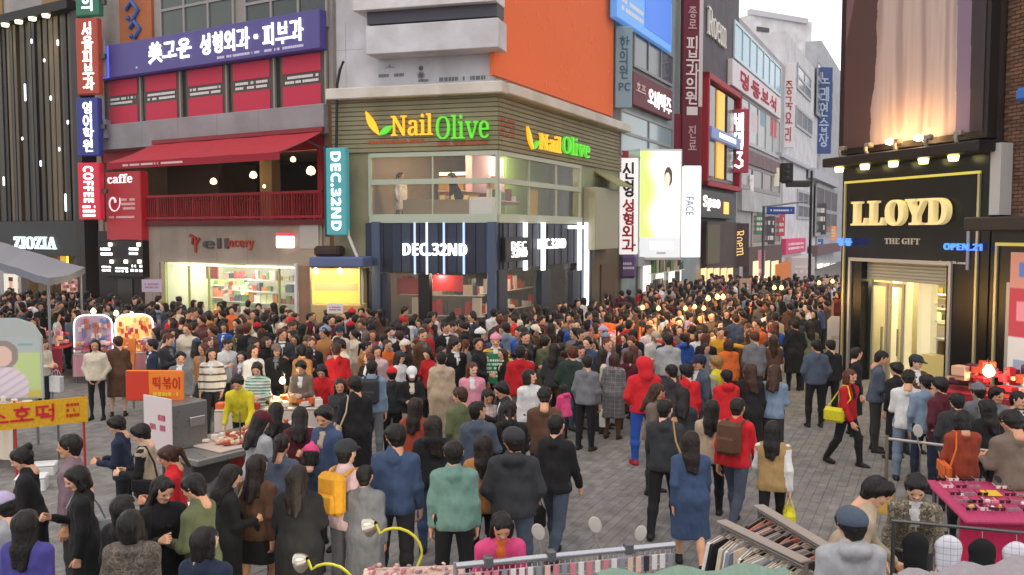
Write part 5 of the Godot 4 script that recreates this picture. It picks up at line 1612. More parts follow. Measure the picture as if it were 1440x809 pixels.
func figure(pose: String, top: String, bottom: String, fine: bool) -> Dictionary:   # the meshes of one pose and dress, shared by all who wear it
	var key := "fig %s %s %s %s" % [pose, top, bottom, fine]
	if cache.has(key): return cache[key]
	var j := skeleton(pose)
	var cell := .018 if fine else .036
	var up: Vector3 = j.up
	var fw: Vector3 = j.fw
	var sx := Vector3(1, 0, 0)
	var bare := bottom == "skirt" or bottom == "shorts"
	var slim := -.007 if bare or bottom == "leggings" else .006
	var lt := SKIN if bare else LEGS
	var b := []
	b.append([j.hip - sx * .06 + up * .02, j.hip + sx * .06 + up * .02, .112, .112, LEGS, .05, 1.1])
	b.append([j.waist - sx * .04, j.chest - sx * .06, .095, .095, TORSO, .06, 1.1])
	b.append([j.waist + sx * .04, j.chest + sx * .06, .095, .095, TORSO, .06, 1.1])
	b.append([j.chest - sx * .09 + up * .06, j.chest + sx * .09 + up * .06, .076, .076, TORSO, .05, 1.15])
	for s in 2:
		b.append([j["h%d" % s], j["k%d" % s], .088 + slim, .058 + slim, lt, .04])
		b.append([j["k%d" % s], j["k%d" % s].lerp(j["a%d" % s], .35) - fw * .012, .056 + slim, .055 + slim, lt, .03])
		b.append([j["k%d" % s].lerp(j["a%d" % s], .3) - fw * .01, j["a%d" % s] + Vector3(0, .03, 0), .055 + slim, .038 + slim * 1.6, lt, .03])
		b.append([j["heel%d" % s], j["toe%d" % s].lerp(j["heel%d" % s], .35), .041, .043, SHOE_L + s, .02])
		b.append([j["toe%d" % s].lerp(j["heel%d" % s], .4), j["toe%d" % s], .041, .033, SHOE_L + s, .03])
		b.append([j["a%d" % s] + Vector3(0, .045, 0), j["heel%d" % s], .036, .036, SHOE_L + s, .02])
		b.append([j["s%d" % s], j["e%d" % s], .041, .035, TORSO, .04])
		b.append([j["e%d" % s], j["w%d" % s], .036, .026, SKIN, .02])
		b.append([j["s%d" % s] - sx * (.07 if s == 0 else -.07) + up * .02, j["s%d" % s], .04, .042, TORSO, .03])
	b.append([j.neck - up * .04, j.neck + (j.head.origin - j.neck) * .5, .05, .05, SKIN, .025])
	var body := {}
	pieces(field_mesh(b, cell), body, {TORSO: SKIN})
	pieces(head_field(.0085 if fine else .0165), body, {}, j.head)
	for s in 2:
		var g := 1.0 if s == 0 else -1.0
		var d: Vector3 = (j["w%d" % s] - j["e%d" % s]).normalized()
		var z := Vector3(0, 0, 1) if absf(d.z) < .8 else Vector3(0, 1, 0)
		if absf(d.z) >= .8 and j.grip: z = Vector3(-g * .3, .95, 0)
		var x := (-d).cross(z).normalized()
		z = x.cross(-d).normalized()
		pieces(hand_field(g, j.grip, .0075 if fine else .0108), body, {}, Transform3D(Basis(x, -d, z), j["w%d" % s] + d * .01))
	# the garment on top
	var t := []
	var long_: float = {"coat": .46, "longcoat": .3, "jacket": .86, "shirt": .84, "hoodie": .85, "suit": .8, "vest": .84, "dress": .52}[top]
	var hem: float = long_ if long_ > .8 else long_
	hem += j.hip.y - .93
	var puff: float = {"shirt": .006, "coat": .018, "longcoat": .018, "hoodie": .018}.get(top, .013)
	var tr := .094 + puff
	t.append([j.waist - sx * .045, j.chest - sx * .065, tr, tr, TOP, .06, 1.08])
	t.append([j.waist + sx * .045, j.chest + sx * .065, tr, tr, TOP, .06, 1.08])
	t.append([j.chest - sx * .09 + up * .06, j.chest + sx * .09 + up * .06, .083 + puff, .083 + puff, TOP, .05, 1.12])
	if long_ > .7:
		t.append([j.hip - sx * .055 - up * .06, j.hip + sx * .055 - up * .06, .12 + puff, .12 + puff, TOP, .06, 1.12])
		t.append([j.waist - sx * .04, j.hip - sx * .05, tr + .006, .118 + puff, TOP, .06, 1.08])
		t.append([j.waist + sx * .04, j.hip + sx * .05, tr + .006, .118 + puff, TOP, .06, 1.08])
	else:
		var low: Vector3 = j.hip * Vector3(1, 0, 1) + Vector3(0, hem - .1, 0)
		for g in [-1.0, 1.0]:
			t.append([j.waist + sx * .04 * g, j.hip + sx * .06 * g, tr, .13 + puff, TOP, .06, 1.05])
			t.append([j.hip + sx * .06 * g, low + sx * .085 * g, .125 + puff, .13 + puff, TOP, .06, 1.0])
	for s in 2:
		var g := 1.0 if s == 0 else -1.0
		var ar := 0.0 if top == "shirt" else .004
		t.append([j["s%d" % s] - sx * .085 * g + up * .03, j["s%d" % s] - up * .008, .056 + ar, .054 + ar, TOP, .06])
		if top == "vest": t.append([j["s%d" % s], j["s%d" % s].lerp(j["e%d" % s], .95), .054, .048, SHIRT, .03])
		else: t.append([j["s%d" % s] - up * .008, j["e%d" % s], .055 + ar, .047 + ar, TOP, .05])
		t.append([j["e%d" % s], j["e%d" % s].lerp(j["w%d" % s], .9), .046 + ar, .039 + ar, SHIRT if top == "vest" else TOP, .03])
	t.append([j.neck - up * .05 - sx * .05, j.neck - up * .05 + sx * .05, .056, .056, TOP, .05])
	t.append([j.neck - up * .03 - fw * .006, j.neck + (j.head.origin - j.neck) * .27 - fw * .006, .07, .06, TOP, .03])
	t.append([j.neck - up * .02 - fw * .035, j.neck + up * .022 - fw * .03, .062, .05, TOP, .03])
	t.append([j.neck - up * .04 - fw * .008, j.neck + up * .014 - fw * .004, .08, .065, TOP, .035])
	if top in ["suit", "coat", "longcoat"]:
		for g in [-1.0, 1.0]: t.append([j.neck + sx * .06 * g + up * .0 - fw * .01, j.chest + sx * .03 * g + fw * .118, .022, .02, TOP, .015])
	if top in ["suit", "jacket"]:
		t.append([j.neck - up * .05 + fw * .055, j.chest + fw * .07 + up * .02, .05, .047, SHIRT, .008])
		t.append([j.neck - up * .01, j.neck + up * .02, .064, .062, SHIRT, .008])
	if top == "hoodie":
		t.append([j.neck - sx * .05 - fw * .085 + up * .005, j.neck + sx * .05 - fw * .085 + up * .005, .058, .058, TOP, .03])
		t.append([j.neck - sx * .075 - fw * .05, j.neck - sx * .05 + fw * .06 - up * .04, .04, .028, TOP, .02])
		t.append([j.neck + sx * .075 - fw * .05, j.neck + sx * .05 + fw * .06 - up * .04, .04, .028, TOP, .02])
	var tops := {}
	pieces(field_mesh(t, cell, hem, .014, Vector3(1000, 380, 1000), j.neck.y + .085 + absf(fw.y) * .25), tops)
	var skirt: ArrayMesh = null
	if bottom in ["skirt", "shorts"]:
		var hemk: float = j.hip.y - (.34 if bottom == "skirt" else .26)
		var sk := []
		for g in [-1.0, 1.0]:
			sk.append([j.hip + sx * .05 * g + up * .06, j.hip + sx * .07 * g - Vector3(0, .5, 0), .115, .14, LEGS, .05, 1.05])
		var sm := {}
		pieces(field_mesh(sk, cell, hemk, .012, Vector3(700, 200, 700)), sm)
		skirt = surfaces(sm, [LEGS])
	var r := {"body": surfaces(body, [SKIN, EYE_TAG, LIP]), "legs": surfaces(body, [LEGS]), "shoe0": surfaces(body, [SHOE_L]), "shoe1": surfaces(body, [SHOE_R]), "top": surfaces(tops, [TOP, SHIRT]), "skirt": skirt, "j": j}
	cache[key] = r
	return r

func hair_mesh(kind: String, fine: bool) -> ArrayMesh:
	var key := "hair %s %s" % [kind, fine]
	if cache.has(key): return cache[key]
	var b := []
	var cell := .0115 if fine else .023
	var V := func(x: float, y: float, z: float) -> Vector3: return Vector3(x, y, z)
	var hem := -9.0
	if kind in ["short", "mop", "bob", "long", "wavy", "tail", "bun"]:
		var r := .088 if kind == "mop" or kind == "wavy" else .084
		b.append([Vector3(0, .04, .01), Vector3(0, .04, -.034), r, r + .002, HAIR, .03])
		b.append([Vector3(0, -.02, -.042), Vector3(0, -.06, -.042), .076, .06, HAIR, .03])
		for s in [-1, 1]:
			b.append([Vector3(.078 * s, .04, .01), Vector3(.08 * s, -.005 if kind == "short" else -.03, .005), .022, .014, HAIR, .02])
		if kind == "mop":
			for s in [-1, 1]: b.append([Vector3(.05 * s, .085, .045), Vector3(.07 * s, .02, -.02), .036, .032, HAIR, .03])
	if kind == "bob":
		for s in [-1, 1]: b.append([Vector3(.075 * s, .0, .005), Vector3(.078 * s, -.1, .01), .034, .036, HAIR, .03])
		b.append([Vector3(0, 0, -.045), Vector3(0, -.115, -.045), .08, .068, HAIR, .04]); hem = -.15
	if kind in ["long", "wavy"]:
		for s in [-1, 1]: b.append([Vector3(.075 * s, .0, .005), Vector3(.085 * s, -.3, .015 if kind == "wavy" else -.03), .032, .036 if kind == "wavy" else .022, HAIR, .03])
		b.append([Vector3(0, 0, -.045), Vector3(0, -.2, -.06), .082, .078, HAIR, .04])
		b.append([Vector3(-.03, -.2, -.065), Vector3(-.035, -.35, -.1), .06, .03, HAIR, .04])
		b.append([Vector3(.03, -.2, -.065), Vector3(.035, -.33, -.1), .06, .03, HAIR, .04])
	if kind == "tail":
		b.append([Vector3(0, .03, -.11), Vector3(0, .02, -.145), .026, .034, HAIR, .02])
		b.append([Vector3(0, .015, -.145), Vector3(0, -.22, -.15), .036, .02, HAIR, .02])
	if kind == "bun":
		b.append([Vector3(0, .085, -.095), Vector3(0, .09, -.11), .044, .042, HAIR, .015])
	var cuts := [[Vector3(0, -.085, .09), Vector3(0, .0, .098), .07, .068, HAIR, -.01], [Vector3(0, -.03, .13), Vector3(0, .03, .13), .07, .065, HAIR, -.01]]
	if kind in ["cap", "beanie", "hood"]:
		if kind == "cap":
			b.append([Vector3(0, .042, .012), Vector3(0, .042, -.034), .096, .096, HAIR, .03])
			b.append([Vector3(-.035, .036, .085), Vector3(-.03, .022, .165), .018, .012, HAIR, .012]); b.append([Vector3(.035, .036, .085), Vector3(.03, .022, .165), .018, .012, HAIR, .012]); b.append([Vector3(0, .04, .085), Vector3(0, .026, .175), .018, .012, HAIR, .02])
			hem = .012; cuts = []
		elif kind == "beanie":
			b.append([Vector3(0, .045, .012), Vector3(0, .05, -.034), .1, .1, HAIR, .03]); b.append([Vector3(0, .15, -.01), Vector3(0, .16, -.01), .025, .025, HAIR, .02]); hem = .03; cuts = []
		else:
			b.append([Vector3(0, .04, .01), Vector3(0, .03, -.034), .102, .104, HAIR, .03]); b.append([Vector3(0, -.03, -.03), Vector3(0, -.16, -.04), .098, .1, HAIR, .05])
	for c in cuts: b.append(c)
	var into := {}
	var strand := Vector3(1500, 160, 1500) if kind not in ["cap", "beanie", "hood"] else Vector3(400, 400, 400)
	pieces(field_mesh(b, cell, hem, .012 if kind not in ["cap", "beanie", "hood"] else .003, strand), into)
	cache[key] = surfaces(into, [HAIR])
	return cache[key]

const COLOURS := {"black": "#1a1a1d", "charcoal": "#333438", "navy": "#1f2941", "grey": "#74767c", "light grey": "#a9abb0", "beige": "#b9a68e", "camel": "#ae7a49", "brown": "#5e4130", "taupe": "#75675c", "white": "#dcdcdc", "cream": "#ddd1bc",
	"red": "#b5161f", "bright red": "#d0202a", "pink": "#dc8fa4", "hot pink": "#d8487f", "teal": "#6f9389", "olive": "#636a4a", "denim": "#3c4f70", "pale denim": "#7c90a8", "blue": "#2a54ad", "yellow": "#dcd02c", "orange": "#d96a2c", "maroon": "#571a28", "dark green": "#26382f",
	"mauve": "#836d78", "pale pink": "#d9bcc4", "mustard": "#d79a2a", "violet": "#4a4590", "rust": "#98402a", "turquoise": "#4fa39a", "tan": "#a98a5c", "slate": "#4b5668", "lilac": "#b5a8c9"}
const HAIRS := {"black": "#1c1817", "dark": "#2a1f1a", "brown": "#4e3122", "auburn": "#6e3a26", "fair": "#b78d54", "grey": "#77736f"}

func stripes(key: String, cols: Array, tri: Vector3) -> StandardMaterial3D:
	return picture(key, 64, 64, func(im: Image) -> void:
		for y in 64: im.fill_rect(Rect2i(0, y, 64, 1), Color(cols[(y * cols.size()) / 64])), 0.0, tri)

func plaid(key: String, a: String, b: String, tri: Vector3) -> StandardMaterial3D:
	return picture(key, 64, 64, func(im: Image) -> void:
		im.fill(Color(a))
		for i in [4, 5, 6, 36, 37, 38]:
			for k in 64:
				for p in [Vector2i(i, k), Vector2i(k, i)]: im.set_pixelv(p, im.get_pixelv(p).lerp(Color(b), .6)), 0.0, tri)

func camo(key: String, cols: Array) -> StandardMaterial3D:
	return picture(key, 128, 128, func(im: Image) -> void:
		var n := FastNoiseLite.new()
		n.seed = 4; n.frequency = .04
		for y in 128:
			for x in 128: im.set_pixel(x, y, Color(cols[clampi(int((n.get_noise_2d(x, y) + .45) * cols.size() / .9), 0, cols.size() - 1)])), 0.0, Vector3(3, 3, 3))

func cloth(c: String) -> StandardMaterial3D:
	match c:
		"striped": return stripes("striped", ["#d8d0c4", "#d8d0c4", "#4a3f40", "#d8d0c4"], Vector3(7, 7, 7))
		"bee striped": return stripes("bee", ["#d8b820", "#1a1a1a"], Vector3(12, 12, 12))
		"green striped": return stripes("greenstr", ["#d0d6d0", "#5c8a78", "#d0d6d0", "#5c8a78"], Vector3(9, 9, 9))
		"plaid": return plaid("plaid", "#5b5a5f", "#a59f9a", Vector3(6, 6, 6))
		"checked": return plaid("redplaid", "#d4c8c8", "#b02030", Vector3(8, 8, 8))
		"camouflage": return camo("camo", ["#4a4438", "#857a68", "#2e2b26", "#a39883"])
		"fur": return camo("fur", ["#4b423a", "#6d6258", "#38322d"])
	return mat(COLOURS.get(c, "#555555"), .85, 0.0, "cloth")

# who = {pose, top, tc (colour), bottom, bc, hair, hc, hat, hatc, shirt, shoe}
var persons: Array = []
func person(where: Vector3, tall_: float, face: float, who: Dictionary, label: String, short: String, group := "people in the crowd") -> Node3D:
	var tall := tall_ * 1.04
	var fine: bool = where.distance_to(EYE) < 17.2
	var o := thing("person", label, "person", where, deg_to_rad(face), group)
	var g := figure(who.get("pose", "stand"), who.get("top", "jacket"), who.get("bottom", "trousers"), fine)
	var wide: float = tall / 1.7 * 1.04 * who.get("wide", 1.0)
	o.scale = Vector3(wide, tall / 1.7, wide)
	var body := put(o, "body", g.body, null)
	var tone: String = who.get("skin", ["#d7a587", "#cf9b7c", "#deb094", "#c89272"][persons.size() % 4])
	body.set_surface_override_material(0, mat(tone, .55))
	if g.body.get_surface_count() > 1: body.set_surface_override_material(1, mat("#231917", .4))
	if g.body.get_surface_count() > 2: body.set_surface_override_material(2, mat("#b0605c", .5))
	var bare: bool = who.get("bottom", "") in ["skirt", "shorts"]
	var bm: Material = cloth(who.get("bc", "black"))
	if not bare: put(o, "leggings" if who.get("bottom", "") == "leggings" else "trousers", g.legs, bm)
	else:
		put(o, who.bottom, g.skirt, bm)
	for s in 2: put(o, "shoe", g["shoe%d" % s], mat(who.get("shoe", "#1c1a1a"), .5))
	var tn: String = {"longcoat": "coat", "suit": "jacket", "vest": "vest"}.get(who.get("top", "jacket"), who.get("top", "jacket"))
	var t := put(o, tn, g.top, null)
	t.set_surface_override_material(0, cloth(who.get("tc", "black")))
	if g.top.get_surface_count() > 1: t.set_surface_override_material(1, cloth(who.get("shirt", "white")))
	var hx: Transform3D = g.j.head
	if who.get("hair", "short") != "none": put(o, "hair", hair_mesh(who.get("hair", "short"), fine), mat(HAIRS[who.get("hc", "black")], .5, 0.0, "hair"), hx)
	if who.has("hat"): put(o, {"hood": "hood", "cap": "cap", "beanie": "knit_hat"}[who.hat], hair_mesh(who.hat, fine), cloth(who.get("hatc", "black")), hx)
	persons.append({"o": o, "p": where, "short": short, "who": who, "j": g.j, "s": o.scale})
	return o

func joint(i: Dictionary, name_: String) -> Vector3:   # a joint of a placed person in the scene
	return i.o.transform * (i.j[name_] as Vector3)

# ---------------------------------------------------------------- things people carry
func bag(kind: String, col: Variant, label: String, i: Dictionary, side := 0) -> void:
	var m: Material = cloth(col) if col is String else col
	var o := thing({"tote": "tote_bag", "paper": "paper_bag", "pack": "backpack", "shoulder": "shoulder_bag"}[kind], label, "bag")
	var b := MB.new()
	var x: Transform3D = i.o.transform.orthonormalized()
	var g := 1.0 if side == 0 else -1.0
	if kind == "pack":
		var c := (i.j.chest as Vector3) - (i.j.fw as Vector3) * .215 - (i.j.up as Vector3) * .03
		var tilt := Transform3D(Basis(Vector3.RIGHT, atan2(i.j.up.z, i.j.up.y)), c)
		b.cbox(Vector3.ZERO, Vector3(.3, .42, .15), .05, tilt)
		put(o, "sack", b.mesh(), m); b = MB.new()
		b.cbox(Vector3(0, -.08, -.095), Vector3(.22, .2, .06), .025, tilt)
		put(o, "pocket", b.mesh(), m)
		for s in 2:
			b = MB.new()
			var q := 1.0 if s == 0 else -1.0
			b.tube([c + Vector3(.1 * q, .17, .06), (i.j["s%d" % s] as Vector3) + Vector3(-.05 * q, .075, -.05), (i.j["s%d" % s] as Vector3) + Vector3(-.05 * q, .06, .08), (i.j.chest as Vector3) + Vector3(.12 * q, .02, .13), c + Vector3(.13 * q, -.15, .14)], .017, -1, 6)
			put(o, "strap", b.mesh(), m)
		o.transform = i.o.transform
		return
	if kind == "shoulder":
		var hip_ := (i.j["h%d" % side] as Vector3) + Vector3(.165 * g, .02, -.06)
		var tb := Transform3D(Basis(Vector3.UP, g * 1.35), hip_)
		b.cbox(Vector3.ZERO, Vector3(.34, .24, .1), .04, tb)
		put(o, "sack", b.mesh(), m); b = MB.new()
		b.cbox(Vector3(0, .05, .05 * g), Vector3(.345, .15, .03), .014, tb)
		put(o, "flap", b.mesh(), m); b = MB.new()
		var sh := (i.j["s%d" % side] as Vector3) + Vector3(-.05 * g, .08, 0)
		b.tube([hip_ + Vector3(0, .1, .13), sh + Vector3(.05 * g, -.2, .14), sh + Vector3(0, 0, .04), sh + Vector3(0, 0, -.04), sh + Vector3(.05 * g, -.2, -.15), hip_ + Vector3(0, .1, -.13)], .012, -1, 6)
		put(o, "strap", b.mesh(), m)
		o.transform = i.o.transform
		return
	var w: Vector3 = joint(i, "w%d" % side) + Vector3(0, -.1, 0)
	var s := Vector3(.3, .34, .12) if kind == "paper" else Vector3(.34, .28, .14)
	b.cbox(Vector3(0, -s.y / 2 - .13, 0), s, .012 if kind == "paper" else .045)
	put(o, "sack", b.mesh(), m)
	for q in [-1.0, 1.0]:
		b = MB.new()
		b.tube([Vector3(-.08, -.14, q * s.z * .4), Vector3(-.06, -.03, q * .02), Vector3(0, .01, q * .008), Vector3(.06, -.03, q * .02), Vector3(.08, -.14, q * s.z * .4)], .006, -1, 5)
		put(o, "handle", b.mesh(), m)
	o.scale = Vector3.ONE * 1.04
	o.position = w
	o.rotation.y = i.o.rotation.y + PI / 2
# ---------------------------------------------------------------- stalls, carts and the goods on them
func block(x: float, z: float, hx: float, hz: float) -> void: blocked.append([x, z, hx, hz])

func table(called: String, label: String, at_: Vector3, w: float, d: float, h: float, turn: float, top: Material, skirt_: Material) -> Node3D:
	var o := thing(called, label, "stall", at_, turn)
	var b := MB.new()
	b.cbox(Vector3(0, h - .02, 0), Vector3(w, .04, d), .012)
	put(o, "table_top", b.mesh(), top)
	for s in [[-1, -1], [1, -1], [-1, 1], [1, 1]]:
		b = MB.new()
		b.tube([Vector3(s[0] * (w / 2 - .06), 0, s[1] * (d / 2 - .06)), Vector3(s[0] * (w / 2 - .06), h - .04, s[1] * (d / 2 - .06))], .02, -1, 6)
		put(o, "leg", b.mesh(), mat("#77787a", .4, .6))
	if skirt_:
		b = MB.new()
		var n := 18
		for k in n:
			var x0 := lerpf(-w / 2, w / 2, float(k) / n)
			var x1 := lerpf(-w / 2, w / 2, float(k + 1) / n)
			var z0 := d / 2 + .01 + .015 * sin(k * 2.1)
			var z1 := d / 2 + .01 + .015 * sin((k + 1) * 2.1)
			b.quad(Vector3(x0, h * .25, z0 + .02), Vector3(x1, h * .25, z1 + .02), Vector3(x1, h - .04, z1), Vector3(x0, h - .04, z0))
		put(o, "skirt_cloth", b.mesh(), skirt_)
	block(at_.x, at_.z, w / 2, d / 2)
	return o

func bulb(label: String, p: Vector3, size: float, e: float, light: bool, col := "#ffe6a8") -> void:
	var o := thing("bulb_lamp", label, "lamp", Vector3(p.x, 0, p.z))
	var b := MB.new()
	b.lathe([Vector2(0, -size), Vector2(size * .75, -size * .6), Vector2(size, 0), Vector2(size * .7, size * .65), Vector2(size * .3, size * 1.2), Vector2(0, size * 1.25)], Transform3D(Basis(), Vector3(0, p.y, 0)), 10)
	put(o, "bulb", b.mesh(), glow(col, e))
	b = MB.new()
	b.tube([Vector3(0, p.y + size * 1.2, 0), Vector3(0, p.y + size * 1.2 + .12, -.03), Vector3(0, p.y + .1, -.16), Vector3(0, 0, -.18)], .014, -1, 6)
	put(o, "stand", b.mesh(), mat("#3a3a3c", .5, .4))
	if light: lamp("bulb_light", p, col, .9, size, o)

func stuff_boxes(o: Node3D, called: String, area: Vector3, base: float, n: int, size: Vector2, cols: Array, seed_: int, pos := Vector3.ZERO) -> void:   # small goods heaped on a surface, one part for each colour
	var r := RandomNumberGenerator.new()
	r.seed = seed_
	for c in cols:
		var b := MB.new()
		for k in n / cols.size():
			var s := Vector3(r.randf_range(size.x, size.y), r.randf_range(size.x, size.y) * .7, r.randf_range(size.x, size.y))
			b.cbox(Vector3(0, s.y / 2, 0), s, .008, Transform3D(Basis(Vector3.UP, r.randf() * 3), pos + Vector3(r.randf_range(-.5, .5) * area.x, base + r.randf() * area.y, r.randf_range(-.5, .5) * area.z)))
		put(o, called, b.mesh(), mat(c, .6)).set_meta("kind", "stuff")

func stalls() -> void:
	var b: MB
	var o: Node3D
	# the yellow banner and the snack cart behind it, far left
	o = thing("banner", "yellow banner with red Korean lettering on two red posts at far left", "banner")
	var fb := front_between(o, Vector3(-8.9, 0, -13.3), Vector3(-7.0, 0, -14.5))
	var fl: float = fb.len
	fbox(fb, "sheet", mat("#dca81c", .7, 0, "cloth"), 0, .86, fl, 1.28, -.02, .0)
	for x in [.03, fl - .06, fl - 1.05]:
		b = MB.new()
		b.tube([Vector3(x, 0, -.05), Vector3(x, 1.3, -.05)], .02)
		part(fb, "post", b.mesh(), mat("#b02a2a", .5))
	put(o, "lettering", korean("찹쌀수호떡", fl * .78, .3, .012), mat("#c01c30", .6), fb.xf * Transform3D(Basis(), Vector3(fl * .42, 1.07, .0)))
	put(o, "print", scribble(.2, .26, .01, 3, 4), mat("#b83018", .6), fb.xf * Transform3D(Basis(), Vector3(fl * .9, 1.08, .0)))
	o = table("snack_cart", "snack cart with red trays behind the yellow banner", Vector3(-8.9, 0, -15.2), 1.9, 1.0, .95, -.35, mat("#b8b4ac", .4, .4), mat("#c8c0b0", .7))
	stuff_boxes(o, "tray_food", Vector3(1.6, .06, .7), .95, 30, Vector2(.06, .16), ["#b8402c", "#d87a3c", "#d8cfc0"], 3)
	o = thing("poster_board", "white and green poster board with a pale figure at far left", "board")
	o.position = Vector3(-9.25, 0, -16.3); o.rotation.y = .12
	var pic := picture("figure_print", 48, 80, func(im: Image) -> void:
		im.fill(Color("#a8b4b4"))
		im.fill_rect(Rect2i(26, 20, 22, 60), Color("#b8cc8c")); im.fill_rect(Rect2i(0, 70, 48, 10), Color("#c8bc5c"))
		for y in 80:
			for x in 48:
				if Vector2((x - 17) / 13.0, (y - 22) / 19.0).length() < 1.0: im.set_pixel(x, y, Color("#8e8480"))
				if Vector2((x - 16) / 9.0, (y - 24) / 14.0).length() < 1.0: im.set_pixel(x, y, Color("#dcbcb0"))
				if y > 38 and Vector2((x - 18) / 20.0, (y - 66) / 28.0).length() < 1.0: im.set_pixel(x, y, Color("#d8ccd8").lerp(Color("#b8a8bc"), .5 if (x + y) % 11 < 4 else 0.0))
		im.fill_rect(Rect2i(30, 8, 12, 3), Color("#8aa0a8")))
	b = MB.new()
	b.slab(PackedVector2Array([Vector2(-.55, .9), Vector2(.55, .9), Vector2(.55, 2.05), Vector2(.4, 2.3), Vector2(.1, 2.4), Vector2(-.55, 2.4)]), -.03, .03)
	put(o, "panel", b.mesh(), mat("#a8b0b0", .6))
	b = MB.new()
	b.quad(Vector3(-.52, .92, .034), Vector3(.52, .92, .034), Vector3(.52, 2.04, .034), Vector3(-.52, 2.04, .034))
	put(o, "print", b.mesh(), pic)
	for s in [-.4, .4]:
		b = MB.new()
		b.tube([Vector3(s, 0, -.05), Vector3(s, 2.0, -.05)], .025)
		put(o, "post", b.mesh(), mat("#8c8c8c", .4, .5))
	for q in [[45, 690, .42, .24, .3, "white foam box under the yellow banner"], [62, 668, .36, .2, .3, "white foam box behind the lower one, near the banner post"]]:
		foam_box(q[5], gnd(q[0], q[1]), Vector3(q[2], q[3], q[4]), .3)
	# canopy over the far-left shop front
	o = thing("market_canopy", "grey fabric market canopy sloping down at far left", "canopy")
	var fr_ := at(68, 391, 20.5)
	var br_ := at(119, 376, 26.0)
	var bl_ := at(-90, 312, 27.5)
	var fl_ := at(-90, 338, 21.5)
	o.position = Vector3(br_.x, 0, br_.z)
	var roof := func(u: float, t: float) -> Vector3: return (fr_.lerp(fl_, u)).lerp(br_.lerp(bl_, u), t) - o.position + Vector3(0, -.07 * sin(t * PI) - .03 * absf(sin(u * 12)), 0)
	b = MB.new()
	for k in 10:
		for r in 5: b.quad(roof.call((k + 1) / 10.0, r / 5.0), roof.call(k / 10.0, r / 5.0), roof.call(k / 10.0, (r + 1) / 5.0), roof.call((k + 1) / 10.0, (r + 1) / 5.0))
	put(o, "fabric", b.mesh(), mat("#8f919c", .8, 0, "cloth"))
	b = MB.new()
	for k in 16:
		var a: Vector3 = roof.call(k / 16.0, 0)
		var c: Vector3 = roof.call((k + 1) / 16.0, 0)
		b.quad(c - Vector3(0, .16 + .03 * (k % 2), 0), a - Vector3(0, .16 + .03 * ((k + 1) % 2), 0), a, c)
		a = roof.call(0, k / 16.0)
		c = roof.call(0, (k + 1) / 16.0)
		b.quad(a - Vector3(0, .16 + .03 * (k % 2), 0), c - Vector3(0, .16 + .03 * ((k + 1) % 2), 0), c, a)
	put(o, "valance", b.mesh(), mat("#7c7e8a", .8, 0, "cloth"))
	for q in [[.02, .04], [.02, .96], [.6, .04], [.6, .96]]:
		b = MB.new()
		var tp: Vector3 = roof.call(q[0], q[1])
		b.tube([Vector3(tp.x, 0, tp.z), tp], .03)
		put(o, "post", b.mesh(), mat("#8a8a8c", .4, .5))
	# accessory stall with two lit arches
	o = table("accessory_stall", "accessory stall with two white lit arches full of colourful cases", Vector3(-10.6, 0, -23.6), 1.9, .8, .8, .15, mat("#d0c8c8", .5), mat("#c89098", .7))
	for k in 2:
		var x := -.52 + k * 1.04
		b = MB.new()
		var path := []
		for s in 13:
			var a := PI * s / 12.0
			path.append(Vector3(x - signf(cos(a)) * pow(absf(cos(a)), .6) * .48, 1.45 + pow(sin(a), .7) * .34, .1))
		path.push_front(Vector3(x - .48, .8, .1)); path.append(Vector3(x + .48, .8, .1))
		b.tube(path, .018)
		put(o, "lit_arch", b.mesh(), glow("#f4f0ff", 1.3))
		b = MB.new()
		var pl := PackedVector2Array()
		for q in path: pl.append(Vector2(q.x, q.y))
		b.slab(pl, .0, .04)
		put(o, "back_panel", b.mesh(), mat("#b8a4b0", .7) if k == 0 else glow("#ffc870", .5, "#d8a878"))
		var r := RandomNumberGenerator.new()
		r.seed = 5 + k
		var cs := ["#d86a4c", "#c890b8", "#e8d8d0", "#7c88b8"] if k == 0 else ["#e8b04c", "#d85a3c", "#f0d8b0", "#c83c50"]
		for c in cs:
			b = MB.new()
			for n in 12: b.cbox(Vector3(x + r.randf_range(-.4, .4), r.randf_range(.86, 1.65), .07), Vector3(.08, .13, .03), .008)
			put(o, "phone_cases", b.mesh(), mat(c, .5)).set_meta("kind", "stuff")
	stuff_boxes(o, "goods", Vector3(1.8, .3, .35), .8, 60, Vector2(.07, .16), ["#d8604c", "#e8c8c0", "#c87898", "#e8a860", "#8890b8"], 15, Vector3(0, 0, .25))
	for q in [[163, 441], [185, 443], [131, 438]]: bulb("bare lit bulb above the %s accessory arch" % ("left" if q[0] < 140 else "middle of the" if q[0] < 170 else "right"), at(q[0], q[1], 23.6), .07, 5.0, q[0] != 163)
	o = table("goods_stall", "table of red and pink goods at far left behind the cream knit", Vector3(-13.2, 0, -23.8), 2.4, .9, .9, .1, mat("#b83c48", .7), mat("#a03040", .7))
	stuff_boxes(o, "goods", Vector3(2.2, .35, .8), .9, 70, Vector2(.08, .22), ["#c84050", "#d890a0", "#d8d0d0", "#5a5a70", "#e0b0a0"], 12)
	o = thing("orange_board", "orange panel of goods leaning below the lit arches", "board", Vector3(-9.95, 0, -22.6), -.3)
	b = MB.new()
	b.cbox(Vector3(0, .65, 0), Vector3(.55, 1.2, .05), .01, Transform3D(Basis(Vector3.RIGHT, -.12), Vector3.ZERO))
	put(o, "panel", b.mesh(), mat("#d87838", .6))
	stuff_boxes(o, "stickers", Vector3(.45, 1.0, .02), .2, 20, Vector2(.05, .1), ["#e8d8b0", "#b83c2c", "#e8a050"], 5, Vector3(0, 0, .06))
	# griddle cart with its hood, counter and boxes
	var cart := Vector3(-4.75, 0, -13.1)
	o = thing("griddle_cart", "street food cart with steel hood and white panelled side", "cart", cart, .95)
	b = MB.new()
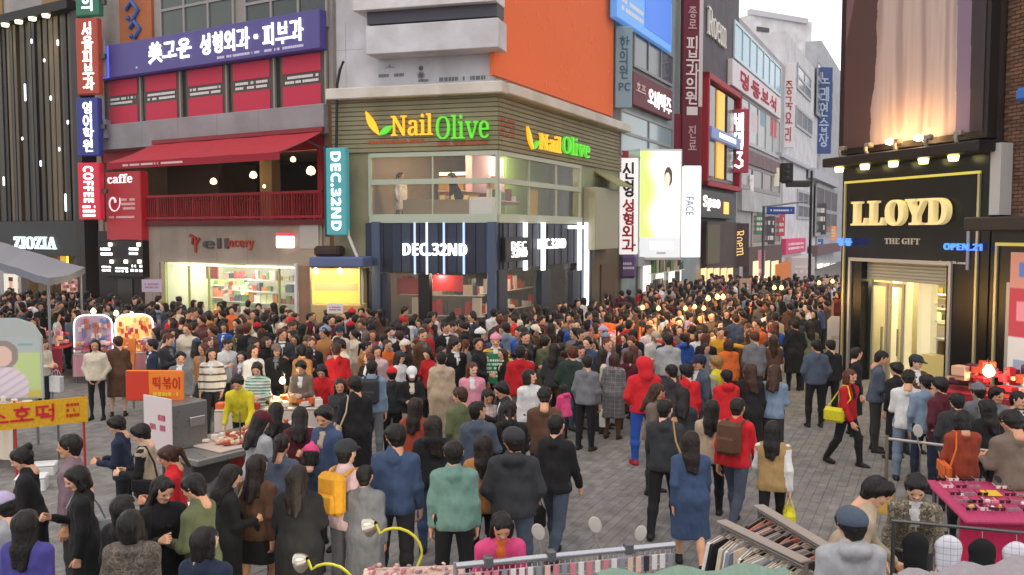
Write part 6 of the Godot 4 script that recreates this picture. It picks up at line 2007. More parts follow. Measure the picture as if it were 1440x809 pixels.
	b.cbox(Vector3(-.1, 1.13, -.25), Vector3(.62, .68, .6), .015)
	put(o, "hood", b.mesh(), mat("#767472", .4, .3, "metal"))
	b = MB.new()
	b.cbox(Vector3(-.425, 1.1, -.25), Vector3(.02, .95, .7), .005)
	put(o, "white_panel", b.mesh(), mat("#cfc4c6", .6))
	put(o, "print", scribble(.4, .3, .006, 2, 6), mat("#b05a6a"), Transform3D(Basis(Vector3.UP, -PI / 2), Vector3(-.436, 1.2, -.25)))
	b = MB.new()
	b.cbox(Vector3(.02, 1.18, .07), Vector3(.26, .14, .02), .01)
	put(o, "hood_handle", b.mesh(), mat("#b8b8b8", .3, .8))
	b = MB.new()
	b.cbox(Vector3(.72, .74, .12), Vector3(2.4, .1, 1.3), .015)
	put(o, "counter", b.mesh(), mat("#8a8886", .4, .4, "metal"))
	b = MB.new()
	b.cbox(Vector3(.9, .805, .3), Vector3(1.9, .03, .8), .01)
	put(o, "griddle", b.mesh(), mat("#c8b4a8", .5))
	for s in [[-.35, -.25], [1.8, -.25], [-.35, .45], [1.8, .45]]:
		b = MB.new()
		b.tube([Vector3(s[0], 0, s[1]), Vector3(s[0], .7, s[1])], .025)
		put(o, "leg", b.mesh(), mat("#6a6a6a", .4, .6))
	b = MB.new()
	b.cbox(Vector3(.1, .42, .05), Vector3(.7, .5, .5), .04)
	put(o, "gas_box", b.mesh(), mat("#5c5a58", .6))
	stuff_boxes(o, "food", Vector3(1.6, .04, .6), .82, 60, Vector2(.05, .12), ["#b86a4c", "#d8b89c", "#a84a30", "#e0d4c8"], 17, Vector3(.95, 0, .3))
	for x in [.45]:
		b = MB.new()
		b.tube([Vector3(x, .78, .5), Vector3(x, 1.3, .5)], .012)
		put(o, "rod", b.mesh(), mat("#9a9a9a", .3, .8))
	for x in range(-8, 26): block(cart.x + x * .08, cart.z - x * .055, .35, .4)
	o = thing("orange_sign", "orange sign with red print standing on the food cart", "sign", Vector3(-5.3, -.17, -13.2), -.02)
	b = MB.new()
	b.cbox(Vector3(-.05, 1.86, 0), Vector3(.86, .46, .05), .012)
	put(o, "board", b.mesh(), mat("#e07a2c", .6))
	b = MB.new()
	b.cbox(Vector3(-.31, 1.86, .028), Vector3(.34, .44, .02), .005)
	put(o, "print_panel", b.mesh(), mat("#c03824", .6))
	put(o, "lettering", korean("떡볶이", .44, .2, .01), mat("#b83018"), Transform3D(Basis(), Vector3(.14, 1.9, .026)))
	put(o, "lettering", scribble(.44, .1, .008, 1, 4), mat("#d8b838"), Transform3D(Basis(), Vector3(.14, 1.73, .026)))
	for x in [-.4, .3]:
		b = MB.new()
		b.tube([Vector3(x, 1.5, -.04), Vector3(x, 1.8, -.04)], .015)
		put(o, "prop", b.mesh(), mat("#777777", .4, .5))
	o = thing("sack", "lumpy grey sack lying under the food cart counter", "sack", gnd(306, 712))
	b = MB.new()
	var sk := {}
	pieces(field_mesh([[Vector3(-.15, .16, 0), Vector3(.15, .18, 0), .2, .17, 0, .1], [Vector3(.05, .33, 0), Vector3(.2, .4, .05), .12, .07, 0, .1]], .03, .0, .05, Vector3(400, 400, 400)), sk)
	put(o, "cloth", surfaces(sk, [0]), mat("#6d6b68", .8, 0, "cloth"))
	o = thing("red_tub", "tall red plastic tub beneath the end of the counter", "tub", gnd(326, 690))
	b = MB.new()
	b.lathe([Vector2(.0, .0), Vector2(.17, .0), Vector2(.21, .6), Vector2(.23, .61), Vector2(.23, .64), Vector2(.2, .64), Vector2(.16, .05)])
	put(o, "body", b.mesh(), mat("#b83420", .5))
	foam_box("long white foam box on the ground before the food cart", gnd(302, 744), Vector3(.66, .36, .4), .5)
	o = thing("paper_sheet", "white sheet of paper lying on the ground beside the foam box", "paper", gnd(308, 762))
	b = MB.new()
	for k in 6:
		for r in 5:
			var p := func(i: int, j: int) -> Vector3: return Vector3((i / 6.0 - .5) * .62, .012 + .012 * sin(i * 1.7 + j), (j / 5.0 - .5) * .42).rotated(Vector3.UP, .5)
			b.quad(p.call(k, r + 1), p.call(k + 1, r + 1), p.call(k + 1, r), p.call(k, r))
	put(o, "sheet", b.mesh(), mat("#d8d8e4", .7))
	o = table("food_table", "food table crowded with trays under a lit bulb", Vector3(-4.35, 0, -16.0), 1.9, .8, .85, .1, mat("#d0c4b8", .5), mat("#c8bcb4", .7))
	stuff_boxes(o, "food_tray", Vector3(1.8, .08, .7), .85, 50, Vector2(.07, .2), ["#d86a34", "#e8e0d8", "#c83c2c", "#e8b878", "#dfe6d8"], 23)
	bulb("lit bulb over the food table in front of the taupe jacket", at(397, 536, 16.2), .06, 6.0, true)
	# clothes table by the corner
	o = table("clothes_table", "table heaped with folded mauve and grey clothes by the corner shop", Vector3(2.25, 0, -23.4), 1.5, .9, .95, -.3, mat("#8a7c84", .7), mat("#6a5c68", .8))
	stuff_boxes(o, "folded_clothes", Vector3(1.3, .22, .8), .95, 50, Vector2(.16, .3), ["#8a7484", "#b89aa4", "#6c6c78", "#a8a4a8", "#c08090"], 29)
	# placards and lit bulbs in the middle and far crowd
	for q in [[471, 434, 26.2, .48, .3, "white paper sign held up before the yellow kiosk", "#d8d0d0"], [213, 402, 31.5, .7, .45, "pale lilac sign standing left of the lit shop", "#b4a8c0"]]:
		o = thing("placard", q[5], "sign")
		var p := at(q[0], q[1], q[2])
		o.position = Vector3(p.x, 0, p.z)
		b = MB.new()
		b.cbox(Vector3(0, p.y, 0), Vector3(q[3], q[4], .03), .008)
		put(o, "panel", b.mesh(), mat(q[6], .6))
		put(o, "lettering", scribble(q[3] * .7, q[4] * .5, .006, 2, 5), mat("#9a7a84"), Transform3D(Basis(), Vector3(0, p.y, .016)))
		b = MB.new()
		b.tube([Vector3(0, 0, -.03), Vector3(0, p.y, -.03)], .02)
		put(o, "stick", b.mesh(), mat("#8a8078"))
	var ln := ["first lit bulb from the left over the street stalls", "second lit bulb from the left over the street stalls", "third lit bulb over the street stalls, left of the brown front", "fourth lit bulb over the street stalls", "fifth lit bulb over the street stalls, below the golden script", "sixth lit bulb over the street stalls, higher up", "seventh lit bulb over the street stalls", "eighth lit bulb beside the seventh over the stalls", "lit bulb deep in the street under the orange panel", "rightmost lit bulb deep in the street", "lit bulb by the far shop at the end of the street", "second far lit bulb at the end of the street"]
	var bp := [[904, 433, 30], [926, 434, 31], [964, 434, 32], [977, 432, 32.5], [990, 434, 32], [996, 420, 36], [1009, 418, 36], [1017, 418, 37], [1089, 405, 42], [1099, 405, 42.5], [1152, 398, 48], [1171, 396, 49]]
	for k in bp.size(): bulb(ln[k], at(bp[k][0], bp[k][1], 1250 * 2.0 / (bp[k][1] + 3.0 - 325.0)), .055 + .02 * float(k > 4), 3.2, true, "#ffbe6c")
	for q in [[3.2, -31.5, "orange lit snack stall at the left side of the street mouth"], [5.9, -34.5, "snack stall under bulbs in the middle of the street mouth"], [8.3, -38.5, "third snack stall further up the street under bulbs"]]:
		o = table("street_stall", q[2], Vector3(q[0], 0, q[1]), 2.2, .9, .9, .4, mat("#b89070", .6), mat("#a86848", .7))
		stuff_boxes(o, "goods", Vector3(2.0, .25, .8), .9, 40, Vector2(.1, .24), ["#d89050", "#c85838", "#e8d0a8", "#8a5a48"], 41)
	for q in [[1113, 362, 1145, 396, 47.0, "#cfc6ca", "white stall panel standing in the far street over the heads"], [1110, 396, 1137, 416, 44.0, "#a83448", "red stall board low in the far street"], [1150, 392, 1180, 412, 45.0, "#d8c0b0", "pale stall board at the right side of the far street"], [1040, 392, 1056, 415, 40.0, "#b89a88", "tan stall board left in the far street"]]:
		o = thing("stall_board", q[6], "board")
		var pa := at(q[0], q[1], q[4])
		var pc := at(q[2], q[3], q[4])
		o.position = Vector3((pa.x + pc.x) / 2, 0, pa.z)
		b = MB.new()
		b.cbox(Vector3(0, (pa.y + pc.y) / 2, 0), Vector3(pc.x - pa.x, pa.y - pc.y, .08), .02)
		put(o, "panel", b.mesh(), mat(q[5], .7))
		put(o, "lettering", scribble((pc.x - pa.x) * .7, (pa.y - pc.y) * .4, .01, 2, int(q[0])), mat("#e8dcd8"), Transform3D(Basis(), Vector3(0, (pa.y + pc.y) / 2, .042)))
		for s in [-.45, .45]:
			b = MB.new()
			b.tube([Vector3(s * (pc.x - pa.x), 0, -.05), Vector3(s * (pc.x - pa.x), pa.y, -.05)], .03)
			put(o, "post", b.mesh(), mat("#77757a", .5, .3))
	# red lit stall at the right edge
	o = table("toy_stall", "red stall with a bright lamp at the right edge", Vector3(9.3, 0, -16.6), 2.2, .9, .95, -.6, mat("#a82430", .6), mat("#8a1c28", .7))
	stuff_boxes(o, "goods", Vector3(2.0, .4, .8), .95, 60, Vector2(.1, .26), ["#c82030", "#d85030", "#e0b090", "#5a2a38"], 51)
	bulb("very bright lamp on the red stall at the right edge", at(1391, 523, 16.5), .11, 9.0, true, "#ffd0a0")
	# rope barrier
	o = thing("barrier", "grey rail on posts with a yellow foot, before the crowd at right", "barrier")
	var r0 := at(1248, 617, 12.4)
	var r1 := at(1470, 644, 11.4)
	o.position = Vector3(r0.x, 0, r0.z)
	b = MB.new()
	b.tube([r0 - o.position, r1 - o.position], .022)
	put(o, "rail", b.mesh(), mat("#a8a098", .4, .4))
	for p in [r0, r1]:
		b = MB.new()
		b.tube([p - o.position + Vector3(0, .04, 0), Vector3(p.x, 0, p.z) - o.position], .025)
		put(o, "post", b.mesh(), mat("#7a7468", .5, .4))
	b = MB.new()
	b.lathe([Vector2(.13, 0), Vector2(.14, .06), Vector2(.08, .34), Vector2(.03, .38), Vector2(0, .38)])
	put(o, "foot", b.mesh(), mat("#c8a048", .6))
	stalk_mirror("pale oval mirror on the grey rail near the pale jeans", at(1291, 606, 12.1), .085)
	stalk_mirror("pale oval mirror over the left end of the front rack", at(697, 757, 7.9), .06)
	stalk_mirror("pale oval mirror left of the middle of the front rack", at(757, 748, 8.0), .075)
	stalk_mirror("pale oval mirror at the middle of the front rack", at(837, 738, 8.1), .075)
	stalk_mirror("pale oval mirror at the right end of the front rack", at(901, 750, 8.0), .07)
	# front rack of phone cases
	o = thing("display_rack", "steel display rack with rows of small cases at the bottom edge", "rack")
	var k0 := at(641, 796, 7.3)
	var k1 := at(948, 768, 7.8)
	k1.y = k0.y
	var fr := front_between(o, Vector3(k0.x, 0, k0.z), Vector3(k1.x, 0, k1.z))
	var w: float = fr.len
	var hh := k0.y
	b = MB.new()
	b.tube([Vector3(0, hh, 0), Vector3(w, hh, 0)], .03, -1, 10)
	part(fr, "top_rail", b.mesh(), mat("#b4b6bc", .25, .8))
	for x in [0.0, w * .38, w * .82, w]:
		b = MB.new()
		b.tube([Vector3(x, 0, -.02), Vector3(x, hh + .02, -.02)], .02)
		part(fr, "post", b.mesh(), mat("#b4b6bc", .3, .7))
	for x in [w * .14, w * .42, w * .78]:
		b = MB.new()
		b.cbox(Vector3(x, hh + .01, 0), Vector3(.08, .1, .08), .012)
		part(fr, "clamp", b.mesh(), mat("#6a6c70", .4, .5))
	b = MB.new()
	for k in 40: b.box(Vector3((k + .5) * w / 40, hh - .3, -.02), Vector3(.008, .5, .008))
	for k in 6: b.box(Vector3(w / 2, hh - .08 - k * .09, -.012), Vector3(w, .008, .008))
	part(fr, "grid", b.mesh(), mat("#d4d4d8", .4, .4))
	var rr := RandomNumberGenerator.new()
	rr.seed = 61
	var cc := ["#d8d4d4", "#3a3440", "#c8808c", "#8a8c98", "#d8b8a8"]
	for k in 26: fbox(fr, "phone_case", mat(cc[rr.randi() % 5], .4), k * w / 26 + .012, hh - .2 - rr.randf() * .03, k * w / 26 + .062, hh - .07, .0, .02, null, .005)
	for k in 26: fbox(fr, "phone_case", mat(cc[rr.randi() % 5], .4), k * w / 26 + .012, hh - .36 - rr.randf() * .03, k * w / 26 + .062, hh - .23, .0, .02, null, .005)
	# pink trinkets left of the rack, clamp lamps with yellow cables
	o = table("trinket_table", "table of pink trinkets at the bottom edge left of the rack", Vector3(-.85, 0, -7.55), .9, .5, 1.0, .1, mat("#c8a8a0", .6), mat("#b89090", .7))
	stuff_boxes(o, "trinkets", Vector3(.8, .03, .45), 1.0, 60, Vector2(.02, .05), ["#b8707c", "#d8b8b0", "#c8a890", "#8a7a80"], 71)
	clamp_lamp("bright clamp lamp on yellow cable before the mustard backpack", at(517, 742, 8.2), Vector3(.36, -.3, .1))
	clamp_lamp("bright clamp lamp at the bottom edge below the black skirt", at(421, 792, 7.9), Vector3(.3, -.2, .1))
	# clothes rails
	for q in [[1016, 741, 1104, 784, "clothes rail of striped shirts at the front, left of the two", 3], [1068, 719, 1152, 770, "clothes rail of dark and coral clothes right of the striped shirts", 9]]:
		clothes_rail(q[4], gnd(q[0], q[1], 1.3), gnd(q[2], q[3], 1.3), q[5])
	# pink table of sunglasses, caps hanging in front
	var t0 := gnd(1306, 684, .95)
	o = thing("sunglasses_table", "sloping hot pink table of sunglasses at lower right", "stall", Vector3(6.0, 0, -10.25), -.06)
	b = MB.new()
	b.cbox(Vector3(.35, .86, 0), Vector3(2.6, .05, 1.15), .015, Transform3D(Basis(Vector3.RIGHT, .12), Vector3.ZERO))
	put(o, "pink_top", b.mesh(), mat("#b83c68", .7, 0, "cloth"))
	b = MB.new()
	b.box(Vector3(.35, .42, .5), Vector3(2.56, .8, .03))
	put(o, "front_cloth", b.mesh(), mat("#b8184c", .7, 0, "cloth"))
	for s in [-.85, 1.55]:
		b = MB.new()
		b.tube([Vector3(s, 0, -.4), Vector3(s, .88, -.4)], .025)
		put(o, "leg", b.mesh(), mat("#777777", .4, .5))
	for q in [[-.35, -.15, "#d8b030"], [.75, .3, "#a8c040"]]:
		b = MB.new()
		b.cbox(Vector3(q[0], .9, q[1]), Vector3(.2, .012, .16), .003, Transform3D(Basis(Vector3.RIGHT, .12), Vector3.ZERO))
		put(o, "price_card", b.mesh(), mat(q[2], .6))
	stuff_boxes(o, "trinkets", Vector3(2.4, .02, .5), .9, 50, Vector2(.03, .07), ["#d8d4cc", "#2a2428", "#d87a8c", "#c8b060"], 77, Vector3(.35, -.02, .25))
	for r in 5:
		for k in 16:
			var gx := -.8 + k * .155
			if absf(gx + .35) < .12 and r in [1, 2] or absf(gx - .75) < .12 and r in [3, 4]: continue
			b = MB.new()
			for s in [-.035, .035]:
				b.cbox(Vector3(gx + s, .93, -.47 + r * .21), Vector3(.05, .04, .008), .004)
				b.box(Vector3(gx + s * 1.8, .94, -.52 + r * .21), Vector3(.005, .006, .1))
			b.box(Vector3(gx, .945, -.47 + r * .21), Vector3(.02, .006, .006))
			put(o, "sunglasses", b.mesh(), mat(["#1c1a1e", "#d8d0c8", "#3a2a2c", "#8a8488"][(k + r) % 4], .2), Transform3D(Basis(Vector3.RIGHT, .12), Vector3.ZERO))
	o = thing("cap_rail", "rail of hanging flat caps, black ones and checked ones, lower right", "rail")
	var h0 := at(1262, 738, 7.7)
	var h1 := at(1500, 716, 7.3)
	h1.y = h0.y
	var fc := front_between(o, Vector3(h0.x, 0, h0.z), Vector3(h1.x, 0, h1.z))
	b = MB.new()
	b.tube([Vector3(-.05, h0.y + .03, 0), Vector3(fc.len, h0.y + .03, 0)], .016)
	part(fc, "rail_bar", b.mesh(), mat("#5a5a5c", .3, .7))
	for x in [-.03, fc.len]:
		b = MB.new()
		b.tube([Vector3(x, 0, 0), Vector3(x, h0.y + .03, 0)], .018)
		part(fc, "post", b.mesh(), mat("#5a5a5c", .3, .7))
	var lab := ["black flat cap first on the rail from the left", "pale checked flat cap second on the rail", "black flat cap third on the rail with a white ring", "pale checked flat cap fourth on the rail", "black flat cap fifth on the rail at the edge"]
	for k in 5:
		var t := thing("flat_cap", lab[k], "cap", Vector3.ZERO, 0, "caps hanging on the rail")
		t.transform = Transform3D(fc.xf.basis, o.position + fc.xf.basis * Vector3(.15 + k * .262, h0.y - .19, .03))
		var into := {}
		pieces(field_mesh([[Vector3(0, .04, .0), Vector3(0, -.07, .0), .108, .1, 0, .05, 2.2], [Vector3(-.045, -.165, .01), Vector3(.045, -.165, .01), .05, .05, 0, .04, 2.0]], .013, -9, .01, Vector3(500, 500, 500)), into)
		put(t, "crown", surfaces(into, [0]), plaid("capplaid", "#d0d0d8", "#7078a0", Vector3(9, 9, 9)) if k & 1 else mat("#151518", .8, 0, "cloth"))
		b = MB.new()
		b.lathe([Vector2(.09, -.01), Vector2(.1, 0), Vector2(.09, .01)], Transform3D(Basis.from_scale(Vector3(1, 1, .5)) * Basis(), Vector3(0, -.17, .05)))
		put(t, "brim", b.mesh(), mat("#202024", .8))
		b = MB.new()
		b.tube([Vector3(0, .1, .0), Vector3(0, .2, -.03)], .004, -1, 5)
		put(t, "hook", b.mesh(), mat("#8a8a8a", .3, .8))
	# tarpaulins at the very bottom
	o = thing("tarpaulin", "grey green tarpaulin over a stall roof at the bottom edge", "tarpaulin")
	tarp(o, at(840, 805, 6.2), at(1105, 794, 6.3), "#7c9484")
	o = thing("tarpaulin", "pale grey tarpaulin roof in the bottom right corner", "tarpaulin")
	tarp(o, at(1262, 806, 6.0), at(1475, 780, 6.0), "#9a9298")

func tarp(o: Node3D, a: Vector3, c: Vector3, col: String) -> void:
	o.position = Vector3(a.x, 0, a.z)
	var b := MB.new()
	for i in 14:
		for j in 6:
			var p := func(u: int, t: int) -> Vector3: return (a - o.position).lerp(c - o.position, u / 14.0) + Vector3(0, .03 * sin(u * 1.3 + t) - .05 * t * .7, .13 * t)
			b.quad(p.call(i, j + 1), p.call(i + 1, j + 1), p.call(i + 1, j), p.call(i, j))
			b.quad(p.call(i, j) - Vector3(0, .01, 0), p.call(i + 1, j) - Vector3(0, .01, 0), p.call(i + 1, j + 1) - Vector3(0, .01, 0), p.call(i, j + 1) - Vector3(0, .01, 0))
	put(o, "sheet", b.mesh(), mat(col, .5, 0, "cloth"))
	for e in [a, c]:
		b = MB.new()
		b.tube([Vector3(e.x, 0, e.z - .02) - o.position, e - o.position + Vector3(0, -.02, -.02)], .025)
		put(o, "pole", b.mesh(), mat("#7a7a7c", .4, .5))

func foam_box(label: String, p: Vector3, s: Vector3, turn: float) -> void:
	var o := thing("foam_box", label, "box", p, turn)
	var b := MB.new()
	b.cbox(Vector3(0, s.y * .42, 0), Vector3(s.x, s.y * .84, s.z), .02)
	put(o, "base", b.mesh(), mat("#d4d6d6", .8))
	b = MB.new()
	b.cbox(Vector3(0, s.y * .92, 0), Vector3(s.x + .02, s.y * .16, s.z + .02), .015)
	put(o, "lid", b.mesh(), mat("#dcdede", .8))

func stalk_mirror(label: String, p: Vector3, r: float) -> void:   # a small oval mirror on a bent stalk
	var o := thing("oval_mirror", label, "mirror", Vector3(p.x, 0, p.z))
	var b := MB.new()
	var tilt := Transform3D(Basis(Vector3.BACK, .35 if r > .07 else -.2) * Basis.from_scale(Vector3(.8, 1.15, 1)) * Basis(Vector3.RIGHT, PI / 2 + .15), Vector3(0, p.y, 0))
	b.lathe([Vector2(0, -.018), Vector2(r * .6, -.016), Vector2(r * .95, -.004), Vector2(r, .006), Vector2(r * .93, .012)], tilt, 18)
	put(o, "back_shell", b.mesh(), mat("#b8b2a8", .5))
	b = MB.new()
	b.lathe([Vector2(r * .93, .011), Vector2(r * .5, .012), Vector2(0, .0125)], tilt, 18)
	put(o, "mirror_glass", b.mesh(), mat("#dcdad4", .25, .3))
	b = MB.new()
	b.tube([Vector3(0, p.y - r, -.01), Vector3(.015, p.y - r * 1.8, -.015), Vector3(.05, p.y - .28, -.02)], .009, -1, 6)
	put(o, "neck", b.mesh(), mat("#b0a8a0", .4, .4))
	b = MB.new()
	b.tube([Vector3(.05, p.y - .28, -.02), Vector3(.05, 0, -.02)], .01, -1, 6)
	put(o, "stem", b.mesh(), mat("#6a6a6a", .4, .5))

func clamp_lamp(label: String, p: Vector3, hang: Vector3) -> void:
	var o := thing("clamp_lamp", label, "lamp", Vector3(p.x, 0, p.z))
	var b := MB.new()
	var t := Transform3D(Basis(Vector3.BACK, -1.1) * Basis(Vector3.RIGHT, .35), Vector3(0, p.y, 0))
	b.lathe([Vector2(.03, .1), Vector2(.07, .06), Vector2(.095, 0), Vector2(.09, 0), Vector2(.06, .05), Vector2(0, .06)], t)
	put(o, "reflector", b.mesh(), mat("#c8c0b0", .25, .8))
	b = MB.new()
	b.lathe([Vector2(0, -.045), Vector2(.05, -.02), Vector2(.055, .01), Vector2(.02, .05)], t)
	put(o, "bulb", b.mesh(), glow("#fff8e4", 4.0))
	lamp("lamp_light", p + t.basis * Vector3(0, -.02, 0), "#fff0cc", .25, .04, o)
	b = MB.new()
	var q := Vector3(0, p.y, 0) + t.basis * Vector3(0, .1, 0)
	var path := [q]
	for k in 9:
		var a := -1.2 + k * .42
		path.append(q + Vector3(.16 + sin(a) * .13 + .02 * k, -.13 + cos(a) * .13 - .012 * k, .02))
	path.append(q + hang + Vector3(0, -.15, 0))
	b.tube(path, .014, -1, 6)
	put(o, "yellow_cable", b.mesh(), mat("#d0c83c", .5))
	b = MB.new()
	b.tube([q + hang + Vector3(0, -.15, 0), Vector3(q.x + hang.x, 0, q.z + hang.z)], .02)
	put(o, "stand", b.mesh(), mat("#8a6a4c", .6))

func clothes_rail(label: String, a: Vector3, c: Vector3, seed_: int) -> void:
	var o := thing("clothes_rail", label, "clothes rail")
	var f := front_between(o, Vector3(a.x, 0, a.z), Vector3(c.x, 0, c.z))
	var w: float = f.len + .25
	var h := 1.3
	var b := MB.new()
	b.tube([Vector3(0, h, 0), Vector3(w, h, 0)], .018)
	part(f, "rail_bar", b.mesh(), mat("#8c8884", .3, .7))
	fbox(f, "shelf_board", mat("#948a82", .6), -.02, h + .04, w, h + .06, -.055, .055, null, .006)
	for x in [0.0, w]:
		b = MB.new()
		b.tube([Vector3(x, 0, 0), Vector3(x, h + .04, 0)], .018)
		b.tube([Vector3(x, .02, -.25), Vector3(x, .02, .25)], .018)
		part(f, "upright", b.mesh(), mat("#8c8884", .3, .7))
	var r := RandomNumberGenerator.new()
	r.seed = seed_
	var n := 15
	var cols := ["#d8d4d4", "#1c1a1e", "#c8bca8", "#d8d4d4", "#7a8494", "#d8c8b0"] if seed_ == 3 else ["#2a2428", "#c85a50", "#4a3c44", "#d8b0a8", "#3a3440", "#a8a0a0"]
	for k in n:
		var g := thing("hanging_shirt", "%s garment on the %s rail, place %s from its far end" % [{"#d8d4d4": "white", "#1c1a1e": "black", "#c8bca8": "beige", "#7a8494": "blue grey", "#d8c8b0": "cream", "#2a2428": "black", "#c85a50": "coral", "#4a3c44": "plum", "#d8b0a8": "pale pink", "#3a3440": "dark violet", "#a8a0a0": "grey"}[cols[k % 6]], "striped shirt" if seed_ == 3 else "dark and coral", ["one", "two", "three", "four", "five", "six", "seven", "eight", "nine", "ten", "eleven", "twelve", "thirteen", "fourteen", "fifteen"][k]], "shirt", Vector3.ZERO, 0, "shirts on the rails")
		g.transform = Transform3D(f.xf.basis * Basis(Vector3.UP, PI / 2 + r.randf_range(-.32, .32)), o.position + f.xf.basis * Vector3(.06 + k * (w - .12) / n, h, 0))
		b = MB.new()
		var pl := PackedVector2Array([Vector2(-.05, -.06), Vector2(-.2, -.11), Vector2(-.27, -.42), Vector2(-.2, -.44), Vector2(-.17, -.26), Vector2(-.18, -.68), Vector2(.18, -.68 - r.randf() * .06), Vector2(.17, -.26), Vector2(.2, -.44), Vector2(.27, -.42), Vector2(.2, -.11), Vector2(.05, -.06), Vector2(0, -.09)])
		b.slab(pl, -.022, .022)
		put(g, "cloth", b.mesh(), mat(cols[k % 6], .85, 0, "cloth"))
		b = MB.new()
		b.tube([Vector3(-.18, -.1, 0), Vector3(0, -.04, 0), Vector3(.18, -.1, 0)], .006, -1, 5)
		b.tube([Vector3(0, -.04, 0), Vector3(0, .0, .0), Vector3(.015, .025, 0)], .004, -1, 5)
		put(g, "hanger", b.mesh(), mat("#9a8a78", .5))
# ---------------------------------------------------------------- the crowd
func P(px: float, py: float, tall: float, face: float, look: String, label: String, short: String, rise := 0.0) -> Dictionary:
	# look: pose top colour bottom colour hair haircolour [hat colour] [shirt=..]
	var w := look.split(",")
	var who := {"pose": w[0], "top": w[1], "tc": w[2], "bottom": w[3], "bc": w[4], "hair": w[5], "hc": w[6]}
	for k in range(7, w.size()):
		var kv := w[k].split("=")
		who[kv[0]] = kv[1]
	if who.has("wide"): who.wide = float(who.wide)
	var j := skeleton(who.pose)
	var top: float = (j.head.origin.y + .118) * tall * 1.04 / 1.7
	var p := gnd(px, py, top + rise)
	var off: Vector3 = j.head.origin * Vector3(1, 0, 1) * (tall * 1.04 / 1.7)
	p -= off.rotated(Vector3.UP, deg_to_rad(face))
	p.y = rise
	person(p, tall, face, who, label, short)
	return persons[-1]

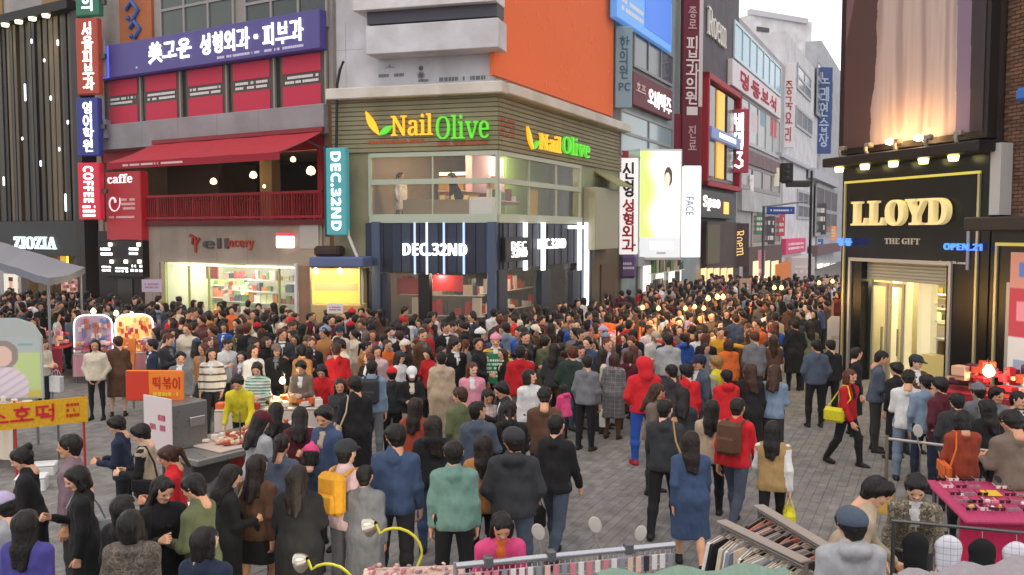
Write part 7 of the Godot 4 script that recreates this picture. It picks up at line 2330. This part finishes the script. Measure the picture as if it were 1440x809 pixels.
func crowd() -> void:
	var i: Dictionary
	# front left
	P(30, 630, 1.62, -70, "hold,coat,black,trousers,charcoal,bun,black", "person in black coat with hair in a bun facing left at the yellow banner", "person with the bun")
	P(36, 718, 1.6, 175, "stand,jacket,violet,trousers,black,long,black", "person with very long black hair and violet top at lower left corner", "person in violet")
	P(2, 697, 1.6, -100, "hold,jacket,light grey,trousers,black,short,black,hat=beanie,hatc=lilac", "person in a pale lilac knit hat at the left picture edge", "person in the pale knit hat")
	P(97, 612, 1.74, -75, "stand,jacket,mauve,trousers,charcoal,short,black,shirt=mauve", "short haired person in mauve jacket facing left behind the bob haired person", "person in the mauve jacket")
	i = P(107, 657, 1.6, -65, "phone,coat,black,trousers,black,bob,black", "bob haired person in black coat carrying a grey handbag, facing left", "bob haired person in the black coat")
	bag("shoulder", "light grey", "light grey handbag on the arm of the bob haired person", i, 1)
	P(164, 586, 1.55, -80, "hold,jacket,navy,trousers,black,mop,black,shirt=white", "young person in navy jacket with white sleeves eating, facing left", "person in the navy varsity jacket")
	i = P(198, 597, 1.58, -85, "hold,vest,beige,trousers,black,mop,black,shirt=black", "person in beige vest with black sleeves facing left beside the white cart panel", "person in the beige vest facing left")
	bag("shoulder", "black", "black bag at the hip of the person in beige vest", i, 0)
	P(236, 628, 1.56, -70, "hold,jacket,bright red,trousers,black,tail,brown,shirt=bright red", "person in bright red jacket with brown ponytail by the food cart", "person in the red jacket with ponytail")
	i = P(228, 672, 1.62, 40, "phone,coat,black,trousers,black,long,black", "long haired person in black coat looking down at a phone, turned right", "long haired person with the phone")
	bag("shoulder", "black", "black bag of the long haired person holding a phone", i, 1)
	P(173, 697, 1.58, 165, "stand,jacket,black,trousers,black,bob,black", "black haired person in black half hidden by the fur collared coat", "person in black by the fur coat")
	P(183, 718, 1.62, 190, "stand,coat,fur,trousers,black,bob,black", "person seen from behind in mottled brown fur coat at lower left", "person in the fur coat")
	i = P(362, 640, 1.62, 165, "walk2,shirt,brown,skirt,black,long,dark", "long dark haired person in brown jacket and black skirt seen from behind", "person in the brown jacket and black skirt")
	bag("shoulder", "beige", "beige handbag under the arm of the person in brown jacket", i, 0)
	i = P(325, 655, 1.55, 120, "hold,coat,black,trousers,black,long,black", "person in black coat with long hair standing left of the brown jacket", "person in black left of the brown jacket")
	P(418, 655, 1.62, 180, "cross,coat,black,trousers,black,long,dark,wide=1.06", "long haired person all in black seen from behind beside the pink shirt", "person all in black")
	i = P(487, 620, 1.72, 150, "stand,shirt,pale pink,trousers,grey,short,black,hat=cap,hatc=charcoal", "person in pale pink shirt and charcoal cap carrying a mustard backpack", "person in the pink shirt")
	bag("pack", "mustard", "mustard yellow backpack worn over the pale pink shirt", i)
	i = P(513, 655, 1.5, 170, "stand,coat,grey,trousers,charcoal,short,black", "short person in grey coat between the pink shirt and the denim shirt", "person in the grey coat")
	P(437, 628, 1.45, 180, "hold,jacket,navy,trousers,black,bob,black,hat=beanie,hatc=hot pink", "small person in a hot pink knit hat in front of the blue jacket", "person in the hot pink hat")
	P(456, 572, 1.75, -35, "phone,jacket,denim,trousers,charcoal,mop,black,shirt=beige", "person in blue denim jacket with thick black hair looking down to the left", "person in the denim jacket looking down")
	P(367, 580, 1.66, 140, "hold,coat,light grey,trousers,charcoal,long,black,hat=cap,hatc=maroon", "person in maroon cap and pale grey coat at the food counter", "person in the maroon cap")
	P(388, 567, 1.6, 175, "hold,jacket,black,trousers,black,long,black", "long haired person in black between the maroon cap and the maroon jacket", "person beside the maroon cap")
	P(422, 573, 1.62, 185, "hold,jacket,maroon,trousers,black,long,black", "long haired person in maroon jacket at the food counter", "person in the maroon jacket at the counter")
	P(272, 668, 1.66, -100, "hold,jacket,olive,trousers,charcoal,short,black", "short haired person in olive jacket behind the phone holder", "person in olive by the phone holder")
	P(288, 742, 1.58, 170, "easy2,coat,navy,trousers,black,bob,black", "bob haired person in navy coat at the bottom edge left of the brown jacket", "person in the navy coat at the bottom")
	P(396, 612, 1.6, 170, "hold,jacket,slate,trousers,black,tail,dark", "person with ponytail in slate jacket before the maroon jacket", "person in slate with ponytail")
	P(585, 560, 1.64, 178, "easy2,jacket,rust,trousers,charcoal,long,dark", "long haired person in rust jacket behind the black hooded top", "person in rust in the middle")
	P(672, 565, 1.7, 170, "look,jacket,slate,trousers,charcoal,short,black", "person in slate jacket right behind the olive coat", "person in slate by the olive coat")
	P(745, 520, 1.62, 30, "chat,shirt,white,trousers,slate,bob,dark", "bob haired person in white top facing the red jumper side", "person in the white top by the red jumper")
	# front middle, seen from behind
	P(556, 597, 1.8, 175, "easy,shirt,denim,trousers,charcoal,short,black,wide=1.08", "person in long denim shirt and charcoal trousers seen from behind", "person in the denim shirt")
	P(609, 585, 1.66, 180, "pocket,hoodie,black,trousers,denim,long,dark,wide=1.05", "long haired person in black hooded top and jeans seen from behind", "person in the black hooded top")
	P(638, 620, 1.73, 185, "stand,shirt,teal,trousers,black,short,black,wide=1.05", "person in pale teal jacket and black trousers seen from behind", "person in the teal jacket")
	P(680, 612, 1.64, 170, "pocket,jacket,camel,trousers,black,long,dark", "long dark haired person in camel jacket seen from behind", "person in the camel jacket")
	P(722, 603, 1.78, 178, "pocket,hoodie,charcoal,trousers,slate,short,dark,wide=1.1,hat=cap,hatc=charcoal", "broad person in charcoal hooded jacket and dark cap seen from behind", "person in the charcoal hooded jacket")
	i = P(783, 583, 1.76, 150, "walk,jacket,black,trousers,slate,short,black", "person in black jacket and faded jeans striding away to the right", "person in the black jacket and jeans")
	bag("tote", "black", "black bag hanging from the hand of the striding person", i, 0)
	i = P(766, 545, 1.74, 175, "hold,jacket,brown,trousers,charcoal,short,black,shirt=white", "person in dark brown jacket carrying a child in hot pink", "person carrying the child")
	P(792, 541, 1.0, -140, "sit,hoodie,hot pink,trousers,navy,bob,black", "small child in hot pink hooded top carried on an arm", "child in hot pink", .62)
	P(717, 565, 1.66, 180, "hold,hoodie,black,trousers,black,tail,black", "person with ponytail in black hooded top seen from behind", "person with the ponytail in black")
	P(647, 545, 1.66, 215, "easy,coat,olive,trousers,olive,short,brown,shirt=white", "brown haired person in olive green coat turned left", "person in the olive coat")
	P(706, 538, 1.68, -80, "phone,jacket,charcoal,trousers,charcoal,mop,black,shirt=white", "black haired person in charcoal looking left, before the red jumper", "person looking left before the red jumper")
	P(664, 510, 1.62, 5, "easy,jacket,pink,skirt,olive,long,auburn,shirt=white", "auburn haired person in pink cardigan over a white top facing the camera", "person in the pink cardigan")
	P(686, 548, 1.55, 20, "hold,shirt,checked,trousers,charcoal,long,dark", "person in red and white checked top behind the ponytail", "person in the checked top")
	P(621, 495, 1.7, 178, "stand,longcoat,beige,trousers,beige,short,black", "black haired person in long beige coat seen from behind", "person in the long beige coat")
	i = P(579, 517, 1.55, 8, "hold,jacket,black,trousers,beige,bob,black,shirt=cream,hat=cap,hatc=white", "person in white cap and cream top facing the camera", "person in the white cap")
	P(551, 518, 1.5, 190, "stand,jacket,charcoal,trousers,black,short,black,hat=beanie,hatc=bright red", "person in bright red hat beside the white cap", "person in the red hat")
	i = P(523, 507, 1.7, 178, "stand,jacket,pale denim,trousers,grey,short,black", "black haired person in pale denim with a dark backpack seen from behind", "person in pale denim")
	bag("pack", "charcoal", "dark charcoal backpack worn over pale denim", i)
	i = P(499, 530, 1.74, 200, "easy,coat,black,trousers,black,mop,black", "tall person in black coat with a beige bag slung behind", "person in black with the beige bag")
	bag("shoulder", "beige", "beige sling bag against the black coat", i, 0)
	P(452, 513, 1.6, 0, "lean,shirt,bright red,trousers,black,long,black", "person in bright red top serving behind the food table", "person in the red top at the food table")
	P(423, 508, 1.6, -10, "hold,jacket,taupe,trousers,black,mop,black", "person in taupe jacket behind the food table lamp", "person in the taupe jacket")
	P(478, 533, 1.55, -20, "easy,coat,charcoal,trousers,black,long,dark", "person with dark hair and pale face left of the beige sling bag", "person left of the sling bag")
	P(334, 528, 1.64, 0, "lean,shirt,yellow,trousers,black,mop,black", "food seller in bright yellow shirt bending over the counter", "food seller in yellow")
	P(297, 490, 1.64, 5, "easy,jacket,striped,trousers,charcoal,long,black", "person in cream and dark striped jumper facing the camera", "person in the striped jumper")
	P(361, 510, 1.6, 0, "hold,shirt,green striped,trousers,charcoal,long,dark", "person in green and white striped top behind the yellow seller", "person in the green striped top")
	P(358, 478, 1.63, 25, "easy,shirt,black,trousers,black,long,dark", "person in black top gazing up to the right, behind green stripes", "person in black gazing up")
	P(253, 495, 1.63, 0, "easy,jacket,grey,trousers,charcoal,mop,black", "person in grey facing the camera just behind the orange sign", "person behind the orange sign")
	P(213, 477, 1.75, -60, "stand,jacket,navy,trousers,charcoal,short,black", "short haired person in navy jacket looking left above the orange sign", "person in navy above the orange sign")
	P(165, 473, 1.68, 200, "easy,coat,brown,skirt,brown,short,brown", "brown haired person in brown coat with bare legs by the lit stall", "person in the brown coat")
	P(133, 478, 1.65, 5, "pocket,jacket,cream,leggings,black,long,black,shirt=cream", "person in cream jumper and black leggings facing the camera at left", "person in the cream jumper")
	i = P(61, 477, 1.58, 70, "hold,jacket,cream,trousers,charcoal,long,brown,shirt=cream", "brown haired person in cream knit turned right beside the poster board", "person in the cream knit")
	bag("paper", "white", "white paper bag held by the person in cream knit", i, 0)
	P(388, 443, 1.66, 175, "stand,longcoat,cream,trousers,black,tail,black", "person in long cream coat with black ponytail before the lit shop", "person in the long cream coat")
	P(411, 465, 1.62, -80, "easy,jacket,blue,trousers,charcoal,short,black", "person in bright blue jacket facing left near the lit shop", "person in the blue jacket")
	P(432, 474, 1.66, -20, "hold,jacket,olive,trousers,charcoal,short,brown", "brown haired person in olive jacket right of the blue jacket", "person in the olive jacket")
	P(694, 434, 1.76, 180, "stand,shirt,white,trousers,slate,short,black", "black haired person in white shirt seen from behind before the clothes shop", "person in the white shirt")
	P(719, 429, 1.74, 180, "pocket,coat,brown,trousers,beige,short,dark,hat=cap,hatc=beige", "person in brown coat and beige cap seen from behind", "person in the beige cap")
	i = P(697, 471, 1.76, 0, "sign,jacket,bee striped,trousers,black,short,black,hat=beanie,hatc=pink,wide=1.1", "performer in yellow and black striped sleeves holding up a green board", "performer with the green board")
	green_board(i)
	P(732, 486, 1.78, 175, "stand,jacket,red,trousers,taupe,short,black,wide=1.06,shirt=red", "person in deep red jumper and taupe trousers seen from behind", "person in the red jumper")
	P(641, 477, 1.72, 25, "easy,suit,black,trousers,black,mop,black,shirt=white", "person in black suit and white shirt turned to the right", "person in the black suit")
	P(664, 440, 1.78, -60, "stand,suit,navy,trousers,navy,short,black", "person in navy suit turned left before the shop door", "person in the navy suit")
	P(746, 446, 1.68, 80, "hold,shirt,turquoise,trousers,black,short,black", "person in turquoise shirt turned right near the clothes shop", "person in the turquoise shirt")
	P(775, 455, 1.68, 178, "easy,shirt,black,trousers,cream,long,dark", "person in black top and wide cream trousers seen from behind", "person in the cream trousers")
	P(805, 487, 1.74, 165, "pocket,jacket,dark green,trousers,navy,short,auburn,wide=1.08", "auburn haired person in dark green jacket waiting with back turned", "person in the dark green jacket")
	P(826, 500, 1.68, 150, "easy,jacket,grey,trousers,black,short,dark", "person in grey jacket beside the dark green jacket", "person in the grey jacket")
	P(848, 491, 1.62, 100, "easy,shirt,cream,trousers,charcoal,long,dark", "person in cream top between the grey jacket and the plaid coat", "person in the cream top")
	i = P(864, 497, 1.6, 155, "easy,coat,plaid,trousers,brown,bob,brown", "brown haired person in grey plaid coat with a white paper bag", "person in the plaid coat")
	bag("paper", "white", "white paper bag with a red mark beside the plaid coat", i, 0)
	P(906, 503, 1.78, 185, "pocket,jacket,bright red,trousers,blue,none,black,hat=hood,hatc=bright red,wide=1.12,shoe=#a01820", "broad person in bright red hooded top, blue trousers and red shoes", "person in the red hood")
	P(944, 513, 1.66, 178, "easy,jacket,charcoal,trousers,black,short,black", "black haired person in charcoal right beside the red hood", "person right of the red hood")
	P(965, 513, 1.66, 182, "easy,jacket,bright red,trousers,black,mop,black", "black haired person in red collared jacket near the navy cap", "person in the red collar")
	P(983, 500, 1.78, -60, "stand,suit,slate,trousers,slate,short,black,hat=cap,hatc=navy", "person in navy cap and slate blue jacket looking left", "person in the navy cap")
	P(1007, 501, 1.72, -120, "stand,vest,yellow,trousers,yellow,mop,fair,shirt=light grey", "fair curly haired person in yellow vest with grey sleeves", "fair haired person in yellow")
	P(1022, 520, 1.6, 190, "stand,hoodie,bright red,trousers,black,short,black", "person in bright red hooded top right of the fair hair", "person in red by the fair hair")
	i = P(936, 562, 1.76, 160, "walk2,jacket,charcoal,trousers,black,short,black,shirt=white", "person in charcoal jumper and white collar walking with a big tan bag", "person walking with the tan bag")
	bag("shoulder", "tan", "large tan canvas bag slung behind the charcoal jumper", i, 1)
	bag("paper", "beige", "beige paper carrier held low by the person with tan bag", i, 1)
	P(925, 540, 1.64, 60, "phone,jacket,taupe,trousers,charcoal,long,brown", "brown haired person in taupe raising an arm behind the tan bag", "person in taupe behind the tan bag")
	P(961, 546, 1.6, 150, "phone,coat,charcoal,trousers,black,long,black", "black haired person in charcoal coat holding up a phone", "person in charcoal with the phone")
	i = P(972, 607, 1.62, 175, "walk,coat,denim,skirt,beige,long,dark,shoe=#1a1718", "long dark haired person in denim dress and black boots walking away", "person in the denim dress")
	i = P(1002, 563, 1.63, 165, "walk2,jacket,beige,trousers,black,long,black", "long black haired person in beige between denim dress and red jacket", "person in beige by the red jacket")
	i = P(1038, 560, 1.73, 140, "walk,jacket,bright red,trousers,slate,short,dark", "person in bright red jacket with a brown backpack walking away", "person in the red jacket with backpack")
	bag("pack", "brown", "reddish brown backpack worn over the bright red jacket", i)
	i = P(1088, 592, 1.6, 165, "walk2,vest,tan,leggings,black,long,black,shirt=white", "long black haired person in tan vest with white sleeves and leggings", "person in the tan vest")
	bag("tote", "yellow", "small yellow bag beside the tan vest", i, 1)
	P(1055, 512, 1.68, 165, "easy,coat,black,trousers,black,long,brown", "brown haired person in black coat left of the denim waistcoat", "person in the black coat at right centre")
	P(1090, 514, 1.66, 150, "hold,shirt,pale denim,trousers,charcoal,long,brown", "brown haired person in pale denim shirt with elbows out", "person in the pale denim shirt")
	P(1148, 478, 1.73, 178, "pocket,jacket,slate,trousers,black,short,black", "person in slate grey jacket walking up the street by the notice board", "person in slate by the notice board")
	P(1168, 478, 1.66, 170, "easy,jacket,black,trousers,black,short,black,shirt=light grey", "person in black jacket in front of the white notice board", "person in black at the notice board")
	i = P(1196, 520, 1.63, 35, "walk,jacket,red,trousers,black,bob,auburn,shirt=black", "auburn haired person in red jacket striding with a yellow bag", "person in the red jacket with yellow bag")
	bag("shoulder", "yellow", "bright yellow bag hanging at the hip of the red jacket", i, 1)
	P(1205, 489, 1.68, 80, "easy,coat,black,trousers,black,short,dark", "person in black coat behind the red jacket near the black shop", "person in black near the shop door")
	i = P(1240, 494, 1.78, 75, "hold,jacket,slate,trousers,charcoal,short,black,shirt=pink", "tall person in slate shirt over pink turned right at the jewellery shop", "tall person in slate over pink")
	P(1261, 510, 1.64, 200, "easy,jacket,black,trousers,black,mop,black", "black haired person in black between the slate shirt and white jumper", "person in black beside the white jumper")
	P(1278, 521, 1.72, 155, "hold,shirt,white,trousers,pale denim,short,black,wide=1.05", "person in white jumper and pale jeans seen from behind", "person in the white jumper")
	P(1289, 500, 1.72, 10, "easy,jacket,brown,trousers,charcoal,short,black,hat=cap,hatc=charcoal", "person in dark cap facing the camera before the shop door", "person in the dark cap at the door")
	P(1303, 527, 1.7, 170, "easy,shirt,pale denim,trousers,navy,short,black", "person in pale blue shirt beside the white jumper", "person in the pale blue shirt")
	P(1322, 531, 1.72, 210, "pocket,shirt,maroon,trousers,navy,mop,black", "person in maroon jumper and dark jeans by the rope barrier", "person in the maroon jumper")
	i = P(1353, 578, 1.62, 180, "hold,jacket,rust,trousers,black,bob,black", "bob haired person in rust brown jacket by the rope barrier", "person in the rust jacket")
	bag("shoulder", "orange", "bright orange bag at the side of the rust jacket", i, 0)
	P(1388, 562, 1.64, 175, "easy,jacket,black,trousers,black,long,black,shirt=white", "person in black with white scarf among the crowd at right", "person with the white scarf")
	P(1402, 545, 1.62, -10, "easy,coat,grey,trousers,charcoal,mop,black", "person in grey coat facing the camera at the right edge stall", "person in the grey coat at right")
	P(1433, 551, 1.66, 0, "easy,jacket,charcoal,trousers,charcoal,short,black,shirt=white", "person in charcoal facing the camera at the right picture edge", "person in charcoal at right edge")
	P(1376, 541, 1.6, 170, "easy,jacket,grey,trousers,black,short,black,hat=beanie,hatc=plaid", "person in a grey checked hat near the red lit stall", "person in the checked hat")
	P(1346, 553, 1.64, 150, "easy,jacket,charcoal,trousers,black,short,black", "person in charcoal jacket between the maroon jumper and the checked hat", "person left of the checked hat")
	P(1424, 578, 1.76, 190, "hold,jacket,taupe,trousers,charcoal,short,black,wide=1.2", "broad person in taupe jacket holding a paper at the right edge", "person in the taupe jacket at right")
	# sellers at the front right, and at the front rack
	P(1228, 672, 1.76, 70, "lean,shirt,beige,trousers,charcoal,mop,black,wide=1.08", "seller in beige jacket leaning over to the right", "seller in beige")
	i = P(1198, 716, 1.72, 180, "stand,hoodie,light grey,trousers,charcoal,short,black,wide=1.12,hat=cap,hatc=slate", "seller in light grey hooded top and dark cap seen from behind", "seller in the light grey hood")
	P(1289, 668, 1.68, -20, "lean,jacket,camouflage,trousers,charcoal,mop,black", "seller in mottled camouflage jacket bending over the stall", "seller in camouflage")
	P(705, 722, 1.56, 10, "lean,jacket,hot pink,trousers,black,bob,black,shirt=orange", "seller in hot pink jacket and orange scarf behind the front rack", "seller in hot pink")
	P(1013, 461, 1.72, -30, "point,shirt,mustard,trousers,charcoal,short,dark", "person in mustard yellow top stretching out an arm", "person in mustard")
	P(1064, 447, 1.74, 180, "stand,jacket,navy,trousers,charcoal,short,black,wide=1.08", "broad person in navy jacket seen from behind in the street mouth", "broad person in navy")
	P(1090, 453, 1.66, 175, "stand,jacket,blue,trousers,black,long,auburn", "auburn haired person in royal blue jacket seen from behind", "person in royal blue")
	P(1118, 450, 1.72, 180, "pocket,coat,black,trousers,black,short,black", "person in black coat walking up the street beside royal blue", "person in black beside royal blue")
	P(1138, 452, 1.68, 170, "easy,coat,olive,trousers,charcoal,long,dark", "person in dark olive coat near the signal pole side of the street", "person in dark olive")
	P(940, 470, 1.72, 180, "stand,jacket,light grey,trousers,slate,short,black,wide=1.1", "broad person in pale grey jacket above the red hood", "person in pale grey")
	P(891, 463, 1.74, 190, "stand,longcoat,black,trousers,black,short,black", "person in long black coat left of the red hood, further back", "person in the long black coat")
	P(913, 457, 1.66, 20, "easy,jacket,checked,trousers,charcoal,short,brown", "person in red and white checked jacket in the middle distance", "person in the checked jacket")
	P(545, 478, 1.62, 10, "easy,shirt,orange,trousers,charcoal,tail,brown", "person in orange top facing the camera in the centre left", "person in orange")
	P(530, 487, 1.6, 0, "easy,shirt,pale pink,trousers,charcoal,long,dark", "person in pale pink top facing the camera by the orange top", "person in pale pink by orange")
	P(560, 455, 1.66, 175, "easy,jacket,violet,trousers,charcoal,short,black", "person in violet jacket seen from behind before the clothes shop", "person in the violet jacket")
	P(470, 446, 1.66, 20, "easy,jacket,maroon,trousers,charcoal,short,black,hat=cap,hatc=red", "person in red cap near the yellow kiosk", "person in the red cap")
	P(495, 435, 1.78, 180, "stand,jacket,light grey,trousers,charcoal,short,black,hat=beanie,hatc=bright red", "tall person in bright red hat in front of the yellow kiosk", "person in the red hat at the kiosk")
	# upstairs in the nail shop
	var upstairs := persons.size()
	var f := at(563, 300, 29.6)
	person(Vector3(f.x, 4.25, f.z), 1.62, 40, {"pose": "easy", "top": "coat", "tc": "white", "bottom": "trousers", "bc": "slate", "hair": "tail", "hc": "dark"}, "person in white coat standing upstairs behind the shop window", "person upstairs in white")
	f = at(645, 300, 28.6)
	person(Vector3(f.x, 4.25, f.z), 1.6, -60, {"pose": "lean", "top": "shirt", "tc": "black", "bottom": "trousers", "bc": "black", "hair": "tail", "hc": "black"}, "person in black leaning over the counter upstairs", "person upstairs in black")
	fill_crowd(upstairs + 2)

func is_free(p: Vector3, gap: float) -> bool:
	for q in persons:
		if absf(q.p.x - p.x) < gap and absf(q.p.z - p.z) < gap and Vector2(q.p.x - p.x, q.p.z - p.z).length() < gap: return false
	for b in blocked:
		if absf(p.x - b[0]) < b[2] + .25 and absf(p.z - b[1]) < b[3] + .25: return false
	return true

var blocked: Array = []
func crowded(p: Vector3) -> bool:   # where the square is packed
	var D := -p.z
	var px := 720.0 + FOC * p.x / D
	if px < -30 or px > 1185: return false
	var l1 := Vector3((470.0 - 720) / FOC * 27.95, 0, -27.95)
	var rb := Vector3((138.0 - 720) / FOC * 34.3, 0, -34.3)
	var ra := Vector3((-75.0 - 720) / FOC * 40.6, 0, -40.6)
	var front_z: float
	if p.x > CORNER.x:
		var t := (p.x - CORNER.x) / STREET.x
		var s := (p - CORNER).dot(Vector3(-STREET.z, 0, STREET.x))
		if s < .7: return false
		if s > 8.6 and D > 18: return false
		front_z = -200.0
		if px > 900 and D < 19: return false
		if px > 1100 and D < 24: return false
		if D < 17.5: return false
		return true
	elif p.x > l1.x: front_z = lerpf(l1.z, CORNER.z, (p.x - l1.x) / (CORNER.x - l1.x))
	elif p.x > rb.x: front_z = lerpf(rb.z, -28.0, (p.x - rb.x) / (l1.x - rb.x))
	else: front_z = lerpf(ra.z, rb.z, (p.x - ra.x) / (rb.x - ra.x))
	if p.z < front_z + .8: return false
	if px < 215: return D > 23.0
	if px < 330: return D > 18.2
	return D > 17.4

func fill_crowd(have: int) -> void:
	var r := RandomNumberGenerator.new()
	r.seed = 41
	var spots := []
	var tries := 0
	while tries < 9000:
		tries += 1
		var D := 17.0 + 38.0 * pow(r.randf(), 1.25)
		var px := r.randf_range(-30, 1185)
		var p := Vector3((px - 720) / FOC * D, 0, -D)
		if D > 47 or not crowded(p) or not is_free(p, .46) or folds.get_noise_2d(p.x * 90.0, p.z * 90.0) < -.22: continue
		var ok := true
		for s in spots:
			if absf(s.x - p.x) < .46 and Vector2(s.x - p.x, s.z - p.z).length() < .46:
				ok = false; break
		if ok: spots.append(p)
	spots.sort_custom(func(a: Vector3, b: Vector3) -> bool: return a.z > b.z)
	var tops := ["jacket", "jacket", "coat", "hoodie", "suit", "shirt"]
	var cols := ["black", "black", "black", "black", "charcoal", "charcoal", "black", "brown", "grey", "black", "beige", "charcoal", "taupe", "black", "maroon", "olive", "cream", "white", "navy", "red", "pale pink", "black", "camel", "denim", "mauve", "brown", "taupe", "orange", "white", "cream", "light grey", "pale denim", "bright red", "blue", "lilac"]
	var hairs := ["short", "short", "mop", "long", "long", "bob", "tail", "long", "short"]
	var hname := {"short": "short hair", "mop": "thick hair", "long": "long hair", "bob": "bobbed hair", "tail": "a ponytail"}
	var used := {}
	var n := have
	var rest := []
	for p in spots:
		if n >= 300:
			rest.append(p)
			continue
		var D: float = -p.z
		var px: float = 720 + FOC * p.x / D
		var face := 180.0 if r.randf() < .36 else r.randf_range(-85, 85)
		if px < 560: face = r.randf_range(-60, 60) if r.randf() < .6 else r.randf_range(120, 240)
		if px > 880: face = r.randf_range(140, 220) if r.randf() < .6 else r.randf_range(-40, 40)
		face += r.randf_range(-25, 25)
		var who := {"pose": ["stand", "easy", "easy2", "easy2", "pocket", "hold", "chat", "look", "phone"][r.randi() % 9], "top": tops[r.randi() % 6], "tc": cols[r.randi() % cols.size()], "bottom": "trousers", "bc": ["black", "charcoal", "black", "charcoal", "navy", "slate", "brown"][r.randi() % 7], "hair": hairs[r.randi() % hairs.size()], "hc": ["black", "black", "dark", "dark", "brown", "brown", "auburn"][r.randi() % 7], "shirt": ["white", "grey", "cream"][r.randi() % 3]}
		if r.randf() < .1:
			who.hat = ["cap", "beanie"][r.randi() % 2]; who.hatc = cols[r.randi() % cols.size()]
		var tall := r.randf_range(1.62, 1.82) if who.hair in ["short", "mop"] else r.randf_range(1.5, 1.68)
		# say which one: by its clothes and the nearest person that can be described
		var best := 1e9
		var near := ""
		var q0 := Vector3.ZERO
		for q in persons.slice(0, have - 2):
			var d: float = q.p.distance_to(p)
			if d < best:
				best = d; near = q.short; q0 = q.p
		var away: Vector3 = p - q0
		var side := "behind" if -away.z > absf(away.x) else "before" if away.z > absf(away.x) else "right of" if away.x > 0 else "left of"
		var back: bool = absf(wrapf(face, -180, 180)) > 100
		var worn: String = "in %s %s" % [who.hatc, {"cap": "cap", "beanie": "knit hat"}[who.hat]] if who.has("hat") else "with " + hname[who.hair]
		for cut in ["person in the ", "person with the ", "person in ", "person with ", "person "]:
			if near.begins_with(cut):
				near = near.trim_prefix(cut); break
		var place := "%s the %s" % [side, near]
		if best > 4.5: place = "far up the street, %s" % ("by its left shops" if (p - CORNER).dot(Vector3(-STREET.z, 0, STREET.x)) < 3.2 else "mid street" if (p - CORNER).dot(Vector3(-STREET.z, 0, STREET.x)) < 6 else "by its right side") if p.x > CORNER.x else "far back by the shops at left"
		var first := "person in %s %s %s" % [who.tc, who.top, worn]
		var lab := ""
		for more in ["", ", back turned" if back else ", facing us", ", further back", ", off to the side", ", deeper in", ", half hidden"]:
			lab = first + more + ", " + place
			if lab.split(" ").size() > 16: lab = "%s in %s %s%s, %s" % ["person", who.tc, who.top, more, place]
			if not used.has(lab): break
		used[lab] = true
		var made := person(p, tall, face, who, lab, "person")
		made.rotation.z = r.randf_range(-.035, .035); made.rotation.x = r.randf_range(-.03, .03)
		n += 1
	# the crowd that thins into heads far up the street
	var t := along(30)
	for k in 420:
		var tt := r.randf_range(14, 88)
		var p := along(tt) + Vector3(-STREET.z, 0, STREET.x) * r.randf_range(.8, 8.6)
		var px := 720 + FOC * p.x / -p.z
		if px > 1186 or -p.z < 30 or -p.z > 47: continue
		var ok := is_free(p, .5)
		if ok:
			for s in rest:
				if Vector2(s.x - p.x, s.z - p.z).length() < .5:
					ok = false; break
		if ok: rest.append(p)
	var looks := [["easy", "jacket", "short"], ["stand", "coat", "long"], ["pocket", "hoodie", "mop"], ["easy", "suit", "bob"]]
	var holder := thing("distant_crowd", "dense crowd of people filling the far street beyond the square", "crowd")
	holder.set_meta("kind", "stuff")
	for k in 4:
		var g := figure(looks[k][0], looks[k][1], "trousers", false)
		var st := ArrayMesh.new()
		var add := func(m: ArrayMesh, mt: Material, xf: Transform3D, which := -1) -> void:
			for s in m.get_surface_count():
				if which >= 0 and s != which: continue
				var a := m.surface_get_arrays(s)
				var vs: PackedVector3Array = a[Mesh.ARRAY_VERTEX]
				var ns: PackedVector3Array = a[Mesh.ARRAY_NORMAL]
				for i in vs.size():
					vs[i] = xf * vs[i]; ns[i] = xf.basis * ns[i]
				a[Mesh.ARRAY_VERTEX] = vs; a[Mesh.ARRAY_NORMAL] = ns
				st.add_surface_from_arrays(Mesh.PRIMITIVE_TRIANGLES, a)
				st.surface_set_material(st.get_surface_count() - 1, mt)
		add.call(g.body, mat("#d3a184", .55), Transform3D())
		add.call(g.legs, mat("#222327", .85), Transform3D())
		add.call(g.shoe0, mat("#1c1a1a", .5), Transform3D()); add.call(g.shoe1, mat("#1c1a1a", .5), Transform3D())
		var tint := StandardMaterial3D.new()
		tint.vertex_color_use_as_albedo = true; tint.roughness = .85
		add.call(g.top, tint, Transform3D())
		add.call(hair_mesh(looks[k][2], false), mat(HAIRS["black" if k & 1 else "dark"], .42, 0, "hair"), g.j.head)
		var mine := []
		for i in rest.size():
			if i % 4 == k: mine.append(rest[i])
		var mm := MultiMesh.new()
		mm.transform_format = MultiMesh.TRANSFORM_3D; mm.use_colors = true
		mm.mesh = st; mm.instance_count = mine.size()
		for i in mine.size():
			var s := r.randf_range(.93, 1.05)
			mm.set_instance_transform(i, Transform3D(Basis(Vector3.UP, r.randf() * TAU).scaled(Vector3(s, s, s)), mine[i]))
			mm.set_instance_color(i, Color(COLOURS[cols[r.randi() % cols.size()]]).srgb_to_linear())
		var mi := MultiMeshInstance3D.new()
		mi.name = "people"; mi.multimesh = mm
		mi.set_meta("kind", "stuff")
		holder.add_child(mi, true)

func green_board(i: Dictionary) -> void:
	var o := thing("placard", "green board with white print held up by the striped performer", "placard")
	o.position = i.o.transform * Vector3(0, 1.05, .34); o.rotation.y = i.o.rotation.y; o.rotation.x = -.08
	var b := MB.new()
	b.cbox(Vector3(0, .05, 0), Vector3(.46, .62, .03), .01)
	put(o, "panel", b.mesh(), mat("#2a7a50", .5))
	put(o, "lettering", scribble(.36, .4, .006, 5, 9), mat("#cfe4d4"), Transform3D(Basis(), Vector3(0, .06, .016)))
